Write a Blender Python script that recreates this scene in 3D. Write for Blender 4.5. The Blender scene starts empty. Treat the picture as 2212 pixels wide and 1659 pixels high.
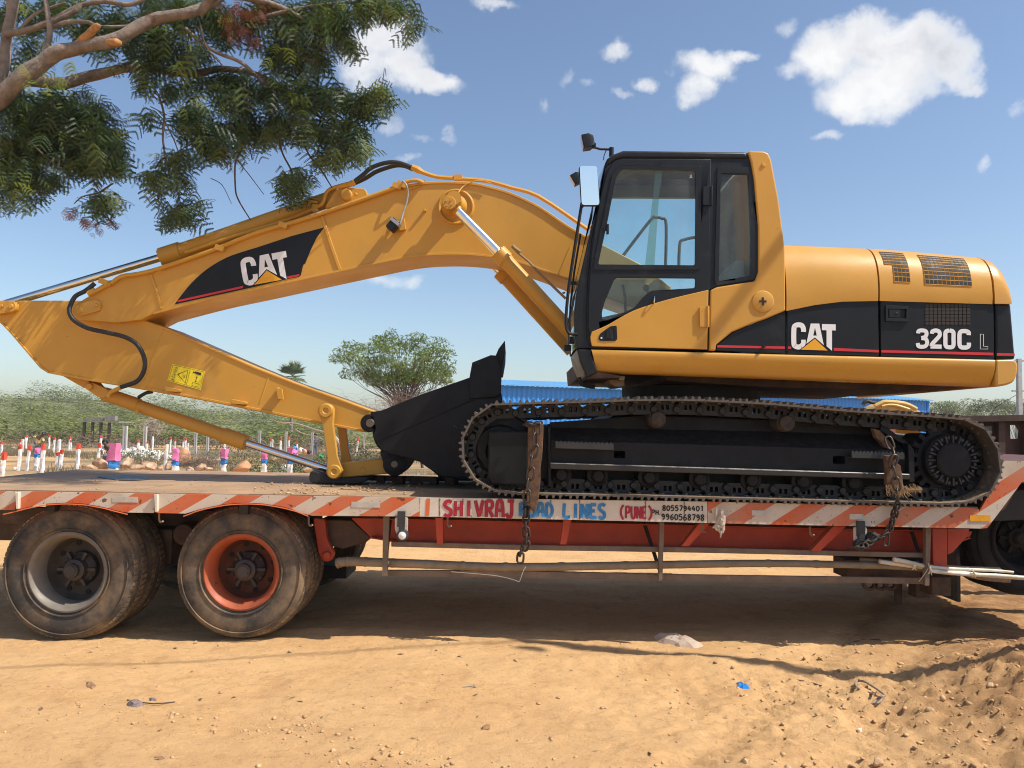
import bpy, bmesh, math, random
import numpy as np
from mathutils import Vector, Matrix, noise as mnoise
from mathutils.geometry import tessellate_polygon
random.seed(7)
rng = np.random.default_rng(11)
SC = bpy.context.scene
COL = SC.collection
# ---------------------------------------------------------------- camera
W, H, F = 2212.0, 1659.0, 1750.0          # photo measured at 2212 x 1659
PITCH, ROLL = math.radians(3.12), math.radians(1.0)
CAM = Vector((0, 0, 1.72))
_f = Vector((0, math.cos(PITCH), math.sin(PITCH)))
_r0 = Vector((1, 0, 0)); _u0 = Vector((0, -math.sin(PITCH), math.cos(PITCH)))
_r = _r0*math.cos(ROLL) + _u0*math.sin(ROLL)
_u = _u0*math.cos(ROLL) - _r0*math.sin(ROLL)
cd = bpy.data.cameras.new('camera'); cam = bpy.data.objects.new('camera', cd); COL.objects.link(cam)
cd.sensor_width = 36; cd.lens = F/W*36; cd.clip_start = .05; cd.clip_end = 6000
cam.matrix_world = Matrix(((_r.x, _u.x, -_f.x, CAM.x), (_r.y, _u.y, -_f.y, CAM.y), (_r.z, _u.z, -_f.z, CAM.z), (0, 0, 0, 1)))
SC.camera = cam
SUN = Vector((-.60, .185, -.80)).normalized()      # way the light travels
SUN_STRENGTH, SKY_STRENGTH, EXPOSURE = 4.7, .13, .32
SC.cycles.filter_width = 1.05
SC.view_settings.view_transform = 'Standard'; SC.view_settings.look = 'None'
SC.view_settings.exposure = EXPOSURE; SC.view_settings.gamma = 1; SC.view_settings.use_curve_mapping = False
sl = bpy.data.lights.new('sun', 'SUN'); so = bpy.data.objects.new('sun', sl); COL.objects.link(so)
sl.energy = SUN_STRENGTH; sl.angle = math.radians(.5); sl.color = (1, .94, .83)
so.rotation_mode = 'QUATERNION'; so.rotation_quaternion = SUN.to_track_quat('-Z', 'Y'); so.location = (5, -3, 14)

def ray(px, py):
    return (_f + _r*((px-W/2)/F) + _u*((H/2-py)/F))
def P(px, py, Y):                           # the point seen at photo pixel (px,py) standing Y metres away
    d = ray(px, py); return CAM + d*(Y/d.y)
def ZZ(x0, y0, pts, s=1008/2212):           # measured in an enlarged crop that starts at source pixel (x0,y0)
    return [((x0+a*s)/1.82278, (y0+b*s)/1.82278) for a, b in pts]

# ---------------------------------------------------------------- sky
wd = bpy.data.worlds.new('World'); SC.world = wd; wd.use_nodes = True
nt = wd.node_tree; nt.nodes.clear()
def N(t, **kw):
    n = nt.nodes.new(t)
    for k, v in kw.items(): setattr(n, k, v)
    return n
def L(a, b): nt.links.new(a, b)
def MT(op, a, b=None, c=None, clamp=False):
    n = N('ShaderNodeMath', operation=op); n.use_clamp = clamp
    for i, v in enumerate((a, b, c)):
        if v is None: continue
        if isinstance(v, (int, float)): n.inputs[i].default_value = v
        else: L(v, n.inputs[i])
    return n.outputs[0]
wo = N('ShaderNodeOutputWorld'); bg = N('ShaderNodeBackground'); L(bg.outputs[0], wo.inputs[0]); bg.inputs[1].default_value = SKY_STRENGTH
sky = N('ShaderNodeTexSky', sky_type='NISHITA'); sky.sun_disc = False
sky.sun_elevation = math.asin(-SUN.z); sky.sun_rotation = math.atan2(-SUN.x, -SUN.y)
sky.altitude = 300; sky.air_density = 1.0; sky.dust_density = 1.5; sky.ozone_density = 1.8
tc = N('ShaderNodeTexCoord')
nz = N('ShaderNodeTexNoise'); nz.inputs['Scale'].default_value = 9; nz.inputs['Detail'].default_value = 7; nz.inputs['Roughness'].default_value = .62
L(tc.outputs['Generated'], nz.inputs['Vector'])
sub = N('ShaderNodeVectorMath', operation='SUBTRACT'); L(nz.outputs['Color'], sub.inputs[0]); sub.inputs[1].default_value = (.5, .5, .5)
scl = N('ShaderNodeVectorMath', operation='SCALE'); L(sub.outputs[0], scl.inputs[0]); scl.inputs['Scale'].default_value = .078
wv = N('ShaderNodeVectorMath', operation='ADD'); L(tc.outputs['Generated'], wv.inputs[0]); L(scl.outputs[0], wv.inputs[1])
CLOUDS = [  # photo position and half size of the puffs that make up each cloud, and how dense
 (1800,115,75,62,1.1),(1870,95,80,48,1.1),(1965,115,115,58,1.2),(1900,180,130,58,1.1),(2060,135,60,52,1.1),(1730,140,40,25,.7),(1900,225,75,32,.9),(2090,185,35,14,.6),
 (1525,150,72,36,1.0),(1505,200,45,40,.9),(1590,132,48,18,.9),(1400,192,34,18,.8),(1345,216,30,13,.55),(1325,132,42,28,.85),
 (1218,178,18,18,.42),(1268,187,16,10,.34),(1705,50,24,20,.42),(1785,290,40,12,.5),(2130,342,12,22,.38),(2205,225,20,16,.42),(1172,212,12,12,.3),
 (830,105,85,62,1.0),(870,165,75,45,1.0),(925,190,80,26,.95),(790,150,60,60,.9),(842,264,30,16,.5),(900,290,20,10,.36),(862,337,26,10,.34),(960,297,20,12,.3),
 (830,598,85,22,.45),(912,604,34,14,.4),(1075,2,50,14,.55)]
Fv = None
upv = Vector((0, 0, 1))
for (px, py, rx, ry, w) in CLOUDS:
    c = ray(px, py).normalized(); rr = c.cross(upv).normalized(); uu = rr.cross(c)
    rr = (rr*math.cos(ROLL) - uu*math.sin(ROLL)) if False else rr
    a = N('ShaderNodeVectorMath', operation='DOT_PRODUCT'); L(wv.outputs[0], a.inputs[0]); a.inputs[1].default_value = rr*(F/rx/1.02)
    b = N('ShaderNodeVectorMath', operation='DOT_PRODUCT'); L(wv.outputs[0], b.inputs[0]); b.inputs[1].default_value = uu*(F/ry/1.02)
    aa = MT('MULTIPLY_ADD', a.outputs['Value'], a.outputs['Value'], 0.0)
    b0 = MT('SUBTRACT', b.outputs['Value'], (F/ry/1.02)*uu.dot(c))
    d2 = MT('MULTIPLY_ADD', b0, b0, aa)
    den = MT('MULTIPLY_ADD', d2, -w, w)
    Fv = den if Fv is None else MT('SMOOTH_MAX', Fv, den, .25)
nz2 = N('ShaderNodeTexNoise'); nz2.inputs['Scale'].default_value = 26; nz2.inputs['Detail'].default_value = 6; nz2.inputs['Roughness'].default_value = .6
L(tc.outputs['Generated'], nz2.inputs['Vector'])
dd = MT('MULTIPLY_ADD', nz2.outputs['Fac'], 1.25, MT('SUBTRACT', Fv, .84))
mr = N('ShaderNodeMapRange', interpolation_type='SMOOTHSTEP'); L(dd, mr.inputs[0]); mr.inputs[1].default_value = -.22; mr.inputs[2].default_value = .85
fr = N('ShaderNodeVectorMath', operation='DOT_PRODUCT'); L(tc.outputs['Generated'], fr.inputs[0]); fr.inputs[1].default_value = _f
gate = MT('GREATER_THAN', fr.outputs['Value'], .3)
fac = MT('MULTIPLY', MT('MULTIPLY', mr.outputs[0], gate), .97)
nz3 = N('ShaderNodeTexNoise'); nz3.inputs['Scale'].default_value = 13; nz3.inputs['Detail'].default_value = 4
L(wv.outputs[0], nz3.inputs['Vector'])
mr2 = N('ShaderNodeMapRange'); L(nz3.outputs['Fac'], mr2.inputs[0]); mr2.inputs[1].default_value = .44; mr2.inputs[2].default_value = .64
core = N('ShaderNodeMapRange'); L(dd, core.inputs[0]); core.inputs[1].default_value = .35; core.inputs[2].default_value = 1.0
cc = N('ShaderNodeMix', data_type='RGBA'); L(MT('MULTIPLY', mr2.outputs[0], core.outputs[0]), cc.inputs[0])
k = 1/SKY_STRENGTH/(2**EXPOSURE)
cc.inputs[6].default_value = (1.0*k, 1.0*k, 1.0*k, 1); cc.inputs[7].default_value = (.66*k, .68*k, .75*k, 1)
hz = N('ShaderNodeSeparateXYZ'); L(tc.outputs['Generated'], hz.inputs[0])
mx = N('ShaderNodeMix', data_type='RGBA'); L(fac, mx.inputs[0]); L(sky.outputs[0], mx.inputs[6]); L(cc.outputs[2], mx.inputs[7])
L(mx.outputs[2], bg.inputs[0])

# ---------------------------------------------------------------- materials
MATS = {}
def M(name, base, rough=.55, metal=0., var=.18, scale=6., bump=0., bscale=60., dirt=None, dust=None, spots=None, coat=0., spec=.5, trans=None):
    """dirt=(colour, amount, scale): patches; dust=(colour, amount): settles on faces that look up; spots=(colour, threshold, scale): chips and stains"""
    if name in MATS: return MATS[name]
    m = bpy.data.materials.new(name); m.use_nodes = True; t = m.node_tree; n = t.nodes; bs = n['Principled BSDF']
    def nd(ty, **kw):
        x = n.new(ty)
        for k, v in kw.items(): setattr(x, k, v)
        return x
    co = nd('ShaderNodeTexCoord').outputs['Object']
    def noi(s, det=5, ro=.6):
        x = nd('ShaderNodeTexNoise'); x.inputs['Scale'].default_value = s; x.inputs['Detail'].default_value = det; x.inputs['Roughness'].default_value = ro
        t.links.new(co, x.inputs['Vector']); return x.outputs['Fac']
    def mr_(v, a, b, c=0, d=1):
        x = nd('ShaderNodeMapRange'); t.links.new(v, x.inputs[0])
        for i, q in enumerate((a, b, c, d)): x.inputs[1+i].default_value = q
        return x.outputs[0]
    def mix(f, a, b):
        x = nd('ShaderNodeMix', data_type='RGBA')
        for i, v in ((0, f), (6, a), (7, b)):
            if isinstance(v, (tuple, list)): x.inputs[i].default_value = (*v[:3], 1)
            elif isinstance(v, (int, float)): x.inputs[i].default_value = v
            else: t.links.new(v, x.inputs[i])
        return x.outputs[2]
    lo = tuple(c*(1-var) for c in base); hi = tuple(min(1, c*(1+var)) for c in base)
    c = mix(mr_(noi(scale), .3, .7), lo, hi)
    ro = None
    if dirt:
        f = mr_(noi(dirt[2], 7, .65), .62-.3*dirt[1], .8-.2*dirt[1], 0, min(1, dirt[1]+.25)); c = mix(f, c, dirt[0])
    if spots:
        f = mr_(noi(spots[2], 3, .55), spots[1], spots[1]+.05); c = mix(f, c, spots[0])
    if dust:
        g = nd('ShaderNodeNewGeometry'); s = nd('ShaderNodeSeparateXYZ'); t.links.new(g.outputs['Normal'], s.inputs[0])
        f0 = mr_(s.outputs[2], .25, .85, 0, dust[1]); f1 = mr_(noi(22, 6), .3, .62)
        mm = nd('ShaderNodeMath', operation='MULTIPLY'); t.links.new(f0, mm.inputs[0]); t.links.new(f1, mm.inputs[1])
        c = mix(mm.outputs[0], c, dust[0])
    t.links.new(c, bs.inputs['Base Color'])
    rr = mr_(noi(scale*2.3), .3, .7, max(.03, rough-.1), min(1, rough+.1)); t.links.new(rr, bs.inputs['Roughness'])
    bs.inputs['Metallic'].default_value = metal; bs.inputs['Specular IOR Level'].default_value = spec
    if coat: bs.inputs['Coat Weight'].default_value = coat; bs.inputs['Coat Roughness'].default_value = .12
    if bump:
        b = nd('ShaderNodeBump'); b.inputs['Distance'].default_value = bump; t.links.new(noi(bscale, 6, .65), b.inputs['Height']); t.links.new(b.outputs[0], bs.inputs['Normal'])
    if trans:
        o = [x for x in n if x.type == 'OUTPUT_MATERIAL'][0]
        tr = nd('ShaderNodeBsdfTranslucent'); tr.inputs[0].default_value = (*trans[0], 1)
        ms = nd('ShaderNodeMixShader'); ms.inputs[0].default_value = trans[1]
        t.links.new(bs.outputs[0], ms.inputs[1]); t.links.new(tr.outputs[0], ms.inputs[2]); t.links.new(ms.outputs[0], o.inputs[0])
    MATS[name] = m; return m
SOIL = (.46, .29, .15)
yellow = M('yellow_paint', (.585, .30, .045), spec=.4, rough=.45, var=.07, scale=1.3, bump=.0008, bscale=220, dirt=((.42, .24, .085), .2, 2.2), spots=((.33, .17, .05), .715, 34), dust=(SOIL, .3))
yellow_glossy = M('glossy_yellow_paint', (.60, .305, .043), rough=.3, var=.06, scale=1.3, dirt=((.42, .26, .1), .16, 2.0), dust=(SOIL, .25), coat=.3)
black_decal = M('black_decal', (.0095, .011, .014), rough=.42, var=.15, scale=5, dirt=((.05, .042, .035), .1, 4), spec=.28)
cab_black = M('cab_black_paint', (.010, .0115, .0145), rough=.42, var=.15, scale=6, dirt=((.10, .09, .08), .1, 4), dust=((.2, .16, .12), .3), spec=.32)
track_black = M('undercarriage_black', (.0075, .0080, .0095), rough=.52, var=.3, scale=7, bump=.002, bscale=60, dirt=((.045, .036, .03), .14, 6), dust=((.14, .10, .07), .2), spec=.28)
bucket_black = M('bucket_black_paint', (.007, .007, .0085), rough=.5, var=.3, scale=7, bump=.0025, bscale=45, dirt=((.045, .038, .034), .14, 4), spots=((.10, .085, .07), .73, 11), spec=.28)
shoe_steel = M('worn_track_steel', (.105, .09, .078), rough=.5, metal=.2, var=.3, scale=20, bump=.002, bscale=80, dirt=((.05, .035, .025), .3, 14), dust=((.52, .34, .19), .85))
link_black = M('track_link_black', (.009, .010, .011), rough=.5, var=.3, scale=20, dirt=((.07, .04, .025), .18, 10))
chrome = M('chrome_rod', (.75, .77, .8), rough=.13, metal=1, var=.05)
rubber_black = M('hose_rubber', (.02, .02, .022), rough=.55, bump=.0006, bscale=300)
red_paint = M('decal_red', (.60, .025, .035), rough=.45, var=.05)
white_decal = M('decal_white', (.80, .80, .80), rough=.45, var=.03)
orange_decal = M('decal_orange', (.80, .37, .01), rough=.45, var=.03)
dark_inside = M('dark_interior', (.012, .012, .012), rough=.7)
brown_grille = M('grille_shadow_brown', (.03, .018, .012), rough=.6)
white_old = M('old_white_paint', (.62, .55, .46), rough=.6, var=.08, dirt=((.40, .26, .15), .25, 5), spots=((.07, .03, .015), .69, 22))
frame_red = M('trailer_red_paint', (.46, .055, .022), rough=.5, var=.15, dirt=((.15, .04, .02), .15, 4), dust=(SOIL, .5))
orange_paint = M('orange_red_paint', (.62, .135, .035), rough=.5, var=.1, dirt=((.30, .12, .06), .25, 6), dust=(SOIL, .35))
rail_brown = M('dusty_steel', (.17, .12, .085), rough=.7, var=.2, dirt=((.30, .2, .12), .35, 9), dust=(SOIL, .5), bump=.001)
tyre_rubber = M('dusty_tyre', (.050, .045, .040), rough=.85, var=.25, scale=5, dirt=((.25, .17, .10), .68, 3.2), bump=.0015, bscale=90)
tyre_tread = M('soil_caked_tread', (.13, .09, .055), rough=.9, var=.3, scale=8, dirt=((.38, .25, .13), .55, 9), bump=.003, bscale=70)
rim_grey = M('dusty_grey_rim', (.20, .175, .145), rough=.6, metal=.1, var=.2, dirt=((.07, .05, .04), .35, 6))
rim_orange = M('orange_rim_paint', (.40, .085, .030), rough=.55, var=.2, dirt=((.10, .045, .03), .4, 6), spots=((.07, .04, .03), .66, 18))
hub_dark = M('greasy_hub', (.045, .035, .03), rough=.6, var=.4, dirt=((.12, .09, .07), .3, 14))
under_dark = M('chassis_black', (.02, .018, .016), rough=.7, var=.3, dirt=((.07, .05, .035), .3, 6))
wood_old = M('weathered_timber', (.11, .058, .032), rough=.85, var=.5, scale=14, dirt=((.34, .19, .085), .4, 5), bump=.004, bscale=40)
bamboo_mat = M('bamboo', (.25, .19, .125), rough=.55, var=.2, scale=9, dirt=((.16, .11, .07), .4, 8))
bamboo_pale = M('pale_bamboo', (.68, .62, .50), rough=.5, var=.15, scale=9, dirt=((.33, .26, .17), .3, 10))
chain_steel = M('chain_steel', (.085, .07, .062), rough=.45, metal=.7, var=.3, scale=30, dirt=((.16, .08, .04), .3, 30))
chain_rust = M('rusty_chain_steel', (.05, .035, .028), rough=.7, metal=.3, var=.4, scale=30)
bark = M('grey_brown_bark', (.25, .20, .165), rough=.9, var=.4, scale=9, bump=.025, bscale=26, dirt=((.15, .085, .055), .35, 3.2))
twig_mat = M('twig_bark', (.10, .062, .05), rough=.9, var=.3)
leaf_dark = M('dark_green_leaf', (.034, .058, .024), spec=.4, rough=.5, var=.6, scale=9, trans=((.07, .13, .03), .22))
leaf_mid = M('green_leaf', (.105, .140, .040), spec=.5, rough=.42, var=.55, scale=8, trans=((.12, .19, .03), .28))  # lighter copy of the dark leaf, for leaves that catch the light
leaf_sunlit = M('sunlit_yellow_leaf', (.15, .20, .04), rough=.5, var=.25, scale=5, trans=((.40, .46, .06), .4))  # yellow green stands in for sun on the leaves
leaf_rust = M('dry_rust_leaf', (.15, .05, .022), rough=.7, var=.35, scale=4, trans=((.25, .08, .03), .25))

def glass_mat(name, tint, gloss_rough=.02, refl=.10, clear=.9):
    m = bpy.data.materials.new(name); m.use_nodes = True; t = m.node_tree; t.nodes.clear()
    o = t.nodes.new('ShaderNodeOutputMaterial'); tr = t.nodes.new('ShaderNodeBsdfTransparent'); gl = t.nodes.new('ShaderNodeBsdfGlossy')
    tr.inputs[0].default_value = (*tint, 1); gl.inputs['Roughness'].default_value = gloss_rough
    fz = t.nodes.new('ShaderNodeFresnel'); fz.inputs[0].default_value = 1.5
    ms = t.nodes.new('ShaderNodeMixShader'); t.links.new(fz.outputs[0], ms.inputs[0]); t.links.new(tr.outputs[0], ms.inputs[1]); t.links.new(gl.outputs[0], ms.inputs[2])
    df = t.nodes.new('ShaderNodeBsdfDiffuse'); df.inputs[0].default_value = (.44, .50, .47, 1)
    nz = t.nodes.new('ShaderNodeTexNoise'); nz.inputs['Scale'].default_value = 4; nz.inputs['Detail'].default_value = 6
    mr = t.nodes.new('ShaderNodeMapRange'); t.links.new(nz.outputs[0], mr.inputs[0]); mr.inputs[1].default_value = .4; mr.inputs[2].default_value = .8; mr.inputs[3].default_value = 1-clear; mr.inputs[4].default_value = 1-clear+.1
    m2 = t.nodes.new('ShaderNodeMixShader'); t.links.new(mr.outputs[0], m2.inputs[0]); t.links.new(ms.outputs[0], m2.inputs[1]); t.links.new(df.outputs[0], m2.inputs[2])
    t.links.new(m2.outputs[0], o.inputs[0]); MATS[name] = m; return m
cab_glass = glass_mat('tinted_cab_glass', (.82, .98, .98), clear=.93)
front_glass = glass_mat('dark_front_glass', (.5, .55, .55), clear=.93)
# ---------------------------------------------------------------- mesh helpers
class MB:
    def __init__(s): s.v = []; s.f = []
    def add(s, vs, fs):
        o = len(s.v); s.v += [tuple(q) for q in vs]; s.f += [tuple(i+o for i in f) for f in fs]; return s
    def mesh(s, name, smooth=30, recalc=True):
        me = bpy.data.meshes.new(name); me.from_pydata(s.v, [], s.f)
        if recalc:
            b = bmesh.new(); b.from_mesh(me); bmesh.ops.recalc_face_normals(b, faces=b.faces); b.to_mesh(me); b.free()
        if smooth:
            me.polygons.foreach_set('use_smooth', [True]*len(me.polygons)); me.set_sharp_from_angle(angle=math.radians(smooth))
        return me
    # extruded outline (photo px) from Y0 back to Y1, with holes
    def prism(s, pts, Y0, Y1, holes=(), px=True):
        loops = [[(P(a, b, Y0) if px else Vector((a, Y0, b))) for a, b in lp] for lp in [pts, *holes]]
        return s.slab(loops, Vector((0, Y1-Y0, 0)))
    def slab(s, loops, d):
        flat = [p for lp in loops for p in lp]; n = len(flat)
        vs = flat + [p+d for p in flat]; fs = []
        if len(loops) == 1: fs += [tuple(range(n)), tuple(range(2*n-1, n-1, -1))]
        else:
            fl = [[Vector((p.dot(_ax(d)[0]), p.dot(_ax(d)[1]), 0)) for p in lp] for lp in loops]
            for t in tessellate_polygon(fl): fs += [tuple(t), tuple(i+n for i in reversed(t))]
        o = 0
        for lp in loops:
            m = len(lp)
            for i in range(m): j = (i+1) % m; fs.append((o+i, o+j, o+j+n, o+i+n))
            o += m
        return s.add(vs, fs)
    def sheet(s, pts, Y):
        return s.add([P(a, b, Y) for a, b in pts], [tuple(range(len(pts)))])
    def box(s, c, d, rot=None):
        vs = []
        for x in (-1, 1):
            for y in (-1, 1):
                for z in (-1, 1):
                    q = Vector((x*d[0]/2, y*d[1]/2, z*d[2]/2)); q = rot @ q if rot else q; vs.append(q+Vector(c))
        return s.add(vs, [(0, 1, 3, 2), (4, 6, 7, 5), (0, 4, 5, 1), (2, 3, 7, 6), (0, 2, 6, 4), (1, 5, 7, 3)])
    def tube(s, pts, r, seg=8, closed=False, smooth=0, caps=True):
        pts = [Vector(p) for p in pts]
        rs = list(r) if isinstance(r, (list, tuple)) else [r]*len(pts)
        if smooth: pts, rs = cat(pts, rs, smooth, closed)
        n = len(pts); rings = []; ref = None
        for i, p in enumerate(pts):
            if closed: t = pts[(i+1) % n]-pts[i-1]
            else: t = pts[min(i+1, n-1)]-pts[max(i-1, 0)]
            t = t.normalized() if t.length > 1e-9 else Vector((0, 0, 1))
            if ref is None:
                ref = t.cross(Vector((0, 0, 1)));
                if ref.length < .1: ref = t.cross(Vector((1, 0, 0)))
            ref = (ref - t*ref.dot(t)).normalized(); b = t.cross(ref)
            rings.append([p+(ref*math.cos(2*math.pi*k/seg)+b*math.sin(2*math.pi*k/seg))*rs[i] for k in range(seg)])
        vs = [q for rg in rings for q in rg]; fs = []
        for i in range(n if closed else n-1):
            a = i*seg; c = ((i+1) % n)*seg
            for k in range(seg): k2 = (k+1) % seg; fs.append((a+k, a+k2, c+k2, c+k))
        if not closed and caps: fs += [tuple(range(seg-1, -1, -1)), tuple(range((n-1)*seg, n*seg))]
        return s.add(vs, fs)
    def cyl(s, a, b, r, r2=None, seg=24):
        return s.tube([a, b], [r, r if r2 is None else r2], seg)
    # profile (radius, offset along axis) turned about axis through c
    def lathe(s, c, prof, axis=(0, 1, 0), seg=40, closed=False):
        c = Vector(c); ax = Vector(axis).normalized(); e1, e2 = _ax(ax); vs = []; fs = []; m = len(prof)
        for k in range(seg):
            a = 2*math.pi*k/seg; d = e1*math.cos(a)+e2*math.sin(a)
            vs += [c+d*r+ax*h for r, h in prof]
        for k in range(seg):
            k2 = (k+1) % seg
            for i in range(m if closed else m-1): j = (i+1) % m; fs.append((k*m+i, k*m+j, k2*m+j, k2*m+i))
        if not closed:
            if prof[0][0] > 1e-6: fs.append(tuple(k*m for k in range(seg)))
            if prof[-1][0] > 1e-6: fs.append(tuple(k*m+m-1 for k in reversed(range(seg))))
        return s.add(vs, fs)
    def grid(s, rows):
        m = len(rows[0]); vs = [q for r in rows for q in r]; fs = []
        for i in range(len(rows)-1):
            for j in range(m-1): fs.append((i*m+j, i*m+j+1, (i+1)*m+j+1, (i+1)*m+j))
        return s.add(vs, fs)
    def ribbon(s, pts, w, Y, sm=0):           # flat painted stroke, px, on plane Y
        if sm: pts = [tuple(q)[:2] for q in cat([Vector((a, b, 0)) for a, b in pts], [0]*len(pts), sm)[0]]
        n = len(pts); L_, R_ = [], []
        for i in range(n):
            a = Vector(pts[max(i-1, 0)]); b = Vector(pts[min(i+1, n-1)]); t = (b-a)
            t = t.normalized() if t.length > 1e-9 else Vector((1, 0)); nn = Vector((-t.y, t.x)); ww = w[i*len(w)//n] if isinstance(w, (list, tuple)) else w
            L_.append(P(*(Vector(pts[i])+nn*ww/2), Y)); R_.append(P(*(Vector(pts[i])-nn*ww/2), Y))
        return s.grid([L_, R_])
def _ax(d):
    d = Vector(d).normalized(); e1 = d.cross(Vector((0, 0, 1)))
    if e1.length < .1: e1 = d.cross(Vector((1, 0, 0)))
    e1.normalize(); return e1, d.cross(e1).normalized()
def cat(pts, rs, k=6, closed=False):
    n = len(pts); out = []; ro = []
    for i in range(n if closed else n-1):
        if closed: p = [pts[(i+j) % n] for j in (-1, 0, 1, 2)]
        else: p = [pts[max(i-1, 0)], pts[i], pts[i+1], pts[min(i+2, n-1)]]
        for q in range(k):
            t = q/k
            out.append(.5*((2*p[1])+(p[2]-p[0])*t+(2*p[0]-5*p[1]+4*p[2]-p[3])*t*t+(3*p[1]-p[0]-3*p[2]+p[3])*t**3)); ro.append(rs[i]*(1-t)+rs[(i+1) % n]*t)
    if not closed: out.append(pts[-1]); ro.append(rs[-1])
    return out, ro
def cat2(pts, k=6, closed=False):
    return [(q.x, q.y) for q in cat([Vector((a, b, 0)) for a, b in pts], [0]*len(pts), k, closed)[0]]
def rnd(pts, r=4, k=4):                       # rounded corners for an outline in px
    out = []; n = len(pts)
    for i in range(n):
        a, b, c = Vector(pts[i-1]), Vector(pts[i]), Vector(pts[(i+1) % n])
        r1 = min(r, (a-b).length*.45, (c-b).length*.45); p = b+(a-b).normalized()*r1; q = b+(c-b).normalized()*r1
        for j in range(k+1): t = j/k; out.append(tuple(p*(1-t)**2+b*2*t*(1-t)+q*t*t))
    return out
def circ(c, r, n=20, ry=None): return [(c[0]+r*math.cos(2*math.pi*i/n), c[1]+(ry or r)*math.sin(2*math.pi*i/n)) for i in range(n)]

def setp(o, label=None, cat=None, group=None, kind=None):
    for k, v in (('label', label), ('category', cat), ('group', group), ('kind', kind)):
        if v: o[k] = v
    return o
def thing(name, loc, label, cat, group=None):
    o = bpy.data.objects.new(name, None); COL.objects.link(o); o.location = loc; o.empty_display_size = .2
    return setp(o, label, cat, group)
def par(o, p):
    if p is None: return o
    o.parent = p
    if p.parent is None and p.type == 'EMPTY' and p.rotation_euler.to_matrix() == Matrix.Identity(3): o.matrix_parent_inverse = Matrix.Translation(p.location).inverted()
    return o
def obj(name, mb, mat, parent=None, bevel=0, bseg=2, smooth=30, kind=None, label=None, recalc=True):
    me = mb.mesh(name, smooth, recalc) if isinstance(mb, MB) else mb
    me.materials.clear(); me.materials.append(mat)
    o = bpy.data.objects.new(name, me); COL.objects.link(o); par(o, parent)
    if bevel:
        b = o.modifiers.new('Bevel', 'BEVEL'); b.width = bevel; b.segments = bseg; b.limit_method = 'ANGLE'; b.angle_limit = math.radians(35); b.harden_normals = False
    return setp(o, label, None, None, kind)
def inst(me, name, parent, mat4):
    o = bpy.data.objects.new(name, me); COL.objects.link(o); o.parent = parent; o.matrix_local = mat4; return o
def fbm(x, y, seed=0, octv=5, lac=2.0, gain=.5):     # value noise on numpy arrays
    tot = np.zeros(np.broadcast(x, y).shape); amp = 1.; fr = 1.; nrm = 0
    for o in range(octv):
        X = x*fr+17.3*o+seed*3.1; Y = y*fr-9.7*o+seed*7.7; xi = np.floor(X).astype(np.int64); yi = np.floor(Y).astype(np.int64); xf = X-xi; yf = Y-yi
        u = xf*xf*(3-2*xf); v = yf*yf*(3-2*yf)
        def h(a, b):
            q = (a*374761393+b*668265263+seed*144665) & 0xffffffff; q = ((q ^ (q >> 13))*1274126177) & 0xffffffff; return ((q ^ (q >> 16)) & 0xffff)/65535.
        tot += amp*((h(xi, yi)*(1-u)+h(xi+1, yi)*u)*(1-v)+(h(xi, yi+1)*(1-u)+h(xi+1, yi+1)*u)*v); nrm += amp; amp *= gain; fr *= lac
    return tot/nrm
def fast_mesh(name, verts, faces, smooth=True):      # numpy arrays, faces all quads or all tris
    me = bpy.data.meshes.new(name); nv = len(verts); nf, k = faces.shape
    me.vertices.add(nv); me.vertices.foreach_set('co', np.asarray(verts, np.float32).ravel())
    me.loops.add(nf*k); me.loops.foreach_set('vertex_index', faces.astype(np.int32).ravel())
    me.polygons.add(nf); me.polygons.foreach_set('loop_start', (np.arange(nf)*k).astype(np.int32))
    me.update(calc_edges=True); me.validate()
    if smooth: me.polygons.foreach_set('use_smooth', np.ones(nf, bool))
    return me
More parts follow.
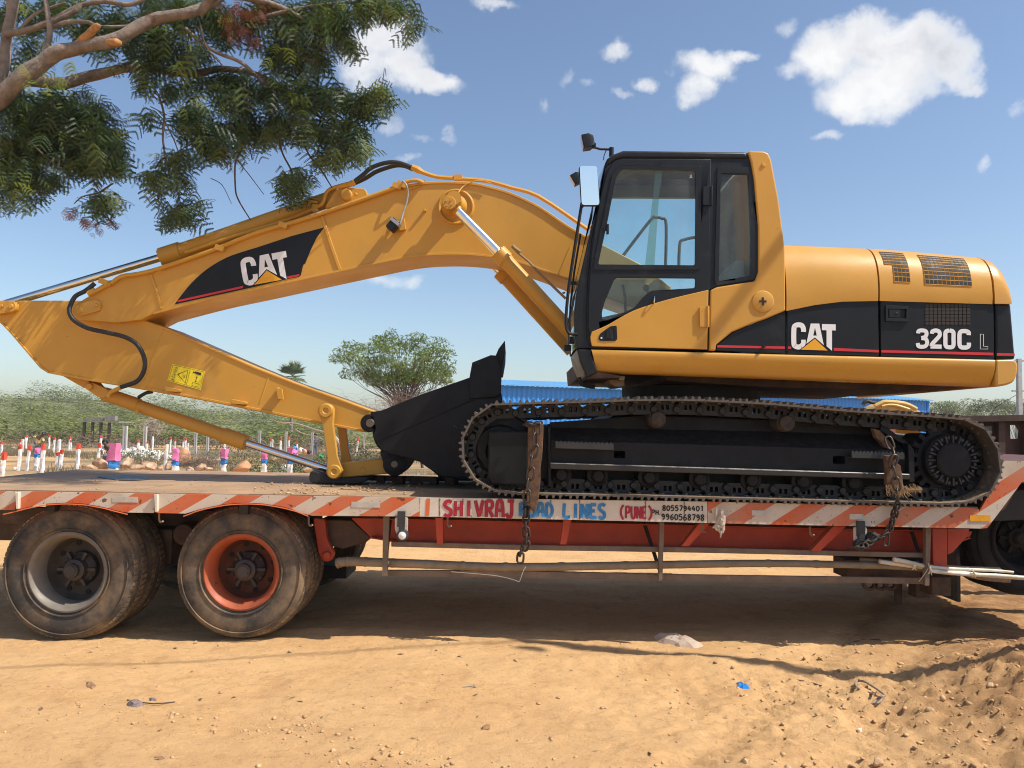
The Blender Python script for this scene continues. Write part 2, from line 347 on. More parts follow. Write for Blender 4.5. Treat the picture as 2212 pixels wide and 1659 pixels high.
# ---------------------------------------------------------------- ground, field and hill
def gz(x, y):                                  # ground height
    x = np.asarray(x, float); y = np.asarray(y, float)
    near = np.clip((13-y)/4, 0, 1)
    z = -.0098*np.clip(y-10, 0, 90)
    z = z + near*((fbm(x*.9, y*.9, 1, 3)-.5)*.07 - .035*np.clip((-x-1)/3, 0, 1) + .02*np.clip((x-1)/3, 0, 1))
    rough = np.clip((x-.2)/2.2, 0, 1)*np.clip((6.6-y)/1.2, 0, 1) + .12
    z = z + near*rough*((fbm(x*5, y*5, 2, 4)-.5)*.11) + near*(fbm(x*2.2, y*7, 15, 4)-.5)*.028
    fine = fbm(x*17, y*17, 3, 3)
    z = z + near*(.25+rough)*((fine-.5)*.034) + near*(.12+rough)*(np.abs(fbm(x*24, y*24, 21, 3)-.5)-.12)*.05 + near*np.clip(rough, .25, 1)*np.maximum(fbm(x*30, y*30, 5, 2)-.62, 0)*.10
    m = np.exp(-(((x-4.15)/1.05)**2+((y-4.9)/1.25)**2)**1.3)
    lump = fbm(x*6, y*6, 9, 5)
    z = z + m*(.44+.14*(np.abs(lump-.5)*2-.3)+.20*(fbm(x*11, y*11, 8, 5)-.5)+.10*(fbm(x*27, y*27, 18, 3)-.5))
    z = z + near*.05*np.exp(-((y-6.02-.10*np.sin(x*1.3))/.16)**2)*np.clip((x+.2)/.8, 0, 1)*np.clip((2.4-x)/.8, 0, 1)
    for (x0, y0, x1, y1) in ((-.2, 2.6, 2.4, 6.3), (.55, 2.6, 3.0, 6.1)):      # old wheel tracks across the soft soil
        dx, dy = x1-x0, y1-y0; l = math.hypot(dx, dy); s = ((x-x0)*dx+(y-y0)*dy)/l; d = ((x-x0)*dy-(y-y0)*dx)/l
        w = np.exp(-(d/.13)**4)*near*np.clip(s, 0, 1)
        z = z - w*(.018+.016*np.sin(s*2*math.pi/.10+14*np.abs(d)))
    far = np.clip((y-14)/20, 0, 1)
    z = z + far*(fbm(x*.12, y*.12, 6, 3)-.5)*.5
    return z
def axis(a, b, st, lo, hi, g=1.12):
    c = list(np.arange(a, b, st)); s = st; q = b
    while q < hi: c.append(q); s *= g; q += s
    s = st; q = a-st
    while q > lo: c.insert(0, q); s *= g; q -= s
    return np.array(c)
gx = axis(-5.2, 5.6, .027, -1500, 1500); gy = axis(2.1, 8.2, .022, -60, 2600, 1.06)
XX, YY = np.meshgrid(gx, gy); ZZ_ = gz(XX, YY)
nx, ny = len(gx), len(gy); idx = np.arange(nx*ny).reshape(ny, nx)
gf = np.stack([idx[:-1, :-1], idx[:-1, 1:], idx[1:, 1:], idx[1:, :-1]], -1).reshape(-1, 4)
gme = fast_mesh('ground', np.stack([XX, YY, ZZ_], -1).reshape(-1, 3), gf)
def ground_mat():
    m = bpy.data.materials.new('dry_soil'); m.use_nodes = True; t = m.node_tree; bs = t.nodes['Principled BSDF']
    co = t.nodes.new('ShaderNodeTexCoord').outputs['Object']
    def noi(s, det=6, ro=.6, vec=None):
        x = t.nodes.new('ShaderNodeTexNoise'); x.inputs['Scale'].default_value = s; x.inputs['Detail'].default_value = det; x.inputs['Roughness'].default_value = ro
        t.links.new(vec or co, x.inputs['Vector']); return x.outputs['Fac']
    def mr(v, a, b, c=0, d=1):
        x = t.nodes.new('ShaderNodeMapRange'); t.links.new(v, x.inputs[0])
        for i, q in enumerate((a, b, c, d)): x.inputs[1+i].default_value = q
        return x.outputs[0]
    def mix(f, a, b):
        x = t.nodes.new('ShaderNodeMix'); x.data_type = 'RGBA'
        for i, v in ((0, f), (6, a), (7, b)):
            if isinstance(v, tuple): x.inputs[i].default_value = (*v, 1)
            elif isinstance(v, (int, float)): x.inputs[i].default_value = v
            else: t.links.new(v, x.inputs[i])
        return x.outputs[2]
    def mul(a, b):
        x = t.nodes.new('ShaderNodeMath'); x.operation = 'MULTIPLY'; t.links.new(a, x.inputs[0]); t.links.new(b, x.inputs[1]); return x.outputs[0]
    c = mix(mr(noi(1.1), .3, .7), (.60, .355, .162), (.70, .44, .212))
    c = mix(mr(noi(2.4, 8, .72), .54, .74, 0, .75), c, (.44, .24, .105))
    c = mix(mr(noi(9, 7, .75), .54, .70, 0, .45), c, (.34, .19, .085)); c = mix(mr(noi(30, 5, .75), .54, .72, 0, .6), c, (.30, .165, .075))
    c = mix(mr(noi(60, 4, .7), .62, .70, 0, .7), c, (.72, .52, .32)); c = mix(mr(noi(85, 4, .7), .64, .73, 0, .5), c, (.30, .16, .07))
    sp = t.nodes.new('ShaderNodeSeparateXYZ'); t.links.new(co, sp.inputs[0])
    fx = t.nodes.new('ShaderNodeMath'); fx.operation = 'MULTIPLY_ADD'; t.links.new(sp.outputs[1], fx.inputs[0]); fx.inputs[1].default_value = -.30; t.links.new(sp.outputs[0], fx.inputs[2])
    dug = mul(mr(fx.outputs[0], .55, 2.0), mr(noi(2.6, 8, .72), .30, .58, .15, .95)); c = mix(dug, c, (.27, .135, .060))
    grey = mul(mr(sp.outputs[1], 22, 34), mr(noi(.11, 5), .40, .56))
    c = mix(grey, c, (.19, .15, .095))
    t.links.new(c, bs.inputs['Base Color']); bs.inputs['Roughness'].default_value = .95; bs.inputs['Specular IOR Level'].default_value = .15
    b = t.nodes.new('ShaderNodeBump'); b.inputs['Distance'].default_value = .018; b.inputs['Strength'].default_value = .95
    t.links.new(noi(48, 10, .78), b.inputs['Height']); t.links.new(b.outputs[0], bs.inputs['Normal'])
    return m
soil = ground_mat()
g_o = obj('ground', gme, soil, kind='structure')
# hill behind the field
def hillz(x, y):
    a = 5.2*np.exp(-((x+116)/34)**2-((y-215)/60)**2) + 3.4*np.exp(-((x+118)/80)**2-((y-205)/75)**2) + .6*np.exp(-((x+150)/40)**2-((y-190)/70)**2)
    a = a + 6.5*np.exp(-((x+122)/26)**2-((y-330)/50)**2) + 2.4*np.exp(-((x+55)/30)**2-((y-170)/45)**2)
    return -1.6 + a + (fbm(x*.05, y*.05, 4, 4)-.5)*2.2
hx = np.linspace(-330, 120, 120); hy = np.linspace(84, 480, 110); HX, HY = np.meshgrid(hx, hy)
HZ = hillz(HX, HY); edge = np.clip((HY-84)/14, 0, 1)*np.clip((480-HY)/60, 0, 1)*np.clip((HX+330)/60, 0, 1)*np.clip((120-HX)/60, 0, 1); HZ = -1.6+(HZ+1.6)*edge
hi = np.arange(120*110).reshape(110, 120)
hme = fast_mesh('hill', np.stack([HX, HY, HZ], -1).reshape(-1, 3), np.stack([hi[:-1, :-1], hi[:-1, 1:], hi[1:, 1:], hi[1:, :-1]], -1).reshape(-1, 4))
obj('hill', hme, M('scrub_soil', (.15, .155, .065), rough=.95, var=.35, scale=.2, dirt=((.26, .17, .10), .35, .15)), kind='structure')

def leaf_cloud(centres, radii, n_each, size, flat=.7, seed=0, up=.55):
    """many separate leaf-sized quads spread through ellipsoids"""
    r = np.random.default_rng(seed); V = []
    for (c, rd, n) in zip(centres, radii, n_each):
        d = r.normal(size=(n, 3)); d /= np.linalg.norm(d, axis=1)[:, None]; rad = r.uniform(.25, 1, n)**.45
        p = np.array(c)+d*rad[:, None]*np.array(rd)
        nn = r.normal(size=(n, 3))*(1-up); nn[:, 2] += up; nn /= np.linalg.norm(nn, axis=1)[:, None]
        a = np.cross(nn, r.normal(size=(n, 3))); a /= np.linalg.norm(a, axis=1)[:, None]; b = np.cross(nn, a)
        s = size*r.uniform(.6, 1.4, n)[:, None]
        V.append(np.stack([p-a*s, p+b*s*flat*.5, p+a*s, p-b*s*flat*.5], 1).reshape(-1, 3))
    V = np.concatenate(V); return V, np.arange(len(V)).reshape(-1, 4)
# scrub that covers the hill
hill_leaf = M('scrub_leaf', (.22, .245, .065), rough=.7, var=.6, scale=.22, dirt=((.15, .115, .06), .45, .25), trans=((.2, .24, .05), .3))
r = np.random.default_rng(5); cs, rs, ns = [], [], []
for i in range(640):
    y = 88+150*r.random()**1.3; x = r.uniform(-.66*y-14, -.02*y-8 if y < 140 else -.1*y)
    w = r.uniform(1.6, 4.8); h = r.uniform(.7, 1.5)*(1.9 if r.random() < .16 else 1)
    z = float(hillz(np.array(x), np.array(y)))*min(1, (y-84)/14)-1.6*(1-min(1, (y-84)/14)); z = max(z, -1.5)
    cs.append((x, y, z+h*.9)); rs.append((w, w, h)); ns.append(int(100*w*h/3))
V, Fc = leaf_cloud(cs, rs, ns, .34, .8, 3, .85)
obj('hill_scrub', fast_mesh('hill_scrub', V, Fc, False), hill_leaf, kind='stuff', label='green thorny scrub covering the hillside behind the field')
# brown brush along the foot of the hill
cs, rs, ns = [], [], []
for i in range(150):
    y = r.uniform(72, 92); x = r.uniform(-.66*y, -.06*y); h = r.uniform(.5, 1.2); w = r.uniform(.9, 2)
    cs.append((x, y, -1.0+h*.7)); rs.append((w, w, h)); ns.append(70)
V, Fc = leaf_cloud(cs, rs, ns, .22, .25, 8, .2)
obj('dry_brush', fast_mesh('dry_brush', V, Fc, False), M('dry_brush', (.16, .12, .075), rough=.9, var=.4, scale=.3), kind='stuff', label='grey brown dry brush along the foot of the hill')
# dry grass in the field
n = 5200; yy = 20+62*r.random(n)**.8; xx = r.uniform(-.66, .05, n)*yy; zz = gz(xx, yy)
keep = fbm(xx*.11+3, yy*.11, 12, 3) > .46; xx, yy, zz = xx[keep], yy[keep], zz[keep]; n = len(xx); k = 7
bx = np.repeat(xx, k)+r.normal(0, .12, n*k); by = np.repeat(yy, k)+r.normal(0, .12, n*k); bz = np.repeat(zz, k); hh = r.uniform(.12, .42, n*k); tx = r.normal(0, .12, n*k)
V = np.stack([np.stack([bx-.018, by, bz-.02], 1), np.stack([bx+.018, by, bz-.02], 1), np.stack([bx+tx, by+tx*.3, bz+hh], 1)], 1).reshape(-1, 3)
obj('dry_grass', fast_mesh('dry_grass', V, np.arange(len(V)).reshape(-1, 3), False), M('dry_grass', (.25, .20, .115), rough=.9, var=.35, scale=.4), kind='stuff', label='dry grass growing between the painted stones')
# loose stones and clods on the near soil
def ico(sub=1):
    b = bmesh.new(); bmesh.ops.create_icosphere(b, subdivisions=sub, radius=1); v = np.array([q.co for q in b.verts]); b.verts.ensure_lookup_table()
    f = np.array([[q.index for q in x.verts] for x in b.faces]); b.free(); return v, f
iv, if_ = ico(1)
def pebbles(xs, ys, sz, seed):
    r = np.random.default_rng(seed); V, Fs = [], []; zs = gz(xs, ys)
    for i in range(len(xs)):
        q = iv*(1+r.normal(0, .22, (len(iv), 1)))*np.array([r.uniform(.7, 1.4), r.uniform(.7, 1.3), r.uniform(.45, .8)])*sz[i]
        a = r.uniform(0, 6.28); q = q @ np.array([[math.cos(a), -math.sin(a), 0], [math.sin(a), math.cos(a), 0], [0, 0, 1]])
        V.append(q+np.array([xs[i], ys[i], zs[i]+sz[i]*.2])); Fs.append(if_+len(iv)*i)
    return fast_mesh('gravel', np.concatenate(V), np.concatenate(Fs), False)
n = 3400; xs = np.concatenate([r.uniform(-3.6, 4.2, 1100), r.normal(3.1, .9, 2300)]); ys = np.concatenate([2.3+4.4*r.random(1100), r.normal(4.4, 1.2, 2300)]); cl = [(-1.25, 4.75, .22), (-.95, 4.35, .3), (-.55, 4.2, .2), (.55, 4.15, .3), (.95, 4.0, .3), (.9, 3.75, .22), (2.0, 5.6, .4), (1.2, 5.2, .3), (-2.2, 4.9, .3), (1.6, 4.3, .3)]; xs = np.concatenate([xs]+[r.normal(a, s, 170) for a, b, s in cl]); ys = np.concatenate([ys]+[r.normal(b, s*.5, 170) for a, b, s in cl]); n = len(xs)
ys = np.clip(ys, 2.1, 6.7)
obj('gravel', pebbles(xs, ys, .0025+.014*r.random(n)**7+.012*(xs > 2.2)*r.random(n)**4, 2), M('stone_bits', (.52, .33, .165), rough=.95, var=.35, scale=7, dirt=((.32, .17, .08), .4, 3)), kind='stuff', label='loose stones and clods on the bare soil')
n = 260; xs = r.uniform(-3.6, 2.6, n); ys = 2.4+4.2*r.random(n); V = []
for i in range(n):
    a = r.uniform(0, 6.28); l = .005+.03*r.random()**3; w = l*r.uniform(.08, .5); z = float(gz(xs[i], ys[i]))+.006
    d = np.array([math.cos(a), math.sin(a), r.normal(0, .2)]); e = np.array([-math.sin(a), math.cos(a), r.normal(0, .3)]); p = np.array([xs[i], ys[i], z])
    V += [p-d*l, p+e*w, p+d*l, p-e*w]
obj('leaf_litter', fast_mesh('leaf_litter', np.array(V), np.arange(len(V)).reshape(-1, 4), False), M('dead_leaf_bits', (.20, .11, .055), rough=.8, var=.5, scale=5), kind='stuff', label='dead leaf bits and straw scattered over the soil')
# ---------------------------------------------------------------- low-bed trailer
YR, YF_ = 6.46, 9.45
trailer = thing('lowbed_trailer', P(900, 1380, 7.9), 'low flatbed trailer with red and white striped side carrying the excavator', 'trailer')
def stripe_mat(name, slope, period, off):
    m = bpy.data.materials.new(name); m.use_nodes = True; t = m.node_tree; bs = t.nodes['Principled BSDF']
    def nd(ty, **kw):
        x = t.nodes.new(ty)
        for k, v in kw.items(): setattr(x, k, v)
        return x
    def mt(op, a, b, c=None):
        x = nd('ShaderNodeMath', operation=op)
        for i, v in enumerate((a, b, c)):
            if v is None: continue
            if isinstance(v, (int, float)): x.inputs[i].default_value = v
            else: t.links.new(v, x.inputs[i])
        return x.outputs[0]
    def mix(f, a, b):
        x = nd('ShaderNodeMix', data_type='RGBA')
        for i, v in ((0, f), (6, a), (7, b)):
            if isinstance(v, tuple): x.inputs[i].default_value = (*v, 1)
            else: t.links.new(v, x.inputs[i])
        return x.outputs[2]
    co = nd('ShaderNodeTexCoord').outputs['Object']; s = nd('ShaderNodeSeparateXYZ'); t.links.new(co, s.inputs[0])
    def noi(sc, a, b, d=1., det=5):
        x = nd('ShaderNodeTexNoise'); x.inputs['Scale'].default_value = sc; x.inputs['Detail'].default_value = det; t.links.new(co, x.inputs['Vector'])
        y = nd('ShaderNodeMapRange'); t.links.new(x.outputs['Fac'], y.inputs[0]); y.inputs[1].default_value = a; y.inputs[2].default_value = b; y.inputs[4].default_value = d; return y.outputs[0]
    q = mt('FRACT', mt('ADD', mt('DIVIDE', mt('SUBTRACT', s.outputs[0], mt('MULTIPLY', s.outputs[2], slope)), period), off), 0)
    f = mt('LESS_THAN', q, .5)
    c = mix(f, (.60, .51, .41), (.58, .115, .032))
    c = mix(noi(5, .48, .76, .5), c, (.40, .24, .14)); c = mix(noi(2.2, .45, .75, .35), c, (.45, .33, .24))
    c = mix(noi(60, .68, .72, .8, 2), c, (.12, .045, .02))
    c = mix(noi(17, .665, .70, .9, 3), c, (.09, .04, .02))
    t.links.new(c, bs.inputs['Base Color']); bs.inputs['Roughness'].default_value = .55
    return m
stripes_a = stripe_mat('hazard_stripes', 1.67, .405, .10)
stripes_b = stripe_mat('hazard_stripes_front', 1.55, .42, .78)
# deck
def top(x): return np.interp(x, [-200, 0, 645, 950, 1500, 2100, 2300], [1058, 1061, 1071.5, 1075.5, 1083, 1096, 1100])
zl, zr = P(-150, top(-150), YR), P(2150, top(2150), YR)
ZD = (P(300, top(300), YR).z+P(1500, top(1500), YR).z)/2
deck_m = M('dusty_steel_deck', (.35, .225, .13), rough=.8, var=.2, scale=2.5, dirt=((.16, .12, .09), .3, 2.2), bump=.003, bscale=40)
xL, xR = P(-260, 1058, YR).x, P(2118, 1100, YR).x
for i in range(9):
    a = xL+(xR-xL)*i/9; b = xL+(xR-xL)*(i+1)/9; zo = .003*(i % 2); mb = MB()
    mb.box(((a+b)/2, (YR+.02+YF_)/2, ZD-.026+zo), (b-a-.006, YF_-YR-.04, .05)); obj('deck_plate', mb, deck_m, trailer)

# oily wet patch that has soaked the boards
bm_ = MB(); pts = cat2([(212, 1028), (240, 1025.5), (270, 1026), (310, 1029), (325, 1034), (300, 1037), (262, 1037), (228, 1033)], 5, True)
vs = []
for a, b in pts:
    d = ray(a, b); tt = (ZD+.008-CAM.z)/d.z; vs.append(CAM+d*tt)
bm_.add(vs, [tuple(range(len(vs)))])
obj('wet_stain', bm_, M('oily_wet_stain', (.045, .05, .06), rough=.45, var=.5, scale=9, bump=.006, bscale=60, spec=.35), trailer)
# near side rail in its painted sections
def bottom(x):
    b = np.interp(x, [-200, 0, 270, 645, 950, 1400, 1661, 2134], [1099, 1101, 1107, 1114, 1116, 1126.5, 1133, 1142]); return float(b)
def rail(x0, x1, n=14):
    t_ = [(x, top(x)) for x in np.linspace(x0, x1, n)]; b_ = []
    for x in np.linspace(x1, x0, n*2):
        y = bottom(x)
        for cx in (142, 532):
            if abs(x-cx) < 132: y = min(y, np.interp(abs(x-cx), [0, 40, 80, 110, 132], [1086, 1088, 1095, 1103, 1108 if cx < 300 else 1114]))
        b_.append((x, y))
    return t_+b_
mb = MB()
for a, b in ((-220, 32.5), (37.5, 332.5), (338, 906)): mb.prism(rail(a, b), YR, YR+.022)
obj('side_rail', mb, stripes_a, trailer, label='orange and white striped rail over the rear wheels')
mb = MB(); mb.prism(rail(907.5, 1528), YR, YR+.022)
sign = obj('name_rail', mb, white_old, trailer, label='white rail section with hand painted lettering')
mb = MB(); mb.sheet([(921, 1077), (929, 1077), (927, 1114), (919, 1114)], YR-.003); obj('paint_band', mb, orange_paint, trailer)
gn = [(2115, 1106.5), (2140, 1062), (2163, 1012), (2168, 995.5), (2320, 998), (2320, 1008), (2207, 1042), (2133, 1140.5)]
mb = MB(); mb.prism(rail(1529.5, 2086)[:14]+[(2115, 1100)]+gn[:-1]+[(2133, 1140.5)]+rail(1529.5, 2120)[14:], YR, YR+.022)
obj('front_rail', mb, stripes_b, trailer, label='striped rail rising to the gooseneck')
# lips of the wheel arches
for cx, yo in ((142, 0), (532, 4)):
    mb = MB(); ar = [(x, np.interp(abs(x-cx), [0, 40, 80, 110, 134], [1087, 1089, 1096, 1104, 1110+yo])) for x in np.linspace(cx-136, cx+134, 22)]
    mb.grid([[P(a, b, YR-.02) for a, b in ar], [P(a, b+2.5, YR-.022) for a, b in ar], [P(a, b+2.5, YR+.55)+Vector((0, 0, 0)) for a, b in ar]])
    for row in ar: pass
    obj('wheel_arch', mb, orange_paint, trailer)
# rail stakes, patches of reflective tape, amber reflector
mb = MB()
for x in (35, 335): mb.prism([(x-3, top(x)+2), (x+5, top(x)+2), (x+4, bottom(x)-2), (x-1, bottom(x)-2)], YR-.03, YR+.02)
obj('stake_pocket', mb, white_old, trailer, bevel=.004)
tape = M('worn_reflective_tape', (.50, .45, .39), rough=.4, var=.15, scale=14)
for (x, y, w, h) in ((270, 1079, 55, 12), (790, 1090, 62, 12), (1645, 1108, 42, 11), (1850, 1116, 30, 12), (2030, 1117, 0, 0)):
    if w: mb = MB(); mb.prism([(x-w/2, y-h/2), (x+w/2, y-h/2+w*.01), (x+w/2, y+h/2+w*.01), (x-w/2, y+h/2)], YR-.004, YR-.001); obj('reflector_tape', mb, tape, trailer)
mb = MB(); mb.prism(ZZ(3024, 1500, [(1745, 1158), (1922, 1160), (1923, 1214), (1747, 1212)]), YR-.006, YR-.001); obj('amber_reflector', mb, M('amber_reflector', (.80, .36, .02), rough=.3), trailer)
# hand lettering, painted stroke by stroke
G = {'S': [[(.92, .1), (.6, 0), (.2, .08), (.12, .3), (.45, .48), (.8, .62), (.8, .88), (.4, 1), (.02, .88)]], 'H': [[(.14, 0), (.1, 1)], [(.86, 0), (.84, 1)], [(.14, .5), (.84, .5)]],
     'I': [[(.5, 0), (.46, 1)]], 'V': [[(.06, 0), (.5, 1)], [(.94, 0), (.54, .96)]], 'R': [[(.14, 0), (.12, 1)], [(.16, .04), (.7, .05), (.86, .25), (.7, .48), (.2, .52)], [(.42, .52), (.9, 1)]],
     'A': [[(.08, 1), (.16, .4), (.3, .06), (.7, .06), (.84, .4), (.9, 1)], [(.14, .6), (.86, .6)]], 'J': [[(.2, .06), (.98, .06)], [(.68, .06), (.7, .6), (.6, .92), (.3, 1), (.04, .78)]],
     'O': [[(.5, 0), (.12, .2), (.06, .55), (.2, .92), (.5, 1), (.84, .9), (.92, .5), (.84, .12), (.52, .01)]], 'D': [[(.14, 0), (.12, 1)], [(.14, .03), (.6, .06), (.9, .4), (.85, .75), (.55, .97), (.12, .97)]],
     'L': [[(.16, 0), (.12, .95), (.95, .95)]], 'N': [[(.1, 1), (.12, 0)], [(.14, .03), (.84, .97)], [(.86, 1), (.9, 0)]], 'E': [[(.14, 0), (.1, 1)], [(.14, .04), (.9, .04)], [(.14, .48), (.75, .48)], [(.1, .96), (.95, .96)]],
     'P': [[(.14, 0), (.12, 1)], [(.16, .04), (.75, .06), (.9, .28), (.75, .5), (.18, .54)]], 'U': [[(.1, 0), (.12, .7), (.3, .97), (.65, .97), (.86, .7), (.88, 0)]],
     '(': [[(.8, -.1), (.3, .25), (.25, .7), (.75, 1.12)]], ')': [[(.2, -.1), (.75, .25), (.8, .7), (.25, 1.12)]], ':': [[(.5, .3), (.5, .4)], [(.5, .75), (.5, .85)]],
     '0': [[(.5, 0), (.15, .25), (.12, .7), (.45, 1), (.85, .75), (.88, .3), (.52, .01)]], '1': [[(.3, .2), (.6, 0), (.55, 1)]], '2': [[(.1, .2), (.45, 0), (.85, .2), (.6, .6), (.1, .97), (.92, .95)]],
     '3': [[(.1, .08), (.8, .05), (.45, .42), (.85, .65), (.6, .98), (.08, .9)]], '4': [[(.55, 0), (.1, .6), (.95, .6)], [(.72, .3), (.66, 1)]], '5': [[(.85, .03), (.25, .03), (.18, .42), (.7, .4), (.88, .7), (.55, 1), (.08, .9)]],
     '6': [[(.8, .03), (.3, .3), (.14, .75), (.45, 1), (.85, .8), (.7, .5), (.2, .62)]], '7': [[(.1, .05), (.88, .05), (.4, 1)]], '8': [[(.5, .45), (.16, .25), (.5, 0), (.84, .22), (.5, .47), (.12, .74), (.5, 1), (.88, .74), (.52, .46)]],
     '9': [[(.84, .28), (.5, .02), (.15, .25), (.4, .5), (.82, .3), (.75, .8), (.3, 1)]]}
def letters(txt, x0, x1, y0, y1, y0b, y1b, w, Y, lean=0):
    """txt between px x0..x1; tops run y0->y0b, feet y1->y1b"""
    mb = MB(); n = len(txt); k = 0
    for i, ch in enumerate(txt):
        if ch == ' ': continue
        a = x0+(x1-x0)*(i+.09)/n; b = x0+(x1-x0)*(i+.91)/n
        for st in G[ch]:
            pp = []
            for u, v in st:
                x = a+(b-a)*u; q = (x-x0)/(x1-x0); t_, f_ = y0+(y0b-y0)*q, y1+(y1b-y1)*q; pp.append((x+lean*(1-v), t_+(f_-t_)*v))
            mb.ribbon(pp, w, Y-.0006*(k % 5), 4 if len(pp) > 2 else 0); k += 1
    return mb
maroon = M('maroon_lettering', (.36, .012, .03), rough=.6, var=.2, scale=25); blue_l = M('blue_lettering', (.03, .20, .46), rough=.6, var=.25, scale=25); black_l = M('black_lettering', (.015, .013, .012), rough=.6)
YL = YR-.004
obj('lettering', letters('SHIVRAJ', 957, 1113, 1082.5, 1114.5, 1080, 1118, 7.6, YL), maroon, trailer, label='maroon hand painted word SHIVRAJ')
obj('lettering', letters('ROAD', 1120, 1196, 1086, 1114.5, 1087.6, 1117, 7, YL), blue_l, trailer, label='blue hand painted word ROAD')
obj('lettering', letters('LINES', 1215, 1310, 1087.5, 1117.5, 1090, 1120.5, 7, YL), blue_l, trailer, label='blue hand painted word LINES')
obj('lettering', letters('(PUNE)', 1338, 1410, 1093, 1119, 1095, 1121, 4.6, YL), maroon, trailer, label='maroon painted word PUNE in brackets')
mb = letters('PH:', 1407, 1432, 1101, 1111, 1103, 1113, 2.4, YL); m2 = letters('8055794401', 1430, 1521, 1092, 1103, 1093.5, 1104, 2.6, YL); m3 = letters('9960568798', 1428, 1522, 1110, 1122, 1112, 1125, 2.6, YL)
for q in (m2, m3): mb.add(q.v, q.f)
obj('lettering', mb, black_l, trailer, label='black painted telephone numbers')
# rusty weld seams across the name rail
for x in (950, 1000, 1043, 1080, 1190, 1252, 1394, 1478):
    mb = MB(); mb.prism([(x-.9, top(x)+1), (x+.9, top(x)+1), (x+.7, bottom(x)-1.5), (x-.7, bottom(x)-1.5)], YR-.003, YR+.001)
    obj('weld_seam', mb, M('rust_seam', (.30, .17, .085), rough=.8, var=.5, scale=60, spots=((.06, .025, .012), .5, 40)), trailer)
# far rail, cross members, main beams
zb = P(1200, 1120, YR).z
mb = MB(); mb.box(((xL+xR)/2, YF_+.012, ZD-.075), (xR-xL, .022, .15)); obj('far_rail', mb, stripes_a, trailer)
mb = MB()
for i in range(17): x = xL+.3+(xR-xL-.5)*i/16; mb.box((x, (YR+YF_)/2, ZD-.11), (.07, YF_-YR-.1, .11))
obj('cross_member', mb, under_dark, trailer)
for Yb in (6.95, 8.75):
    tp = [(760, 1121), (950, 1124), (1500, 1137), (2000, 1149), (2100, 1150)]; bt = [(2095, 1160), (2000, 1194), (1500, 1183), (1108, 1178), (880, 1172), (800, 1160)]
    mb = MB(); mb.prism(tp+bt, Yb, Yb+.02)
    mb.prism([(760, 1119), (950, 1122), (2100, 1148), (2100, 1151), (950, 1125), (760, 1122)], Yb-.09, Yb+.11)
    mb.prism([(800, 1160), (880, 1173), (1108, 1179), (1500, 1184), (2000, 1195), (2095, 1160.5), (2098, 1163), (2003, 1198), (1500, 1187), (1108, 1182), (878, 1176), (798, 1163)], Yb-.09, Yb+.11)
    obj('main_beam', mb, frame_red, trailer, bevel=.004)
# gusset in front of the bogie and box behind the suspension
mb = MB(); mb.prism([(690, 1122), (760, 1124), (800, 1160), (790, 1172), (740, 1186), (716, 1180), (700, 1140)], 7.0, 7.6); obj('spring_hanger', mb, M('brown_frame', (.09, .055, .04), rough=.7, var=.3, dirt=((.2, .13, .08), .3, 6)), trailer, bevel=.01)
mb = MB(); mb.prism(rnd([(676, 1118), (702, 1122), (706, 1165), (722, 1195), (716, 1212), (700, 1214), (688, 1196)], 8), 6.9, 6.97); mb.lathe(P(705, 1201, 6.86), [(0, 0), (.032, 0), (.032, .05)], seg=16); obj('suspension_arm', mb, frame_red, trailer, bevel=.005)
# outrigger brackets under the rail
for (x, x2) in ((944, 946), (1222, 1212)):
    mb = MB(); mb.prism([(x-4, bottom(x)), (x+12, bottom(x)), (x2+11, 1176), (x2-2, 1176)], YR+.12, YR+.2); obj('bracket', mb, frame_red, trailer)
mb = MB(); mb.prism([(1510, 1131), (1533, 1131), (1488, 1180), (1472, 1180)], YR+.12, YR+.2); obj('diagonal_bracket', mb, frame_red, trailer); mb = MB(); mb.prism([(1800, 1137), (1828, 1137), (1772, 1190), (1752, 1190)], YR+.12, YR+.2); obj('diagonal_bracket', mb, frame_red, trailer)
# side guard: uprights and two rails
YG = 6.60
for (x, yb, w) in ((833, 1244, 13), (1429, 1254, 10), (2005, 1265, 11)):
    mb = MB(); t_ = bottom(x)+1; mb.prism([(x-w*.5+1, t_), (x+w*.5+1, t_), (x+w*.4-2, yb), (x-w*.4-2, yb)], YG-.045, YG+.0); mb.prism([(x-w*.4-2, yb-6), (x+w*.4-2, yb-6), (x+w*.4-2, yb), (x-w*.4-2, yb)], YG-.048, YG-.0455)
    obj('guard_post', mb, rail_brown, trailer)
    mb = MB(); mb.tube([P(x+10 if x < 900 else x-38, t_, YG+.3), P(x-2, yb-16, YG+.02)], .018, 4); obj('guard_strut', mb, under_dark, trailer)
mb = MB(); mb.prism([(845, 1170), (1108, 1177), (1500, 1182.5), (2000, 1195), (2000, 1205), (1500, 1194), (1108, 1188), (845, 1181)], YG+.0, YG+.04); obj('guard_rail', mb, rail_brown, trailer, bevel=.004)
mb = MB(); mb.prism([(836, 1232), (1108, 1233.5), (1429, 1241), (2003, 1249), (2003, 1262), (1429, 1254), (1108, 1247), (836, 1244)], YG+.05, YG+.09); obj('guard_rail', mb, rail_brown, trailer, bevel=.004)
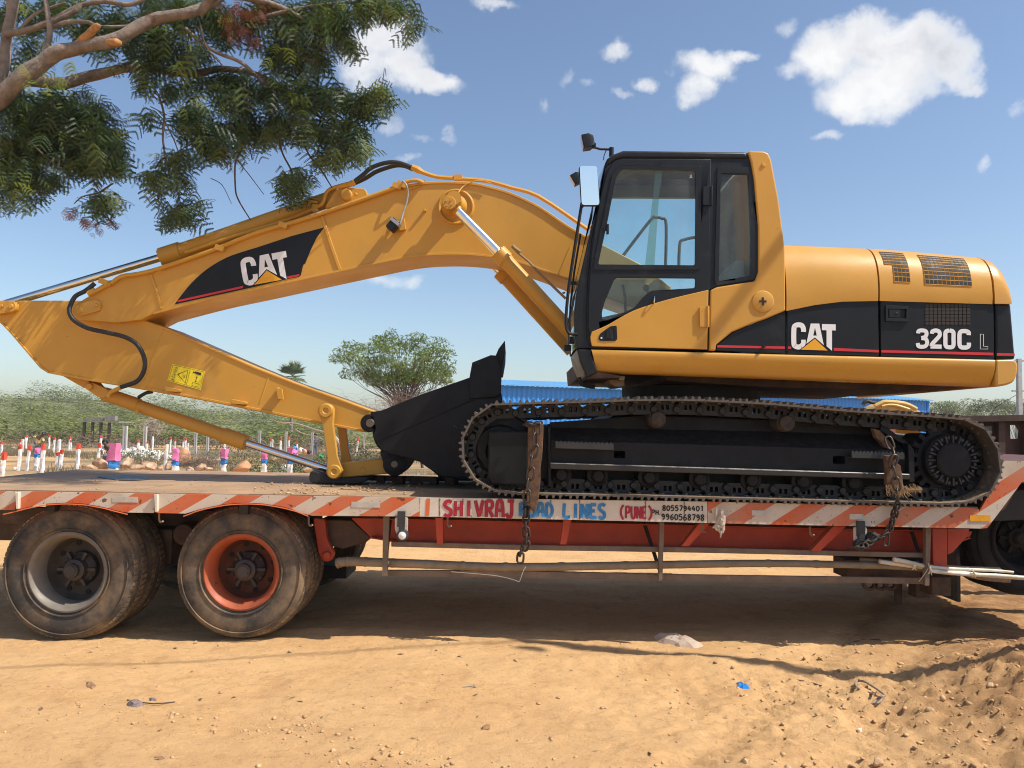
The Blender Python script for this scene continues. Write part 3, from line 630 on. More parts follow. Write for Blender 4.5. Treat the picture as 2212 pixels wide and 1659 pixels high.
# side lamps on their flaps
def side_lamp(x, y0, yl, lit):
    mb = MB(); mb.prism(rnd([(x-14, y0), (x+14, y0), (x+13, y0+34), (x+6, y0+44), (x-7, y0+42), (x-14, y0+26)], 4), YR-.01, YR+.01); f = obj('lamp_flap', mb, white_old, trailer)
    mb = MB(); mb.box(P(x, yl-36, YR-.02), (.06, .03, .12)); mb.box(P(x+1, yl-17, YR-.025), (.045, .04, .06)); mb.lathe(P(x+2, yl, YR-.06), [(0, .09), (.036, .09), (.046, .05), (.046, .0), (.038, -.004), (.036, .006), (0, .006)], seg=20)
    b = obj('side_lamp', mb, M('lamp_body', (.035, .037, .038), rough=.5, var=.3), trailer)
    if lit: mb = MB(); mb.lathe(P(x+2, yl, YR-.06), [(0, -.010), (.012, -.008), (.030, -.002), (.034, .004)], seg=18); l = obj('lens', mb, M('lamp_lens', (.75, .75, .72), rough=.2), None); l.parent = b
side_lamp(867, 1118, 1157, True); side_lamp(1859, 1139, 1178, False)
# rope hooks below the rail
for (x, y) in ((344, 1108), (667, 1116), (967, 1118), (1517, 1130), (1750, 1137)):
    mb = MB(); mb.tube([P(x, y, YR+.03), P(x, y+14, YR+.03), P(x+3, y+20, YR+.02), P(x+8, y+18, YR)], .008, 6, smooth=3); obj('rope_hook', mb, rail_brown, trailer)
# front gooseneck frame, landing gear
mb = MB(); mb.prism([(2014, 1141), (2046, 1141), (2046, 1226), (2016, 1224)], 6.66, 6.74); obj('support_leg', mb, frame_red, trailer, bevel=.004)
mb = MB(); mb.prism([(2047, 1142), (2094, 1143), (2088, 1160), (2058, 1193), (2047, 1198)], 6.70, 6.76); obj('gusset', mb, frame_red, trailer)
mb = MB(); mb.box(P(2020, 1262, 6.9), (.16, .2, .15)); mb.box(P(1985, 1268, 7.2), (.12, .14, .16)); mb.box(P(1940, 1268, 7.3), (.05, .05, .30)); mb.box(P(1905, 1225, 7.3), (.75, .3, .16))
for q in (1880, 1905, 1925): mb.lathe(P(q, 1262, 7.1), [(.035, 0), (.06, 0), (.06, .04), (.035, .04)], seg=14, closed=True)
mb.tube([P(2030, 1250, 6.85), P(2045, 1270, 6.85), P(2018, 1276, 6.85), P(2035, 1252, 6.85)], .009, 5)
obj('landing_gear', mb, M('rusty_brown_iron', (.07, .042, .03), rough=.75, var=.4, scale=14), trailer, bevel=.006)
mb = MB(); mb.prism([(2166, 997), (2600, 1003), (2600, 1060), (2205, 1044), (2170, 1100), (2120, 1120)], YR+.026, 9.3); obj('gooseneck', mb, M('gooseneck_frame', (.10, .035, .022), rough=.65, var=.3), trailer)
# ---- wheels
def wheel(name, c, R, rimR, width, rim_mat, hubz, face=True, parent=trailer, label=None):
    c = Vector(c); hw = width
    prof = [(rimR, .02), (rimR+.012, .004), (rimR+.06, -.012), (R*.80, -.016), (R*.90, .0), (R*.955, .022), (R*.985, .05), (R, .075), (R, hw-.075), (R*.985, hw-.05), (R*.9, hw), (rimR+.06, hw+.01), (rimR, hw-.02)]
    mb = MB(); mb.lathe(c, prof, seg=72, closed=True)
    for rr_ in (R*.875, rimR+.03): mb.lathe(c, [(rr_, -.010), (rr_+.004, -.021), (rr_+.009, -.010)], seg=72, closed=True)
    w = obj(name, mb, tyre_rubber, parent, label=label, smooth=40)
    mb = MB(); nl = 74
    for k in range(nl):
        a = 2*math.pi*k/nl
        for (r0, y0, y1, tw) in ((R+.001, .018, .085, .5), (R+.004, .092, hw-.092, .25), (R+.001, hw-.085, hw-.018, .5)):
            d = Vector((math.cos(a), 0, math.sin(a))); t_ = Vector((-math.sin(a), 0, math.cos(a))); h = .5*2*math.pi*R/nl*.74
            vs = []
            for (yy_, rr_, sh) in ((y0, r0-(.022 if y0 < .03 else .0), 0), (y1, r0-(.022 if y1 > hw-.03 else 0), tw*.03)):
                for e in (-h, h):
                    for rad in (rr_-.03, rr_): vs.append(c+d*rad+t_*(e+sh)+Vector((0, yy_, 0)))
            mb.add(vs, [(0, 1, 3, 2), (4, 6, 7, 5), (0, 4, 5, 1), (2, 3, 7, 6), (1, 5, 7, 3), (0, 2, 6, 4)])
    t = obj('tread', mb, tyre_tread, None, kind='stuff'); t.parent = w
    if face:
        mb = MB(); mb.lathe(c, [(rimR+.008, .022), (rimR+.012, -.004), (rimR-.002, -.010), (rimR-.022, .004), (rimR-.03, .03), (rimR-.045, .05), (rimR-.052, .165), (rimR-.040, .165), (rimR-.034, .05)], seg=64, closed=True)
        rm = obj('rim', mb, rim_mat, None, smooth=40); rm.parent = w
        mb = MB(); mb.lathe(c, [(rimR-.050, .15), (rimR-.058, .215), (rimR-.085, .25), (.12, .235), (.12, .25), (rimR-.07, .26), (rimR-.04, .2), (rimR-.042, .15)], seg=64, closed=True); dc = obj('rim_disc', mb, M('shade_dark_disc_'+rim_mat.name, tuple(q*.42 for q in rim_mat.node_tree.nodes['Principled BSDF'].inputs['Base Color'].default_value[:3]) if False else ((.15, .045, .022) if rim_mat is rim_orange else (.085, .068, .053)), rough=.75, var=.3, dirt=((.03, .022, .018), .45, 5)), None, smooth=40); dc.parent = w  # disc coloured darker to stand in for shade inside the deep dish
        mb = MB()
        for k in range(8):
            a = 2*math.pi*(k+.3)/8; mb.lathe(c+Vector((math.cos(a)*(rimR-.105), (.2375), math.sin(a)*(rimR-.105))), [(0, 0), (.021, 0), (.021, .01)], seg=12)
        hl = obj('hand_hole', mb, dark_inside, None, kind='stuff'); hl.parent = w
        mb = MB(); mb.lathe(c, [(0, hubz), (.042, hubz), (.046, hubz+.008), (.055, hubz+.012), (.058, hubz+.05), (.085, hubz+.06), (.09, hubz+.12), (.135, .185), (.14, .225)], seg=36)
        for k in range(10):
            a = 2*math.pi*k/10; q = c+Vector((math.cos(a)*.125, .17, math.sin(a)*.125)); mb.lathe(q, [(0, 0), (.014, 0), (.014, .05)], seg=6)
        for k in range(6): a = 2*math.pi*k/6; mb.box(c+Vector((math.cos(a)*.11, .15, math.sin(a)*.11)), (.09, .05, .022), Matrix.Rotation(-a, 3, 'Y'))
        hb = obj('hub', mb, hub_dark, None); hb.parent = w
    return w
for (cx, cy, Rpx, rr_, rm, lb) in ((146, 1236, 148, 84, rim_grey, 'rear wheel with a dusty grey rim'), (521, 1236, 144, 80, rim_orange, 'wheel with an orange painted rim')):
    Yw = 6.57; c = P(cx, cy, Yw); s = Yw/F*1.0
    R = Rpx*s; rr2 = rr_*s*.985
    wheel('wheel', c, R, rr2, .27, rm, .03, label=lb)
    wheel('wheel', c+Vector((0, .34, 0)), R, rr2, .27, rm, .03, face=False, label='inner wheel behind the '+lb)
    for yo in (2.15, 2.49): wheel('wheel', c+Vector((0, yo, 0)), R, rr2, .27, rm, .03, face=False, label='far side wheel on the same axle')
    mb = MB(); mb.cyl(c+Vector((0, .2, 0)), c+Vector((0, 2.6, 0)), .075); mb.box(c+Vector((0, .95, .12)), (.9, .12, .09)); mb.box(c+Vector((0, 1.75, .12)), (.9, .12, .09)); obj('axle', mb, under_dark, trailer)
mb = MB(); mb.prism([(-220, 1092), (690, 1108), (690, 1140), (-220, 1128)], 7.30, 7.42); obj('bogie_beam', mb, M('brown_frame', (.09, .055, .04)), trailer)
mb = MB(); mb.box(P(335, 1175, 7.35), (.42, .3, .30)); mb.box(P(335, 1150, 7.6), (3.0, .12, .18)); mb.lathe(P(395, 1155, 7.1), [(0, 0), (.09, 0), (.1, .05), (.1, .3)], seg=20); obj('bogie_frame', mb, M('brown_frame', (.09, .055, .04)), trailer, bevel=.01)
mb = MB(); mb.cyl(P(650, 1150, 7.1), P(720, 1210, 7.1), .03); obj('torque_rod', mb, under_dark, trailer); mb = MB(); mb.box(P(705, 1226, 8.2), (.5, .5, .12)); obj('air_tank', mb, under_dark, trailer)
# ---------------------------------------------------------------- excavator
YT, YC, YCF = 6.42, 6.60, 7.36
ex = thing('excavator', P(1580, 1090, 7.92), 'yellow tracked excavator with black cab chained down on the low trailer', 'excavator')
# ---- tracks: every shoe is a part, its chain link a sub-part
path_px = [(1062, 872), (1150, 869), (1281, 866), (1381, 862), (1500, 862), (1659, 870), (1834, 886), (1971, 895), (2079, 902), (2114, 914), (2137, 930), (2161, 975), (2165, 1030), (2146, 1060), (2125, 1080), (2071, 1091), (1900, 1087), (1659, 1081), (1400, 1074), (1150, 1069), (1098, 1068), (1043, 1056), (1003, 1018), (991, 962), (1012, 907)]
loop = [P(a, b, YT) for a, b in path_px]; loop = [Vector((p.x, 0, p.z)) for p in loop]
seg = [(loop[i], loop[(i+1) % len(loop)]) for i in range(len(loop))]; tot = sum((b-a).length for a, b in seg)
NS = 50; pitch = tot/NS
def at(s):
    s %= tot
    for a, b in seg:
        l = (b-a).length
        if s <= l: return a+(b-a)*(s/l)
        s -= l
    return seg[0][0]
def shoe_mesh():
    h = pitch/2; pr = [(-h-.008, -.014), (h-.012, -.014), (h+.004, -.004), (h+.004, .006), (h-.02, -.001)]
    up = [(h-.03, 0), (h-.036, .025), (h-.046, .025), (h-.056, 0), (.014, 0), (.006, .024), (-.006, .024), (-.014, 0), (-h+.052, 0), (-h+.046, .025), (-h+.036, .025), (-h+.024, 0), (-h-.008, -.004)]
    pts = [Vector((s, 0, n)) for s, n in pr[:4]+up]; mb = MB(); mb.slab([pts], Vector((0, .60, 0)))
    for k in (-.055, .055):
        for yy in (.13, .22): mb.lathe((k, yy, -.016), [(0, -.012), (.013, -.012), (.013, .004)], axis=(0, 0, 1), seg=6)
    me = mb.mesh('track_shoe', 25); me.materials.append(shoe_steel); return me
def link_mesh():
    h = pitch/2; out = [(-h*.55, -.016), (h*.55, -.016), (h*.8, -.04), (h*1.15, -.052), (h*1.3, -.078), (h*1.15, -.105), (h*.7, -.118), (-h*.7, -.118), (-h*1.0, -.098), (-h*1.0, -.05), (-h*.8, -.035)]
    mb = MB()
    for y0 in (.20, .36):
        mb.slab([[Vector((a, y0, b)) for a, b in out], [Vector((q, y0, r)) for q, r in ((-.03, -.04), (-.005, -.04), (-.005, -.08), (-.03, -.08))], [Vector((q, y0, r)) for q, r in ((.012, -.04), (.036, -.04), (.036, -.08), (.012, -.08))]], Vector((0, .045, 0)))
    mb.lathe((h, .165, -.078), [(0, 0), (.024, 0), (.028, .006), (.028, .27), (0, .275)], seg=14)
    me = mb.mesh('track_link', 25); me.materials.append(link_black); return me
sm, lm = shoe_mesh(), link_mesh()
inv = Matrix.Translation(ex.location).inverted()
for side in (0, 1):
    for i in range(NS):
        a, b = at(i*pitch), at((i+1)*pitch); c = (a+b)/2; t = (b-a).normalized(); n = Vector((-t.z, 0, t.x))
        if i*pitch >= 0: n = n if n.dot(c-Vector((P(1580, 980, YT).x, 0, P(1580, 980, YT).z))) > 0 else -n
        yb = YT if side == 0 else 8.82
        yv = Vector((0, 1, 0)); tt = yv.cross(n)
        m = Matrix(((tt.x, 0, n.x, c.x), (0, 1, 0, yb), (tt.z, 0, n.z, c.z), (0, 0, 0, 1)))
        s_ = inst(sm, 'track_shoe', ex, inv @ m)
        l_ = inst(lm, 'track_link', s_, Matrix.Identity(4))
def both(fn):
    for dy in (0, 2.40): fn(dy)
# idler, sprocket, rollers, frame
mb = MB(); c = P(1080, 975, 6.62); mb.lathe(c, [(0, .02), (.10, .02), (.12, 0), (.20, .0), (.22, .05), (.30, .06), (.31, .02), (.335, .02), (.335, .26), (.0, .26)], seg=48); obj('idler_wheel', mb, track_black, ex)
mb = MB(); mb.prism(rnd([(1054, 931), (1141, 932), (1141, 1048), (1062, 1048), (1054, 1036)], 5), 6.50, 6.9); obj('idler_guard', mb, track_black, ex, bevel=.02)
mb = MB(); mb.prism([(1140, 917), (1183, 919), (1186, 1050), (1141, 1046)], 6.62, 6.95); mb.prism([(1183, 921), (1189, 924), (1191, 1052), (1184, 1052)], 6.52, 6.95); mb.prism([(1134, 914), (1182, 917), (1182, 921), (1134, 919)], 6.54, 6.9); obj('frame_bulkhead', mb, track_black, ex, bevel=.006)
fr = [(1190, 951), (1659, 965), (1966, 974), (1968, 1020), (1909, 1019), (1659, 1013), (1190, 999)]
mb = MB(); mb.prism(fr, 6.56, 6.99, [rnd([(1325, 974), (1350, 974), (1351, 990), (1326, 990)], 4, 2)[::-1], rnd([(1799, 985), (1826, 985), (1826, 1003), (1799, 1003)], 4, 2)[::-1]]); tf = obj('track_frame', mb, track_black, ex, bevel=.006)
mb = MB(); mb.grid([[P(1190, 952, 6.56), P(1659, 966, 6.56), P(1966, 975, 6.56)], [P(1190, 923, 6.80), P(1659, 932, 6.80), P(1930, 940, 6.80)]]); mb.prism([(1190, 912), (1400, 898), (1659, 908), (1880, 920), (1940, 960), (1190, 960)], 6.80, 6.99); obj('frame_top', mb, track_black, ex, recalc=False)
mb = MB(); mb.prism([(1188, 1000), (1659, 1014.5), (1966, 1024), (1966, 1036), (1659, 1027), (1188, 1013)], 6.47, 6.75); obj('frame_ledge', mb, M('ledge_black', (.022, .021, .02), rough=.4, var=.2, dust=((.55, .5, .43), .75)), ex, bevel=.007)
mb = MB(); mb.prism([(1962, 957), (1975, 972), (1976, 1042), (1964, 1042)], 6.50, 6.95); mb.prism([(1905, 915), (1962, 957), (1962, 966), (1900, 930)], 6.60, 6.8); obj('frame_end_plate', mb, track_black, ex, bevel=.005)
mb = MB(); mb.prism([(1186, 1012), (1966, 1036), (1966, 1075), (1186, 1062)], 6.80, 6.86); obj('frame_inner', mb, dark_inside, ex)
for x, y in ((1213, 1026), (1293, 1029), (1404, 1032), (1515, 1036), (1627, 1038), (1738, 1041), (1848, 1044)):
    mb = MB(); mb.lathe(P(x, y, 6.55), [(0, 0), (.04, 0), (.05, .01), (.055, .03), (.058, .05), (.085, .06), (.09, .08), (.09, .35), (0, .35)], seg=28); obj('track_roller', mb, track_black, ex)
for x, y in ((1423, 905), (1702, 914)):
    mb = MB(); mb.lathe(P(x, y, 6.56), [(0, 0), (.055, 0), (.062, .008), (.066, .04), (.06, .05), (.072, .06), (.072, .35), (0, .35)], seg=28); cr = obj('carrier_roller', mb, M('roller_dusty', (.05, .038, .03), rough=.8, var=.5, scale=40, bump=.004, bscale=60), ex)
    mb = MB(); mb.prism(rnd([(x-22, y+30), (x+12, y+31), (x+20, y+42), (x-12, y+42)], 6), 6.775, 6.79); o = obj('frame_slot', mb, dark_inside, ex)
for x0, x1, y0, dy in ((1200, 1326, 953, 4), (1840, 1954, 974, 3)):
    mb = MB(); tp = []; nn = 14
    for k in range(nn):
        q0 = x0+(x1-x0)*k/nn; q1 = x0+(x1-x0)*(k+.6)/nn; yy = y0+dy*k/nn; tp += [(q0, yy), (q1, yy), (q1, yy+2.6), (x0+(x1-x0)*(k+1)/nn-.5, yy+2.6)]
    mb.prism(tp+[(x1, y0+dy+15), (x0, y0+15)], 6.46, 6.48); mb.prism([(x0, y0+13), (x1, y0+dy+13), (x1, y0+dy+15), (x0, y0+15)], 6.48, 6.58); obj('step', mb, M('step_black', (.03, .03, .03), rough=.45), ex)
c = P(2063, 995, 6.50); mb = MB(); mb.lathe(c, [(0, 0), (.125, .0), (.140, .012), (.142, .05), (.205, .06), (.212, .08), (.212, .3), (0, .3)], seg=56); fd = obj('final_drive', mb, track_black, ex)
mb = MB()
for k in range(20):
    a = 2*math.pi*k/20; d = Vector((math.cos(a), 0, math.sin(a)))
    mb.box(c+d*.172+Vector((0, .045, 0)), (.058, .05, .010), Matrix.Rotation(-a, 3, 'Y')); a += math.pi/20; d = Vector((math.cos(a), 0, math.sin(a))); mb.lathe(c+d*.183+Vector((0, .035, 0)), [(0, 0), (.013, 0), (.013, .04)], seg=6)
b_ = obj('bolt_ring', mb, M('drive_bolts', (.04, .042, .045), rough=.5, var=.4, scale=30), None); b_.parent = fd
mb = MB(); mb.lathe(c, [(.20, .12), (.245, .12), (.245, .16), (.2, .16)], seg=40, closed=True)
for k in range(21): a = 2*math.pi*k/21; mb.box(c+Vector((math.cos(a)*.265, .14, math.sin(a)*.265)), (.07, .045, .035), Matrix.Rotation(-a, 3, 'Y'))
obj('sprocket', mb, track_black, ex)
mb = MB(); mb.prism([(1972, 950), (1990, 935), (2060, 940), (2130, 925), (2152, 985), (2150, 1035), (2110, 1070), (2040, 1068), (1975, 1044)], 6.72, 6.98); obj('drive_housing', mb, track_black, ex, bevel=.02)
# far side track frame, car body, swing ring
mb = MB(); mb.prism([(1100, 935), (1190, 915), (1900, 930), (2140, 960), (2120, 1060), (1100, 1050)], 8.86, 9.3); obj('far_track_frame', mb, track_black, ex, bevel=.02)
mb = MB(); mb.prism([(1330, 895), (1640, 893), (1720, 915), (1780, 990), (1260, 985), (1290, 920)], 6.98, 8.88); obj('car_body', mb, track_black, ex, bevel=.02)
cb = P(1490, 862, 7.92); mb = MB(); mb.lathe(cb, [(0, -.12), (.60, -.12), (.62, -.10), (.62, -.02), (.66, -.01), (.66, .10), (0, .10)], axis=(0, 0, 1), seg=56); obj('swing_ring', mb, dark_inside, ex)
# ---- revolving frame: yellow skirt, dark dirty underside, counterweight
sk_t = [(1277, 754.5), (1400, 757.5), (1659, 765), (1900, 771), (2148.5, 777)]; sk_b = [(1291, 804.5), (1400, 808), (1659, 817), (1900, 826.5), (2149, 835)]
rows = []
for (a0, b0), (a1, b1) in zip(sk_t, sk_b):
    A_, B_ = P(a0, b0, YC), P(a1, b1, YC); rows.append([A_+Vector((0, .06, 0)), A_+Vector((0, .004, 0)), A_.lerp(B_, .04)+Vector((0, -.008, 0))]+[A_.lerp(B_, t)+Vector((0, -.010+.12*max(0, t-.15)**1.8, 0)) for t in (.12, .25, .4, .55, .7, .82, .91)]+[A_.lerp(B_, .97)+Vector((0, .09, 0)), A_.lerp(B_, 1)+Vector((0, .13, 0))])
mb = MB(); mb.grid(rows); obj('side_skirt', mb, yellow_glossy, ex, smooth=50)
mb = MB(); mb.prism([(1268, 760), (2149, 778), (2149, 832), (1980, 827), (1659, 814), (1291, 801), (1272, 800)], YC+.15, 9.28)
mb.prism([(1430, 806), (2000, 826), (2040, 832), (1980, 843), (1660, 836), (1440, 822)], YC+.35, 9.1)
obj('underframe', mb, M('soiled_underside', (.075, .042, .024), rough=.8, var=.5, scale=5, dirt=((.20, .13, .08), .3, 4), bump=.004), ex)
mb = MB(); mb.prism(rnd([(1313, 812), (1346, 812), (1350, 834), (1330, 836), (1318, 828)], 4), YC+.3, YC+.7); mb.prism([(1336, 812), (1350, 812), (1349, 822), (1338, 822)], YC+.2, YC+.3); obj('travel_alarm', mb, M('soiled_casting', (.30, .20, .12), rough=.7, var=.3), ex, bevel=.02)
mb = MB(); mb.tube([P(1251, 815, YC+.3), P(1253, 823, YC+.3), P(1262, 832, YC+.3), P(1285, 836, YC+.3)], .018, 8, smooth=4); obj('hose', mb, rubber_black, ex)
def rounded_end(poly, name, mat, bev, y0=YC, y1=9.28): mb = MB(); mb.prism(poly, y0, y1); return obj(name, mb, mat, ex, bevel=bev, bseg=4)
rounded_end(cat2([(2151, 777), (2170, 776.5), (2191, 777), (2199, 787), (2198, 806), (2191, 824), (2175, 832), (2151, 836)], 3)[:-1]+[(2151, 836)], 'counterweight', yellow_glossy, .03)
rounded_end([(2150, 655), (2184, 656), (2189, 715), (2194, 776), (2151, 776)], 'counterweight_band', black_decal, .02, YC+.018, 9.26)
# ---- bonnets: a curved shell, straight at the side and rolling over to the top
DEP = .42
def shell_fn(bot, topl):
    """bot, topl: px outlines at the side and at the crown, same x order"""
    bx = [b[0] for b in bot]
    def S(x, t):
        yb = np.interp(x, bx, [b[1] for b in bot]); b = P(x, float(yb), YC)
        xt = 1106+(x-1106)*YC/(YC+DEP); yt = np.interp(xt, [q[0] for q in topl], [q[1] for q in topl]); z1 = P(xt, float(yt), YC+DEP).z
        th = t*math.pi/2; q = .72
        return Vector((b.x, YC-.004+DEP*(1-math.cos(th)**q), b.z+(z1-b.z)*math.sin(th)**q))
    return S
topl = [(1640, 532), (1695, 536), (1886, 544.5), (1996, 554), (2126, 566), (2140, 572), (2156, 586), (2174, 614), (2184, 640)]
S_mid = shell_fn([(1697, 671), (1759, 658), (1819, 650.5), (1900, 649)], topl)
S_rear = shell_fn([(1900, 649), (2147, 656), (2186, 657)], topl)
def shell(S, x0, x1, nx_, name, parent=ex):
    rows = []; ts = [0, .03, .1, .2, .3, .4, .5, .6, .7, .8, .9, .96, 1.0]
    for x in np.linspace(x0, x1, nx_):
        r_ = [S(x, t) for t in ts]; b0 = r_[0].copy(); col = [b0+Vector((0, .05, .012)), b0+Vector((0, .006, -.004))]+r_[1:]
        zt = r_[-1].z; xx = b0.x; far = [Vector((xx, 16-.12-q.y, q.z)) for q in reversed(r_)]; rows.append(col+far)
    mb = MB(); mb.grid(rows); n_ = len(rows[0])
    for rr_ in (rows[0], rows[-1]): mb.add(rr_, [tuple(range(n_))])
    return obj(name, mb, yellow, parent, smooth=40)
bm1 = shell(S_mid, 1699, 1897, 14, 'bonnet')
bm2 = shell(S_rear, 1901, 2144, 16, 'bonnet')
# rear quarter: rolls over towards the counterweight end as well
rows = []
for k in range(9):
    a = k/8*math.pi/2; x = 2149+36*math.sin(a)**.9
    ts = [0, .05, .2, .4, .6, .8, 1.0]; sc = .10+.90*max(0, math.cos(a))**.55
    r_ = []
    for t in ts:
        q = S_rear(2147, t); b0 = S_rear(2147, 0); xx = P(x, 656, YC).x; r_.append(Vector((xx, q.y, b0.z+(q.z-b0.z)*sc)))
    rows.append([r_[0]+Vector((0, .03, 0))]+r_+[Vector((v.x, 15.88-v.y, v.z)) for v in reversed(r_)])
mb = MB(); mb.grid(rows); mb.add(rows[0], [tuple(range(len(rows[0])))]); mb.add(rows[-1], [tuple(range(len(rows[-1])))]); obj('counterweight_hood', mb, yellow_glossy, ex, smooth=50)
mb = MB(); mb.prism([(1690, 560), (1890, 566), (2100, 582), (2140, 610), (2150, 770), (1690, 760)], YC+.12, 9.1); obj('engine_bay', mb, dark_inside, ex)
# black side panels
mb = MB(); mb.prism([(1548, 757), (1548, 746), (1581, 718.5), (1620, 702), (1659, 688), (1696.5, 672), (1697, 764.5)], YC+.012, YC+.04); obj('side_panel', mb, black_decal, ex, bevel=.004)
mb = MB(); mb.prism([(1701, 664), (1759, 650), (1819, 643), (1897, 642), (1899, 769), (1701, 765)], YC+.014, YC+.04); obj('side_panel', mb, black_decal, ex, bevel=.004)
mb = MB(); mb.prism([(1902, 642), (2146, 648), (2148, 776), (1903, 770)], YC+.014, YC+.04); sp3 = obj('side_panel', mb, black_decal, ex, bevel=.004)
YD = YC+.0105
mb = MB()
for q in ([(1549, 745.5), (1695.5, 748.5), (1695.5, 753.5), (1549, 750.5)], ZZ(3024, 800, [(172, 1238), (200, 1239), (200, 1259), (172, 1258)]), ZZ(3024, 800, [(568, 1250), (958, 1269), (958, 1290), (568, 1275)]), ZZ(3024, 800, [(980, 1269), (1948, 1292), (1948, 1315), (980, 1290)])): mb.sheet(q, YD)
mb.sheet(ZZ(3024, 800, [(1978, 1295), (2132, 1298), (2134, 1319), (1979, 1318)]), YC+.0150)
obj('red_stripe', mb, red_paint, ex)
# maker's lettering as printed on the panels
def arc_pts(z): return cat2(z, 6)
Cst = [(306, 1112), (306, 1086), (293, 1058), (265, 1051), (237, 1058), (224, 1086), (224, 1212), (238, 1236), (264, 1243), (285, 1236)]
Cst2 = [(285, 1236), (304, 1213), (306, 1180)]
Apl = [(369, 1040), (443, 1040), (482, 1226), (405, 1160), (331, 1216)]; Ah = [(406, 1074), (421, 1144), (391, 1144)]
Tpl = [(466, 1044), (585, 1047), (585, 1100), (553, 1099), (553, 1276), (506, 1236), (506, 1098), (466, 1097)]
Tri = [(405, 1171), (285, 1265), (515, 1273)]
def logo(map_, Y, parent, wscale):
    mb = MB(); s = wscale
    cs = cat2(Cst, 5); cs2 = cat2(Cst2, 5)[1:]
    mb.ribbon([map_(q) for q in cs], 43*s, Y); mb.ribbon([map_(q) for q in [cs[-1]]+cs2], 40*s, Y-.0004)
    for poly, hole in ((Apl, Ah), (Tpl, None)):
        loops = [[P(*map_(q), Y) for q in poly]]+([[P(*map_(q), Y) for q in hole]] if hole else [])
        tri = tessellate_polygon([[Vector((p.x, p.z, 0)) for p in lp] for lp in loops]); mb.add([p for lp in loops for p in lp], [tuple(t) for t in tri])
    obj('letters', mb, white_decal, parent, recalc=False)
    mb = MB(); mb.sheet([map_(q) for q in [(405, 1163), (270, 1268), (530, 1278)]], Y-.0009); mb2 = MB(); mb2.sheet([map_(q) for q in Tri], Y-.0015)
    obj('letter_edge', mb, black_decal, parent, recalc=False); obj('triangle', mb2, orange_decal, parent, recalc=False)
zr_ = lambda q: ((3024+q[0]*.4557)/1.82278, (800+q[1]*.4557)/1.82278)
logo(zr_, YC+.0095, ex, .25)
mb = MB()
D3 = [(1297, 1125), (1302, 1105), (1330, 1099), (1362, 1106), (1370, 1130), (1358, 1155), (1325, 1166)]; D3b = [(1325, 1166), (1362, 1172), (1375, 1205), (1362, 1233), (1330, 1241), (1300, 1234), (1294, 1208)]
D2 = [(1416, 1128), (1422, 1107), (1452, 1100), (1478, 1110), (1484, 1140), (1462, 1170), (1422, 1212), (1412, 1236)]; D2b = [(1404, 1238), (1500, 1240)]
D0 = [(1567, 1101), (1536, 1112), (1533, 1170), (1536, 1232), (1567, 1245), (1600, 1234), (1603, 1170), (1600, 1112), (1568, 1101)]
DC = [(1734, 1140), (1732, 1115), (1697, 1105), (1660, 1116), (1654, 1175), (1660, 1236), (1697, 1248), (1732, 1238), (1736, 1205)]
for i, (st, w) in enumerate(((D3, 34), (D3b, 34), (D2, 35), (D2b, 36), (D0, 36), (DC, 37))): mb.ribbon([zr_(q) for q in (cat2(st, 5) if len(st) > 2 else st)], w*.25, YC+.0095-.0004*(i % 3))
obj('letters', mb, white_decal, ex, recalc=False)
mb = MB(); mb.ribbon([zr_(q) for q in [(1834, 1132), (1834, 1260), (1900, 1260), (1900, 1238), (1862, 1237), (1862, 1132), (1832, 1132)]], 1.1, YC+.009); obj('letters', mb, white_decal, ex, recalc=False)
# grilles: dark mesh with raised bars on the shell
def grille(S, z0, nc, nr, name, skip=None, xf=None):
    """z0: corner px (x0,y0,x1,y1) on the shell by (x, t)"""
    x0, t0, x1, t1 = z0; nrm = lambda x, t: ((S(x+2, t)-S(x-2, t)).cross(S(x, min(t+.03, 1))-S(x, max(t-.03, 0)))).normalized()*-1
    def pt(u, v, o):
        x = x0+(x1-x0)*u; t = t0+(t1-t0)*v; n_ = nrm(x, t)
        if n_.y > 0: n_ = -n_
        return S(x, t)+n_*o
    ok = lambda c_, r_: not (skip and skip(c_, r_))
    mb = MB(); m2 = MB()
    for c_ in range(nc):
        for r_ in range(nr):
            if ok(c_, r_):
                e = .12; mb.add([pt((c_+e)/nc, (r_+e)/nr, .004), pt((c_+1-e)/nc, (r_+e)/nr, .004), pt((c_+1-e)/nc, (r_+1-e)/nr, .004), pt((c_+e)/nc, (r_+1-e)/nr, .004)], [(0, 1, 2, 3)])
    g = obj(name, mb, dark_inside, ex, recalc=False)
    for c_ in range(nc+1):
        rws = [r_ for r_ in range(nr) if (c_ < nc and ok(c_, r_)) or (c_ > 0 and ok(c_-1, r_))]
        if rws: m2.tube([pt(c_/nc, v/nr, .0015) for v in range(min(rws), max(rws)+2)], .0042, 4)
    for r_ in range(nr+1):
        cls = [c_ for c_ in range(nc) if (r_ < nr and ok(c_, r_)) or (r_ > 0 and ok(c_, r_-1))]
        if cls: m2.tube([pt(u/nc, r_/nr, .0015) for u in range(min(cls), max(cls)+2)], .0042, 4)
    b = obj('grille_bars', m2, yellow_glossy, None, kind='stuff'); b.parent = g
grille(S_rear, (1916, .13, 1967, .62), 6, 9, 'grille', skip=lambda c_, r_: c_ < 2 and r_ < 4)
grille(S_rear, (1999, .12, 2100, .60), 11, 9, 'grille')
gx0, gy0, gx1, gy1 = 1998, 656.5, 2097, 702
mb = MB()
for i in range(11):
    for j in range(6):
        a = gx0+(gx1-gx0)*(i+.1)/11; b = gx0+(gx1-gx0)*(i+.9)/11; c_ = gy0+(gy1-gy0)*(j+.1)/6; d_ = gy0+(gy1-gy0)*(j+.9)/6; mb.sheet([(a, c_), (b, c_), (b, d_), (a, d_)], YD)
obj('grille', mb, brown_grille, sp3)
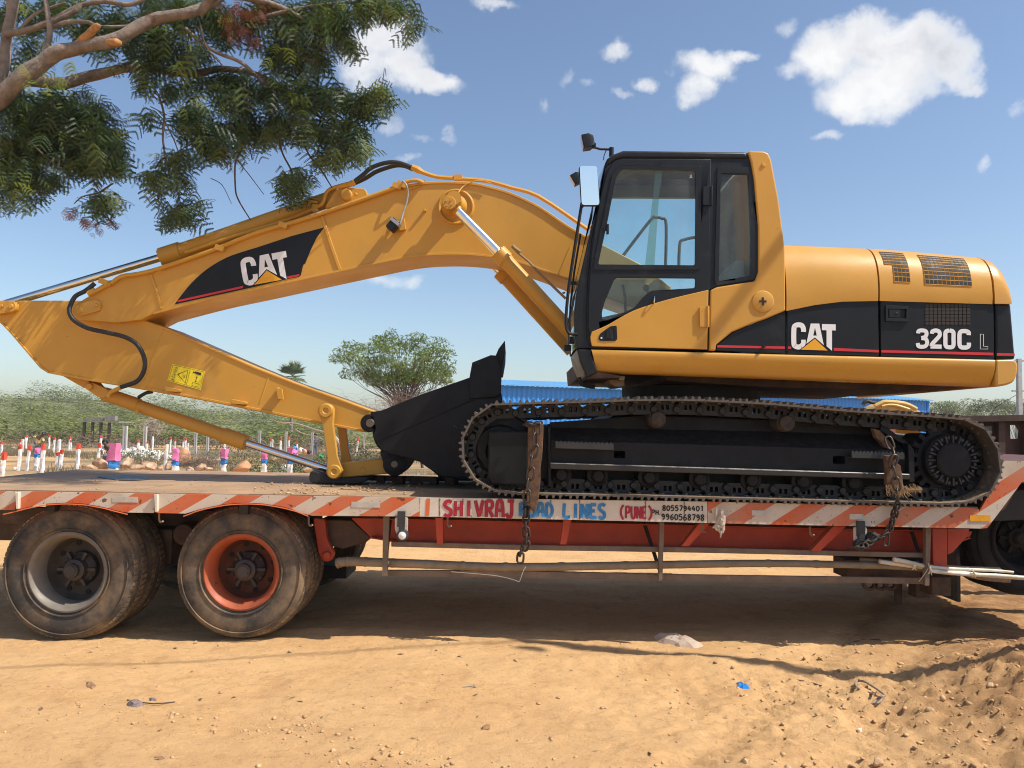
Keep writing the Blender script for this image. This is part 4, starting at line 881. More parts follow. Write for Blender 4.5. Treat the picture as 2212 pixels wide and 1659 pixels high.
# panel latch
mb = MB(); mb.prism(rnd(ZZ(3024, 800, [(1018, 882), (1220, 890), (1220, 1024), (1018, 1020)]), 2), YC-.004, YC+.02, [ZZ(3024, 800, [(1040, 912), (1198, 915), (1196, 996), (1040, 992)])[::-1]]); la = obj('latch', mb, cab_black, ex, bevel=.002)
mb = MB(); mb.prism(rnd(ZZ(3024, 800, [(1048, 916), (1144, 918), (1144, 990), (1048, 988)]), 3), YC-.002, YC+.012); mb.lathe(P(*zr_((1113, 952)), YC-.006), [(0, 0), (.010, 0), (.012, .006)], seg=12); q = obj('handle', mb, cab_black, None, bevel=.002); q.parent = la
mb = MB(); mb.lathe(P(1651, 748, YC-.03), [(0, 0), (.012, .0), (.014, .02), (.008, .04)], seg=12); obj('rubber_stop', mb, cab_black, ex)
# filler cap with a cross cut
mb = MB(); mb.lathe(P(1649, 651, YC-.026), [(0, 0), (.05, .001), (.085, .008), (.096, .022), (.098, .034)], seg=36); fc = obj('filler_cover', mb, yellow, ex)
mb = MB(); mb.box(P(1648, 651, YC-.026), (.016, .006, .066)); mb.box(P(1648, 651, YC-.0265), (.058, .006, .016)); q = obj('cross_slot', mb, dark_inside, None); q.parent = fc
# ---- cab
cab_out = [(1276, 753), (1268, 735), (1266, 690), (1270, 600), (1278, 520), (1292, 440), (1300, 385), (1309, 352), (1324, 335), (1346, 326), (1613, 329), (1622, 350), (1628, 388), (1637, 488), (1637, 587), (1630, 606), (1548, 619), (1533, 625), (1529, 756.5)]
door_out = [(1346, 343.5), (1536, 344.5), (1531, 626), (1528, 755.5), (1277, 748), (1271, 700), (1272, 640), (1277, 560), (1286, 490), (1299, 420), (1311, 375), (1322, 353), (1332, 346)]
w_up = rnd([(1343, 365), (1503, 368.5), (1501, 573), (1292, 571), (1313, 475), (1331, 382)], 5)
w_lo = rnd([(1332, 600), (1502, 601.5), (1501, 622), (1406, 628), (1391, 640), (1371, 664), (1313, 691), (1301, 688), (1300, 676), (1306, 653), (1326, 605)], 4)
w_rear = rnd([(1557, 374), (1617, 375), (1623, 513), (1622, 595), (1553, 607)], 4)
w_rear_o = rnd([(1550, 360), (1621, 361), (1628, 390), (1636, 488), (1635, 586), (1628, 604), (1548, 617), (1543, 610)], 4)
dh = [(1340, 352), (1528, 352), (1523, 626), (1516, 680), (1400, 720), (1286, 722), (1280, 680), (1281, 640), (1286, 560), (1295, 490), (1308, 420), (1320, 380), (1330, 358)]
mb = MB(); mb.prism(cab_out, YC+.012, YC+.06, [dh[::-1], w_rear[::-1]]); cab = obj('cab_frame', mb, cab_black, ex, bevel=.004)
mb = MB(); mb.prism(w_rear_o, YC+.003, YC+.012, [w_rear[::-1]]); q = obj('window_frame', mb, cab_black, None, bevel=.002); q.parent = cab
mb = MB(); mb.sheet(w_rear, YC+.02); q = obj('window', mb, cab_glass, None); q.parent = cab
far_out = [Vector((v.x, YCF, v.z)) for v in [P(a, b, YC+.012) for a, b in cab_out]]
far_hole = [P(a, b, YCF) for a, b in [(1290, 426), (1520, 426.5), (1520, 600), (1500, 640), (1280, 690), (1276, 560)]]
far_hole2 = [P(a, b, YCF) for a, b in [(1600, 425), (1612, 470), (1613, 530), (1600, 500)]]
mb = MB(); mb.slab([far_out, far_hole[::-1]], Vector((0, .05, 0))); q = obj('far_side_wall', mb, M('cab_lining_grey', (.10, .105, .10), rough=.7), None); q.parent = cab
mb = MB(); mb.add([v+Vector((0, .02, 0)) for v in far_hole], [tuple(range(6))]); q = obj('far_window', mb, cab_glass, None); q.parent = cab
mb = MB(); mb.prism([(1306, 354), (1312, 342), (1324, 333), (1346, 324.5), (1612, 327.5), (1618, 342.5), (1346, 341), (1330, 345), (1318, 356)], YC+.0, YCF+.06); q = obj('cab_roof', mb, cab_black, None, bevel=.02, bseg=3); q.parent = cab
mb = MB(); mb.prism([(1542, 345), (1622, 345), (1640, 600), (1542, 660)], YCF-.03, YCF-.015); q = obj('rear_lining', mb, M('cab_lining_pale', (.30, .30, .27), rough=.8), None); q.parent = cab
mb = MB(); mb.prism([(1350, 328), (1600, 330), (1600, 345), (1350, 343)], YC+.07, YCF); q = obj('roof_lining', mb, M('cab_lining_beige', (.30, .25, .19), rough=.8), None); q.parent = cab
mb = MB(); mb.prism([(1272, 724), (1530, 726), (1530, 756), (1276, 752)], YC+.07, YCF); mb.prism([(1544, 620), (1616, 606), (1616, 756), (1544, 756)], YC+.07, YCF); q = obj('cab_floor', mb, dark_inside, None); q.parent = cab
# front of the cab: pillar, curved screen, lower corner
fp = [(1322, 335), (1307, 353), (1299, 388), (1292, 446), (1273, 510), (1255, 588), (1246, 630), (1240, 680), (1241, 723), (1246, 752)]
de = [(1276, 752), (1268, 735), (1266, 690), (1270, 600), (1278, 520), (1295, 440), (1302, 385), (1311, 353)]
mb = MB(); mb.prism(fp+de, YC+.01, YC+.10); q = obj('front_pillar', mb, cab_black, None, bevel=.012, bseg=3); q.parent = cab
mb = MB(); mb.slab([[Vector((v.x, YCF-.04, v.z)) for v in [P(a, b, YC) for a, b in fp+de]]], Vector((0, .09, 0))); q = obj('front_pillar', mb, cab_black, None, bevel=.012); q.parent = cab
mb = MB(); a_ = [P(a, b, YC+.06) for a, b in fp]; mb.grid([a_, [Vector((v.x-.012, (YC+YCF)/2, v.z)) for v in a_], [Vector((v.x, YCF-.03, v.z)) for v in a_]]); q = obj('windscreen', mb, front_glass, None, recalc=False); q.parent = cab
mb = MB(); mb.prism([(1247, 755), (1276, 754.5), (1283, 780), (1291, 804), (1268, 816), (1262, 800), (1254, 782)], YC+.002, YC+.12); q = obj('front_corner', mb, cab_black, None, bevel=.01); q.parent = cab
lf = [(1246, 756), (1252, 782), (1260, 800), (1267, 815)]; a_ = [P(a, b, YC+.05) for a, b in lf]
mb = MB(); mb.grid([a_, [Vector((v.x, YCF, v.z)) for v in a_]]); q = obj('lower_front_panel', mb, M('soiled_lower_panel', (.16, .13, .09), rough=.35, var=.4, dirt=((.3, .2, .12), .4, 5)), None, recalc=False); q.parent = cab
mb = MB(); mb.prism([(1262, 803), (1291, 803), (1340, 812), (1340, 816), (1268, 818)], YC+.05, YCF); q = obj('cab_base', mb, M('soiled_underside', (.075, .042, .024)), None); q.parent = cab
# rear corner of the cab, yellow
pil = [(1616, 326), (1650, 326.5), (1660, 331), (1666, 345), (1682, 430), (1692, 507), (1696, 545), (1697, 671), (1659, 687), (1620, 701), (1581, 717.5), (1547, 745), (1546, 757.5), (1532, 757), (1534.5, 627), (1549, 620), (1631, 607), (1638, 588), (1638, 488), (1629, 388), (1623, 350)]
mb = MB(); mb.prism(pil, YC-.008, YC+.05); q = obj('rear_corner', mb, yellow, ex, bevel=.012, bseg=3)
mb = MB(); mb.prism([(1624, 329), (1650, 327.5), (1659, 332), (1665, 346), (1681, 430), (1691, 507), (1695, 545), (1695, 665), (1646, 665), (1640, 488), (1631, 388), (1626, 350)], YC+.04, YCF+.06); q = obj('rear_wall', mb, yellow, ex, bevel=.05, bseg=4)
mb = MB(); mb.lathe(P(1650, 356, YC-.018), [(0, 0), (.016, .002), (.022, .014), (.022, .03)], seg=14); obj('lifting_eye', mb, yellow, ex)
# door with its panel, windows, hinges and handle
mb = MB(); mb.prism(door_out, YC-.004, YC+.011, [w_up[::-1], w_lo[::-1]]); door = obj('door', mb, cab_black, ex, bevel=.003)
dy_ = cat2([(1278.5, 716.5), (1310, 703), (1345, 683), (1381, 666), (1450, 645), (1530.5, 626)], 4)
mb = MB(); mb.prism(dy_+[(1528, 755), (1279, 748), (1276, 738), (1275, 727)], YC-.012, YC-.002); q = obj('door_panel', mb, yellow, None, bevel=.006, bseg=3); q.parent = door
for w_, nm in ((w_up, 'window'), (w_lo, 'window')): mb = MB(); mb.sheet(w_, YC+.004); q = obj(nm, mb, cab_glass, None); q.parent = door
mb = MB(); mb.prism(rnd([(1338, 356.5), (1515, 358.5), (1513.5, 582.5), (1282, 583), (1287, 545), (1307, 450), (1322, 378)], 5), YC-.012, YC-.003, [w_up[::-1]]); q = obj('window_frame', mb, cab_black, None, bevel=.002); q.parent = door
mb = MB(); mb.prism(ZZ(2016, 480, [(1242, 425), (1300, 425), (1270, 660), (1230, 1238), (1150, 1238), (1215, 660)]), YC+.03, YC+.034); q = obj('glass_overlap', mb, glass_mat('green_edge_glass', (.78, .90, .80), clear=.86), None); q.parent = door
mb = MB(); mb.box(P(1312.5, 495, YC-.01), (.020, .02, .085)); mb.box(P(1307, 495, YC-.008), (.03, .015, .03)); q = obj('window_catch', mb, cab_black, None, bevel=.002); q.parent = door
mb = MB(); mb.prism(rnd([(1519, 403), (1537, 402.5), (1537, 443), (1519, 443)], 2), YC-.024, YC-.003); mb.cyl(P(1537, 402, YC-.02), P(1536.5, 445, YC-.02), .011, seg=10); q = obj('hinge', mb, cab_black, None, bevel=.002); q.parent = door
mb = MB(); mb.prism(rnd([(1511, 663), (1528, 662.5), (1528, 706), (1512, 706)], 2), YC-.03, YC-.003); mb.cyl(P(1529, 661, YC-.026), P(1529, 707, YC-.026), .013, seg=10); q = obj('hinge', mb, yellow, None, bevel=.002); q.parent = door
hb = ZZ(2016, 1100, [(745, 510), (760, 470), (850, 405), (905, 400), (910, 520), (890, 532), (760, 532)])
mb = MB(); mb.prism(rnd(hb, 3), YC-.016, YC-.001, [ZZ(2016, 1100, [(815, 430), (885, 418), (888, 515), (815, 515)])[::-1]]); hd = obj('handle', mb, cab_black, None, bevel=.003); hd.parent = door
mb = MB(); mb.prism(rnd(ZZ(2016, 1100, [(812, 430), (852, 424), (860, 512), (812, 512)]), 2), YC-.022, YC-.004); q = obj('handle_grip', mb, cab_black, hd if False else None, bevel=.003); q.parent = door
mb = MB(); mb.sheet(ZZ(2016, 1100, [(812, 428), (888, 415), (891, 518), (812, 518)]), YC-.0126); q = obj('handle_recess', mb, dark_inside, None); q.parent = door
mb = MB(); mb.lathe(P(*ZZ(2016, 1100, [(773, 506)])[0], YC-.019), [(0, 0), (.008, .0), (.009, .004)], seg=14); q = obj('key_lock', mb, chrome, None); q.parent = door
mb = MB(); mb.tube([P(1414, 640, YC-.004), P(1414, 641, YC-.035), P(1413, 653, YC-.035), P(1413, 654, YC-.004)], .0055, 6, smooth=3); q = obj('grab_loop', mb, chrome, None); q.parent = door
mb = MB(); a = ZZ(2016, 480, [(1530, 480), (1560, 480), (1560, 484), (1530, 484)]); mb.sheet(a, YC+.003); mb.sheet(ZZ(2016, 480, [(1535, 455), (1539, 455), (1548, 478), (1544, 478)]), YC+.003); mb.sheet(ZZ(2016, 480, [(1549, 455), (1553, 455), (1553, 478), (1549, 478)]), YC+.003); q = obj('glass_mark', mb, white_decal, None); q.parent = door
# seat, levers and console seen through the glass
seat_m = M('cab_seat_grey', (.30, .31, .29), rough=.8)
mb = MB(); mb.prism(rnd([(1500, 655), (1560, 660), (1572, 585), (1590, 560), (1612, 562), (1606, 610), (1598, 715), (1490, 712), (1488, 665)], 8), YC+.25, YC+.62); q = obj('seat', mb, seat_m, None, bevel=.04, bseg=3); q.parent = cab
mb = MB(); mb.prism(rnd([(1395, 665), (1440, 655), (1500, 662), (1500, 722), (1400, 722)], 6), YC+.12, YC+.24); mb.tube([P(1408, 664, YC+.18), P(1403, 640, YC+.18), P(1396, 622, YC+.18)], .014, 8); mb.lathe(P(1396, 622, YC+.18), [(0, -.03), (.025, -.02), (.028, .02), (0, .03)], seg=12); mb.tube([P(1352, 690, YC+.4), P(1350, 640, YC+.42), P(1345, 615, YC+.42)], .013, 8); mb.prism([(1310, 700), (1342, 690), (1348, 722), (1312, 722)], YC+.2, YC+.6); q = obj('console', mb, M('console_black', (.025, .025, .027), rough=.6), None, bevel=.01); q.parent = cab
mb = MB(); mb.tube([P(1586, 556, 8.6), P(1588, 530, 8.6), P(1600, 516, 8.6), P(1622, 511, 8.6)], .017, 8, smooth=3); mb.tube([P(1340, 560, 8.6), P(1404, 477, 8.6), P(1416, 470, 8.6), P(1430, 472, 8.6), P(1439, 486, 8.6), P(1437, 600, 8.6)], .017, 8, smooth=4); mb.tube([P(1466, 600, 8.6), P(1468, 530, 8.6), P(1477, 518, 8.6), P(1510, 511, 8.6)], .017, 8, smooth=3)
obj('far_handrail', mb, M('handrail_dark', (.03, .032, .034), rough=.5), ex)
# mirror, lamps, front handrail, wiper
mb = MB(); mo = rnd(ZZ(2016, 480, [(576, 382), (738, 384), (762, 724), (598, 724)]), 7, 5); mb.prism(mo, YC-.13, YC-.095); mi = obj('mirror', mb, cab_black, ex, bevel=.006)
ctr = (sum(q[0] for q in mo)/len(mo), sum(q[1] for q in mo)/len(mo)); gl = [P(ctr[0]+(a-ctr[0])*.93, ctr[1]+(b-ctr[1])*.965, YC-.1325) for a, b in mo]; cz = P(*ctr, YC).z
mb = MB(); mb.add([v+Vector((0, -.016-(v.z-cz)*.075, 0)) for v in gl], [tuple(range(len(gl)))]); q = obj('mirror_glass', mb, M('mirror_silver', (.95, .96, .97), rough=.03, metal=1, var=.01), None); q.parent = mi
mb = MB(); hp = [(1257, 438), (1247, 500), (1236, 570), (1228, 625), (1223, 680), (1223, 705), (1228, 718), (1236, 722), (1248, 722)]; mb.tube([P(a, b, YC-.02) for a, b in hp], .013, 8, smooth=3); mb.tube([P(1262, 440, YC-.03), P(1256, 448, YC-.02)], .012, 6); obj('front_handrail', mb, cab_black, ex)
mb = MB(); mb.tube([P(a, b, 7.0) for a, b in [(1254, 505), (1240, 590), (1232, 660), (1231, 720)]], .010, 6); mb.box(P(1238, 612, 7.0), (.05, .03, .03)); mb.box(P(1226, 752, 6.9), (.06, .06, .05)); mb.box(P(1236, 735, 6.8), (.05, .05, .06)); mb.tube([P(1221, 632, YC-.02), P(1215, 633, YC-.02)], .008, 6); obj('wiper', mb, cab_black, ex)
def work_lamp(cx, cy, Y, tilt, s=1.0, mat=cab_black):
    R_ = Matrix.Rotation(tilt, 3, 'Y'); c = P(cx, cy, Y); mb = MB(); w, h = .105*s, .115*s
    A = [Vector((-.05, -w/2, -h/2)), Vector((-.05, w/2, -h/2)), Vector((-.05, w/2, h/2)), Vector((-.05, -w/2, h/2))]; B = [Vector((.05, v.y*.72, v.z*.72)) for v in A]; Cc = [Vector((.012, v.y*1.03, v.z*1.03)) for v in A]
    for q in (A, B, Cc): pass
    vs = [c+R_ @ (v*s) for v in A+Cc+B]; mb.add(vs, [(0, 1, 2, 3), (8, 9, 10, 11)]+[(i, (i+1) % 4, 4+(i+1) % 4, 4+i) for i in range(4)]+[(4+i, 4+(i+1) % 4, 8+(i+1) % 4, 8+i) for i in range(4)])
    o = obj('work_lamp', mb, mat, ex, bevel=.005); mb = MB(); mb.add([c+R_ @ (Vector((-.052, v.y*.9, v.z*.9))*s) for v in A], [(0, 1, 2, 3)]); l = obj('lens', mb, M('amber_tinted_lens', (.55, .42, .26), rough=.15), None); l.parent = o; return o
work_lamp(1270, 307, YC+.1, math.radians(-12)); work_lamp(1246, 386, YC+.25, math.radians(-30), .9)
mb = MB(); mb.tube([P(1283, 318, YC+.1), P(1296, 322, YC+.1), P(1319, 323, YC+.1)], .010, 6); mb.cyl(P(1321, 319, YC+.1), P(1320.5, 338, YC+.1), .020, seg=10); mb.box(P(1283, 315, YC+.1), (.03, .03, .04)); mb.tube([P(1310, 324, YC+.1), P(1305, 336, YC+.1), P(1304, 346, YC+.12)], .004, 5, smooth=3); obj('lamp_bracket', mb, cab_black, ex)
# ---- boom
YB0, YB1 = 7.62, 8.22
nose = [(207, 630), (173, 651), (160, 660), (155, 672), (159, 682), (172, 691), (252, 697), (304, 691), (330, 678)]
bt = cat2([(330, 678), (445, 648), (553, 625), (733, 586), (818, 568), (872, 557), (928, 550.5), (1003, 549.5), (1075, 557), (1131, 570), (1224, 603)], 4)
tp = cat2([(357, 571), (553, 504), (695, 457), (790, 422), (853, 404), (890, 396), (940, 391), (1015, 393), (1060, 402), (1106, 416), (1168, 446), (1250, 500), (1391, 574)], 4)
boom_poly = nose[:-1]+bt+[(1300, 640), (1380, 668), (1440, 660), (1450, 620)]+tp[::-1]+[(300, 590), (230, 607)]
mb = MB(); mb.prism(boom_poly, YB0, YB1); boom = obj('boom', mb, yellow, ex, bevel=.008)
def strip(line, off, w, Y, th, name='boom_flange', mat=yellow, parent=boom):     # raised edge that follows a line
    mb = MB(); up, dn = [], []
    for i, p in enumerate(line):
        a, b = Vector(line[max(0, i-1)]), Vector(line[min(len(line)-1, i+1)]); t = (b-a).normalized(); n_ = Vector((-t.y, t.x)); up.append(tuple(Vector(p)+n_*(off-w/2))); dn.append(tuple(Vector(p)+n_*(off+w/2)))
    mb.prism(up+dn[::-1], Y-th, Y+.004); q = obj(name, mb, mat, None, bevel=.003); q.parent = parent; return q
strip(bt, -1, 5, YB0, .012); strip(tp[:-3], 3, 5, YB0, .014)
strip([(695, 466), (712, 520), (735, 586)], 0, 6.5, YB0, .012, 'weld_rib'); strip([(325, 592), (338, 630), (348, 667)], 0, 5, YB0, .01, 'weld_rib'); strip([(1233, 533), (1208, 592)], 0, 4, YB0, .006, 'weld_rib')
mb = MB(); mb.prism(rnd([(172, 655), (200, 648), (212, 648), (217, 660), (215, 671), (172, 683), (160, 678), (158, 666)], 6), YB0-.03, YB0+.01); mb.lathe(P(207, 659, YB0-.045), [(0, 0), (.018, 0), (.018, .02)], seg=6); mb.lathe(P(168, 670, YB0-.04), [(0, 0), (.035, .0), (.04, .02)], seg=24); q = obj('pin_keeper', mb, yellow, None, bevel=.004); q.parent = boom
mb = MB(); mb.lathe(P(985, 447, YB0), [(.140, .004), (.148, -.016), (.160, -.022), (.172, -.016), (.178, .004)], seg=48, closed=True); mb.lathe(P(985, 445, YB0), [(.125, .004), (.11, -.006), (.085, -.05), (.07, -.09), (.066, -.28), (0, -.28)], seg=32); q = obj('pin_boss', mb, yellow, None); q.parent = boom
mb = MB(); ce = P(970, 438, 7.33); mb.lathe(ce, [(0, 0), (.058, 0), (.062, .006), (.062, .22)], seg=28)
for k in range(4): a = math.pi*(k/2+.3); mb.lathe(ce+Vector((math.cos(a)*.03, -.010, math.sin(a)*.03)), [(0, 0), (.010, 0), (.010, .012)], seg=6)
q = obj('pin_end', mb, yellow, None); q.parent = boom
mb = MB(); mb.lathe(P(917, 453, YB0-.045), [(0, 0), (.014, .001), (.016, .045)], seg=12); mb.prism(rnd([(862, 482), (873, 470), (876, 495), (863, 498)], 2), YB0-.05, YB0); q = obj('lamp_mount', mb, yellow, None, bevel=.003); q.parent = boom
# lamp on the side of the boom with its cable
R_ = Matrix.Rotation(math.radians(38), 3, 'Y'); mb = MB(); mb.box(P(850, 487, YB0-.09), (.085, .11, .115), R_); q = obj('boom_lamp', mb, cab_black, ex, bevel=.012); l_ = MB(); l_.box(P(854.5, 481.5, YB0-.09), (.10, .116, .03), R_); q2 = obj('lamp_rim', l_, M('lamp_rim_grey', (.35, .36, .38), rough=.4), None); q2.parent = q
mb = MB(); mb.tube([P(a, b, YB0-y) for a, b, y in [(870, 391, .06), (878, 400, .09), (881, 415, .06), (879, 435, .05), (874, 450, .05), (871, 460, .05), (867, 475, .07), (862, 490, .08)]], .0085, 7, smooth=4); obj('lamp_cable', mb, M('grey_cable', (.35, .35, .36), rough=.5), ex)
# boom cylinders
def ram(a, b, Y, r_rod, r_bar, bar0, name, parent=ex, eye=None, collar=.10):
    """rod from px a, barrel starting at px bar0 and ending at px b"""
    A, B, C0 = P(*a, Y), P(*b, Y), P(*bar0, Y); d = (B-A).normalized()
    mb = MB(); mb.tube([C0-d*.01, C0, C0, C0+d*collar, C0+d*collar, C0+d*(collar+.04), B], [r_rod*1.25, r_bar*1.05, r_bar*1.22, r_bar*1.22, r_bar*1.1, r_bar, r_bar], 28)
    for k in range(10): e1, e2 = _ax(d); an = 2*math.pi*k/10; mb.cyl(C0+d*-.012+(e1*math.cos(an)+e2*math.sin(an))*r_bar*.98, C0+d*.02+(e1*math.cos(an)+e2*math.sin(an))*r_bar*.98, .010, seg=6)
    o = obj(name, mb, yellow, parent, smooth=40); mb = MB(); mb.tube([A, C0+d*.05], r_rod, 28); q = obj('rod', mb, chrome, None, smooth=60); q.parent = o; return o
for Yc_, nm in ((7.46, 'boom_cylinder'), (8.38, 'boom_cylinder')):
    if Yc_ < 8: o = ram((974, 441), (1252, 738), Yc_, .046, .068, (1077, 546), nm)
    else:
        A, B, C0 = [Vector((v.x, Yc_, v.z)) for v in (P(974, 441, 7.46), P(1252, 738, 7.46), P(1077, 546, 7.46))]; d = (B-A).normalized(); mb = MB(); mb.tube([C0, C0, C0+d*.1, C0+d*.1, B], [.05, .083, .083, .07, .07], 24); o = obj(nm, mb, yellow, ex); mb = MB(); mb.tube([A, C0], .046, 20); q = obj('rod', mb, chrome, None); q.parent = o
mb = MB(); mb.lathe(P(970, 438, 7.40), [(.0, 0), (.075, 0), (.08, .01), (.08, .12)], seg=28); mb.tube([P(972, 440, 7.46), P(990, 457, 7.46)], [.06, .05], 16); obj('rod_eye', mb, yellow, ex)
mb = MB(); mb.tube([P(a, b, 7.37) for a, b in [(1110, 534), (1118, 545), (1143, 566), (1165, 590), (1222, 645)]], .012, 8, smooth=3); mb.tube([P(a, b, 7.36) for a, b in [(1107, 531), (1113, 537), (1124, 545)]], .02, 8); obj('cylinder_pipe', mb, M('pipe_bronze', (.24, .15, .06), rough=.45), ex)
# stick cylinder on top of the boom
o = ram((-40, 672), (722, 427), 7.92, .040, .078, (349, 556), 'stick_cylinder', collar=.20)
mb = MB(); mb.prism(rnd([(700, 450), (722, 412), (745, 405), (790, 407), (795, 424), (740, 446)], 8), 7.80, 8.04); mb.lathe(P(747, 419, 7.76), [(0, 0), (.05, 0), (.058, .01), (.058, .1)], seg=24); mb.lathe(P(768, 419, 7.765), [(0, 0), (.018, 0), (.018, .02)], seg=6); mb.cyl(P(716, 430, 7.92), P(735, 424, 7.92), .09, seg=20); obj('cylinder_bracket', mb, yellow, ex, bevel=.006)
mb = MB(); mb.tube([P(a, b, 7.79) for a, b in [(400, 546), (500, 512), (620, 475), (682, 448), (696, 440), (703, 420), (714, 408), (745, 398), (764, 394)]], .018, 8, smooth=3); mb.box(P(681, 446, 7.80), (.05, .05, .10)); mb.lathe(P(745, 398, 7.79), [(0, 0), (.001, 0)], seg=3); obj('stick_pipe', mb, yellow, ex)
# pipes along the boom
mb = MB(); mb.tube([P(a, b, YB0-.03) for a, b in [(240, 612), (262, 597), (300, 591), (350, 578), (460, 540), (553, 503), (640, 478), (703, 458), (790, 428), (853, 405), (868, 398), (885, 391), (902, 390), (915, 396)]], .020, 8, smooth=3)
for (x, y) in ((612, 487), (475, 536), (858, 402), (225, 609), (868, 399)): mb.box(P(x, y, YB0-.03), (.085, .05, .05), Matrix.Rotation(math.radians(18), 3, 'Y'))
obj('boom_pipe', mb, yellow, ex)
for dy in (0, .12):
    mb = MB(); mb.tube([P(a, b, 7.80+dy) for a, b in [(890, 361), (903, 367), (915, 373), (943, 382), (978, 385), (1043, 390), (1075, 397), (1106, 406), (1163, 424), (1253, 484), (1290, 510)]], [.030, .034, .022]+[.020]*8, 8, smooth=3); mb.box(P(990, 384, 7.8+dy), (.08, .05, .05)); obj('boom_pipe', mb, yellow, ex)
for k, pp in enumerate(([(760, 396), (763, 394), (785, 377), (803, 362), (835, 351.5), (862, 352), (890, 362)], [(760, 399), (764, 397), (790, 385), (815, 370), (853, 358), (875, 359), (892, 366)])):
    mb = MB(); mb.tube([P(a, b, 7.80+.1*k) for a, b in pp], .021, 10, smooth=5); obj('hydraulic_hose', mb, rubber_black, ex)
mb = MB(); mb.tube([P(752, 400, 7.8), P(766, 393, 7.8)], [.03, .03], 8); mb.tube([P(730, 405, 7.8), P(752, 400, 7.8)], [.026, .026], 8); obj('hose_coupling', mb, yellow, ex)
mb = MB(); mb.tube([P(a, b, YB0-y) for a, b, y in [(985, 425, .18), (998, 405, .04), (1015, 395, .03), (1030, 391, .03), (1048, 392, .03), (1061, 397, .03)]], .006, 6, smooth=4); mb.tube([P(a, b, YB0-.02) for a, b in [(885, 408), (905, 402), (918, 388)]], .006, 6, smooth=3); obj('grease_line', mb, yellow, ex)
# black badge on the boom
bd_ = ZZ(1008, 600, [(0, 810), (300, 725), (588, 648), (520, 745), (470, 850), (425, 960), (395, 1060), (383, 1085), (300, 1102), (0, 1168)]); be = cat2(ZZ(0, 756, [(1508, 972), (1560, 900), (1660, 780), (1790, 665), (1950, 570), (2100, 515), (2212, 482)]), 3)
bz = [(377, 657.5)]+be[1:]+bd_[1:6]+[(655, 572), (650, 594), (646, 598), (628, 601), (553, 619)]
mb = MB(); mb.sheet(bz, YB0-.003); badge = obj('badge', mb, black_decal, None); badge.parent = boom
mb = MB(); mb.sheet([(384, 648.5), (525, 617.5), (525, 622), (383, 653)], YB0-.005); q = obj('badge_stripe', mb, red_paint, None); q.parent = badge if False else boom; mb = MB(); mb.sheet([(619, 597.5), (647, 592), (646, 596.5), (620, 602)], YB0-.005); q = obj('badge_stripe', mb, red_paint, None); q.parent = boom
src = np.array([(585, 1047), (368, 1040), (405, 1172), (515, 1273), (285, 1265), (202, 1090)], float); dst = np.array([(616.5, 542), (564, 550.5), (575.5, 586.5), (608.5, 603.5), (551, 614.5), (517, 575)], float)
Aff = np.linalg.lstsq(np.c_[src, np.ones(len(src))], dst, rcond=None)[0]
logo(lambda q: tuple(np.array([q[0], q[1], 1.]) @ Aff), YB0-.0045, boom, .262)
# ---- stick
stick_poly = [(-75, 655), (-60, 645), (0, 649), (172, 649), (250, 672), (310, 691), (355, 706), (553, 792), (635, 825), (743, 863), (813, 889), (806, 915), (792, 934), (670, 912), (553, 888), (400, 858), (270, 835.5), (185, 822), (103, 806), (85, 794), (20, 718), (2, 700), (-10, 690)]
mb = MB(); mb.prism(stick_poly, 7.70, 8.14); stick = obj('stick', mb, yellow, ex, bevel=.01)
strip([(330, 700), (360, 709), (553, 794), (640, 828), (743, 865), (800, 886)], 2, 4, 7.70, .01, 'stick_flange', parent=stick); strip([(108, 806), (185, 821), (270, 834), (400, 856), (553, 886), (668, 910), (786, 933)], -2, 5, 7.70, .012, 'stick_flange', parent=stick); strip([(3, 700), (22, 720), (86, 795), (103, 806)], -2, 4, 7.70, .012, 'stick_flange', parent=stick)
strip([(352, 712), (312, 820)], 0, 2.5, 7.70, .004, 'weld_rib', parent=stick); strip([(580, 815), (560, 872)], 0, 2.5, 7.70, .004, 'weld_rib', parent=stick)
mb = MB(); mb.prism(rnd([(-40, 650), (30, 650), (35, 660), (32, 672), (0, 678), (-40, 680)], 6), 7.64, 7.70); mb.lathe(P(22, 661, 7.625), [(0, 0), (.022, 0), (.022, .02)], seg=20); mb.lathe(P(2, 661, 7.625), [(0, 0), (.018, 0), (.018, .02)], seg=6); q = obj('pin_keeper', mb, yellow, None, bevel=.004); q.parent = stick
for (x, y) in ((370, 841), (514, 868)): mb = MB(); mb.prism(rnd([(x-15, y-6), (x+16, y), (x+14, y+6), (x-13, y+4)], 2), 7.61, 7.70); q = obj('hose_guide', mb, yellow, None, bevel=.004); q.parent = stick
mb = MB(); mb.prism([(596, 838), (609, 840), (612, 863), (600, 862)], 7.63, 7.655); mb.prism([(596, 838), (600, 836), (604, 862), (600, 863)], 7.64, 7.70); q = obj('lug_plate', mb, yellow, None, bevel=.002); q.parent = stick
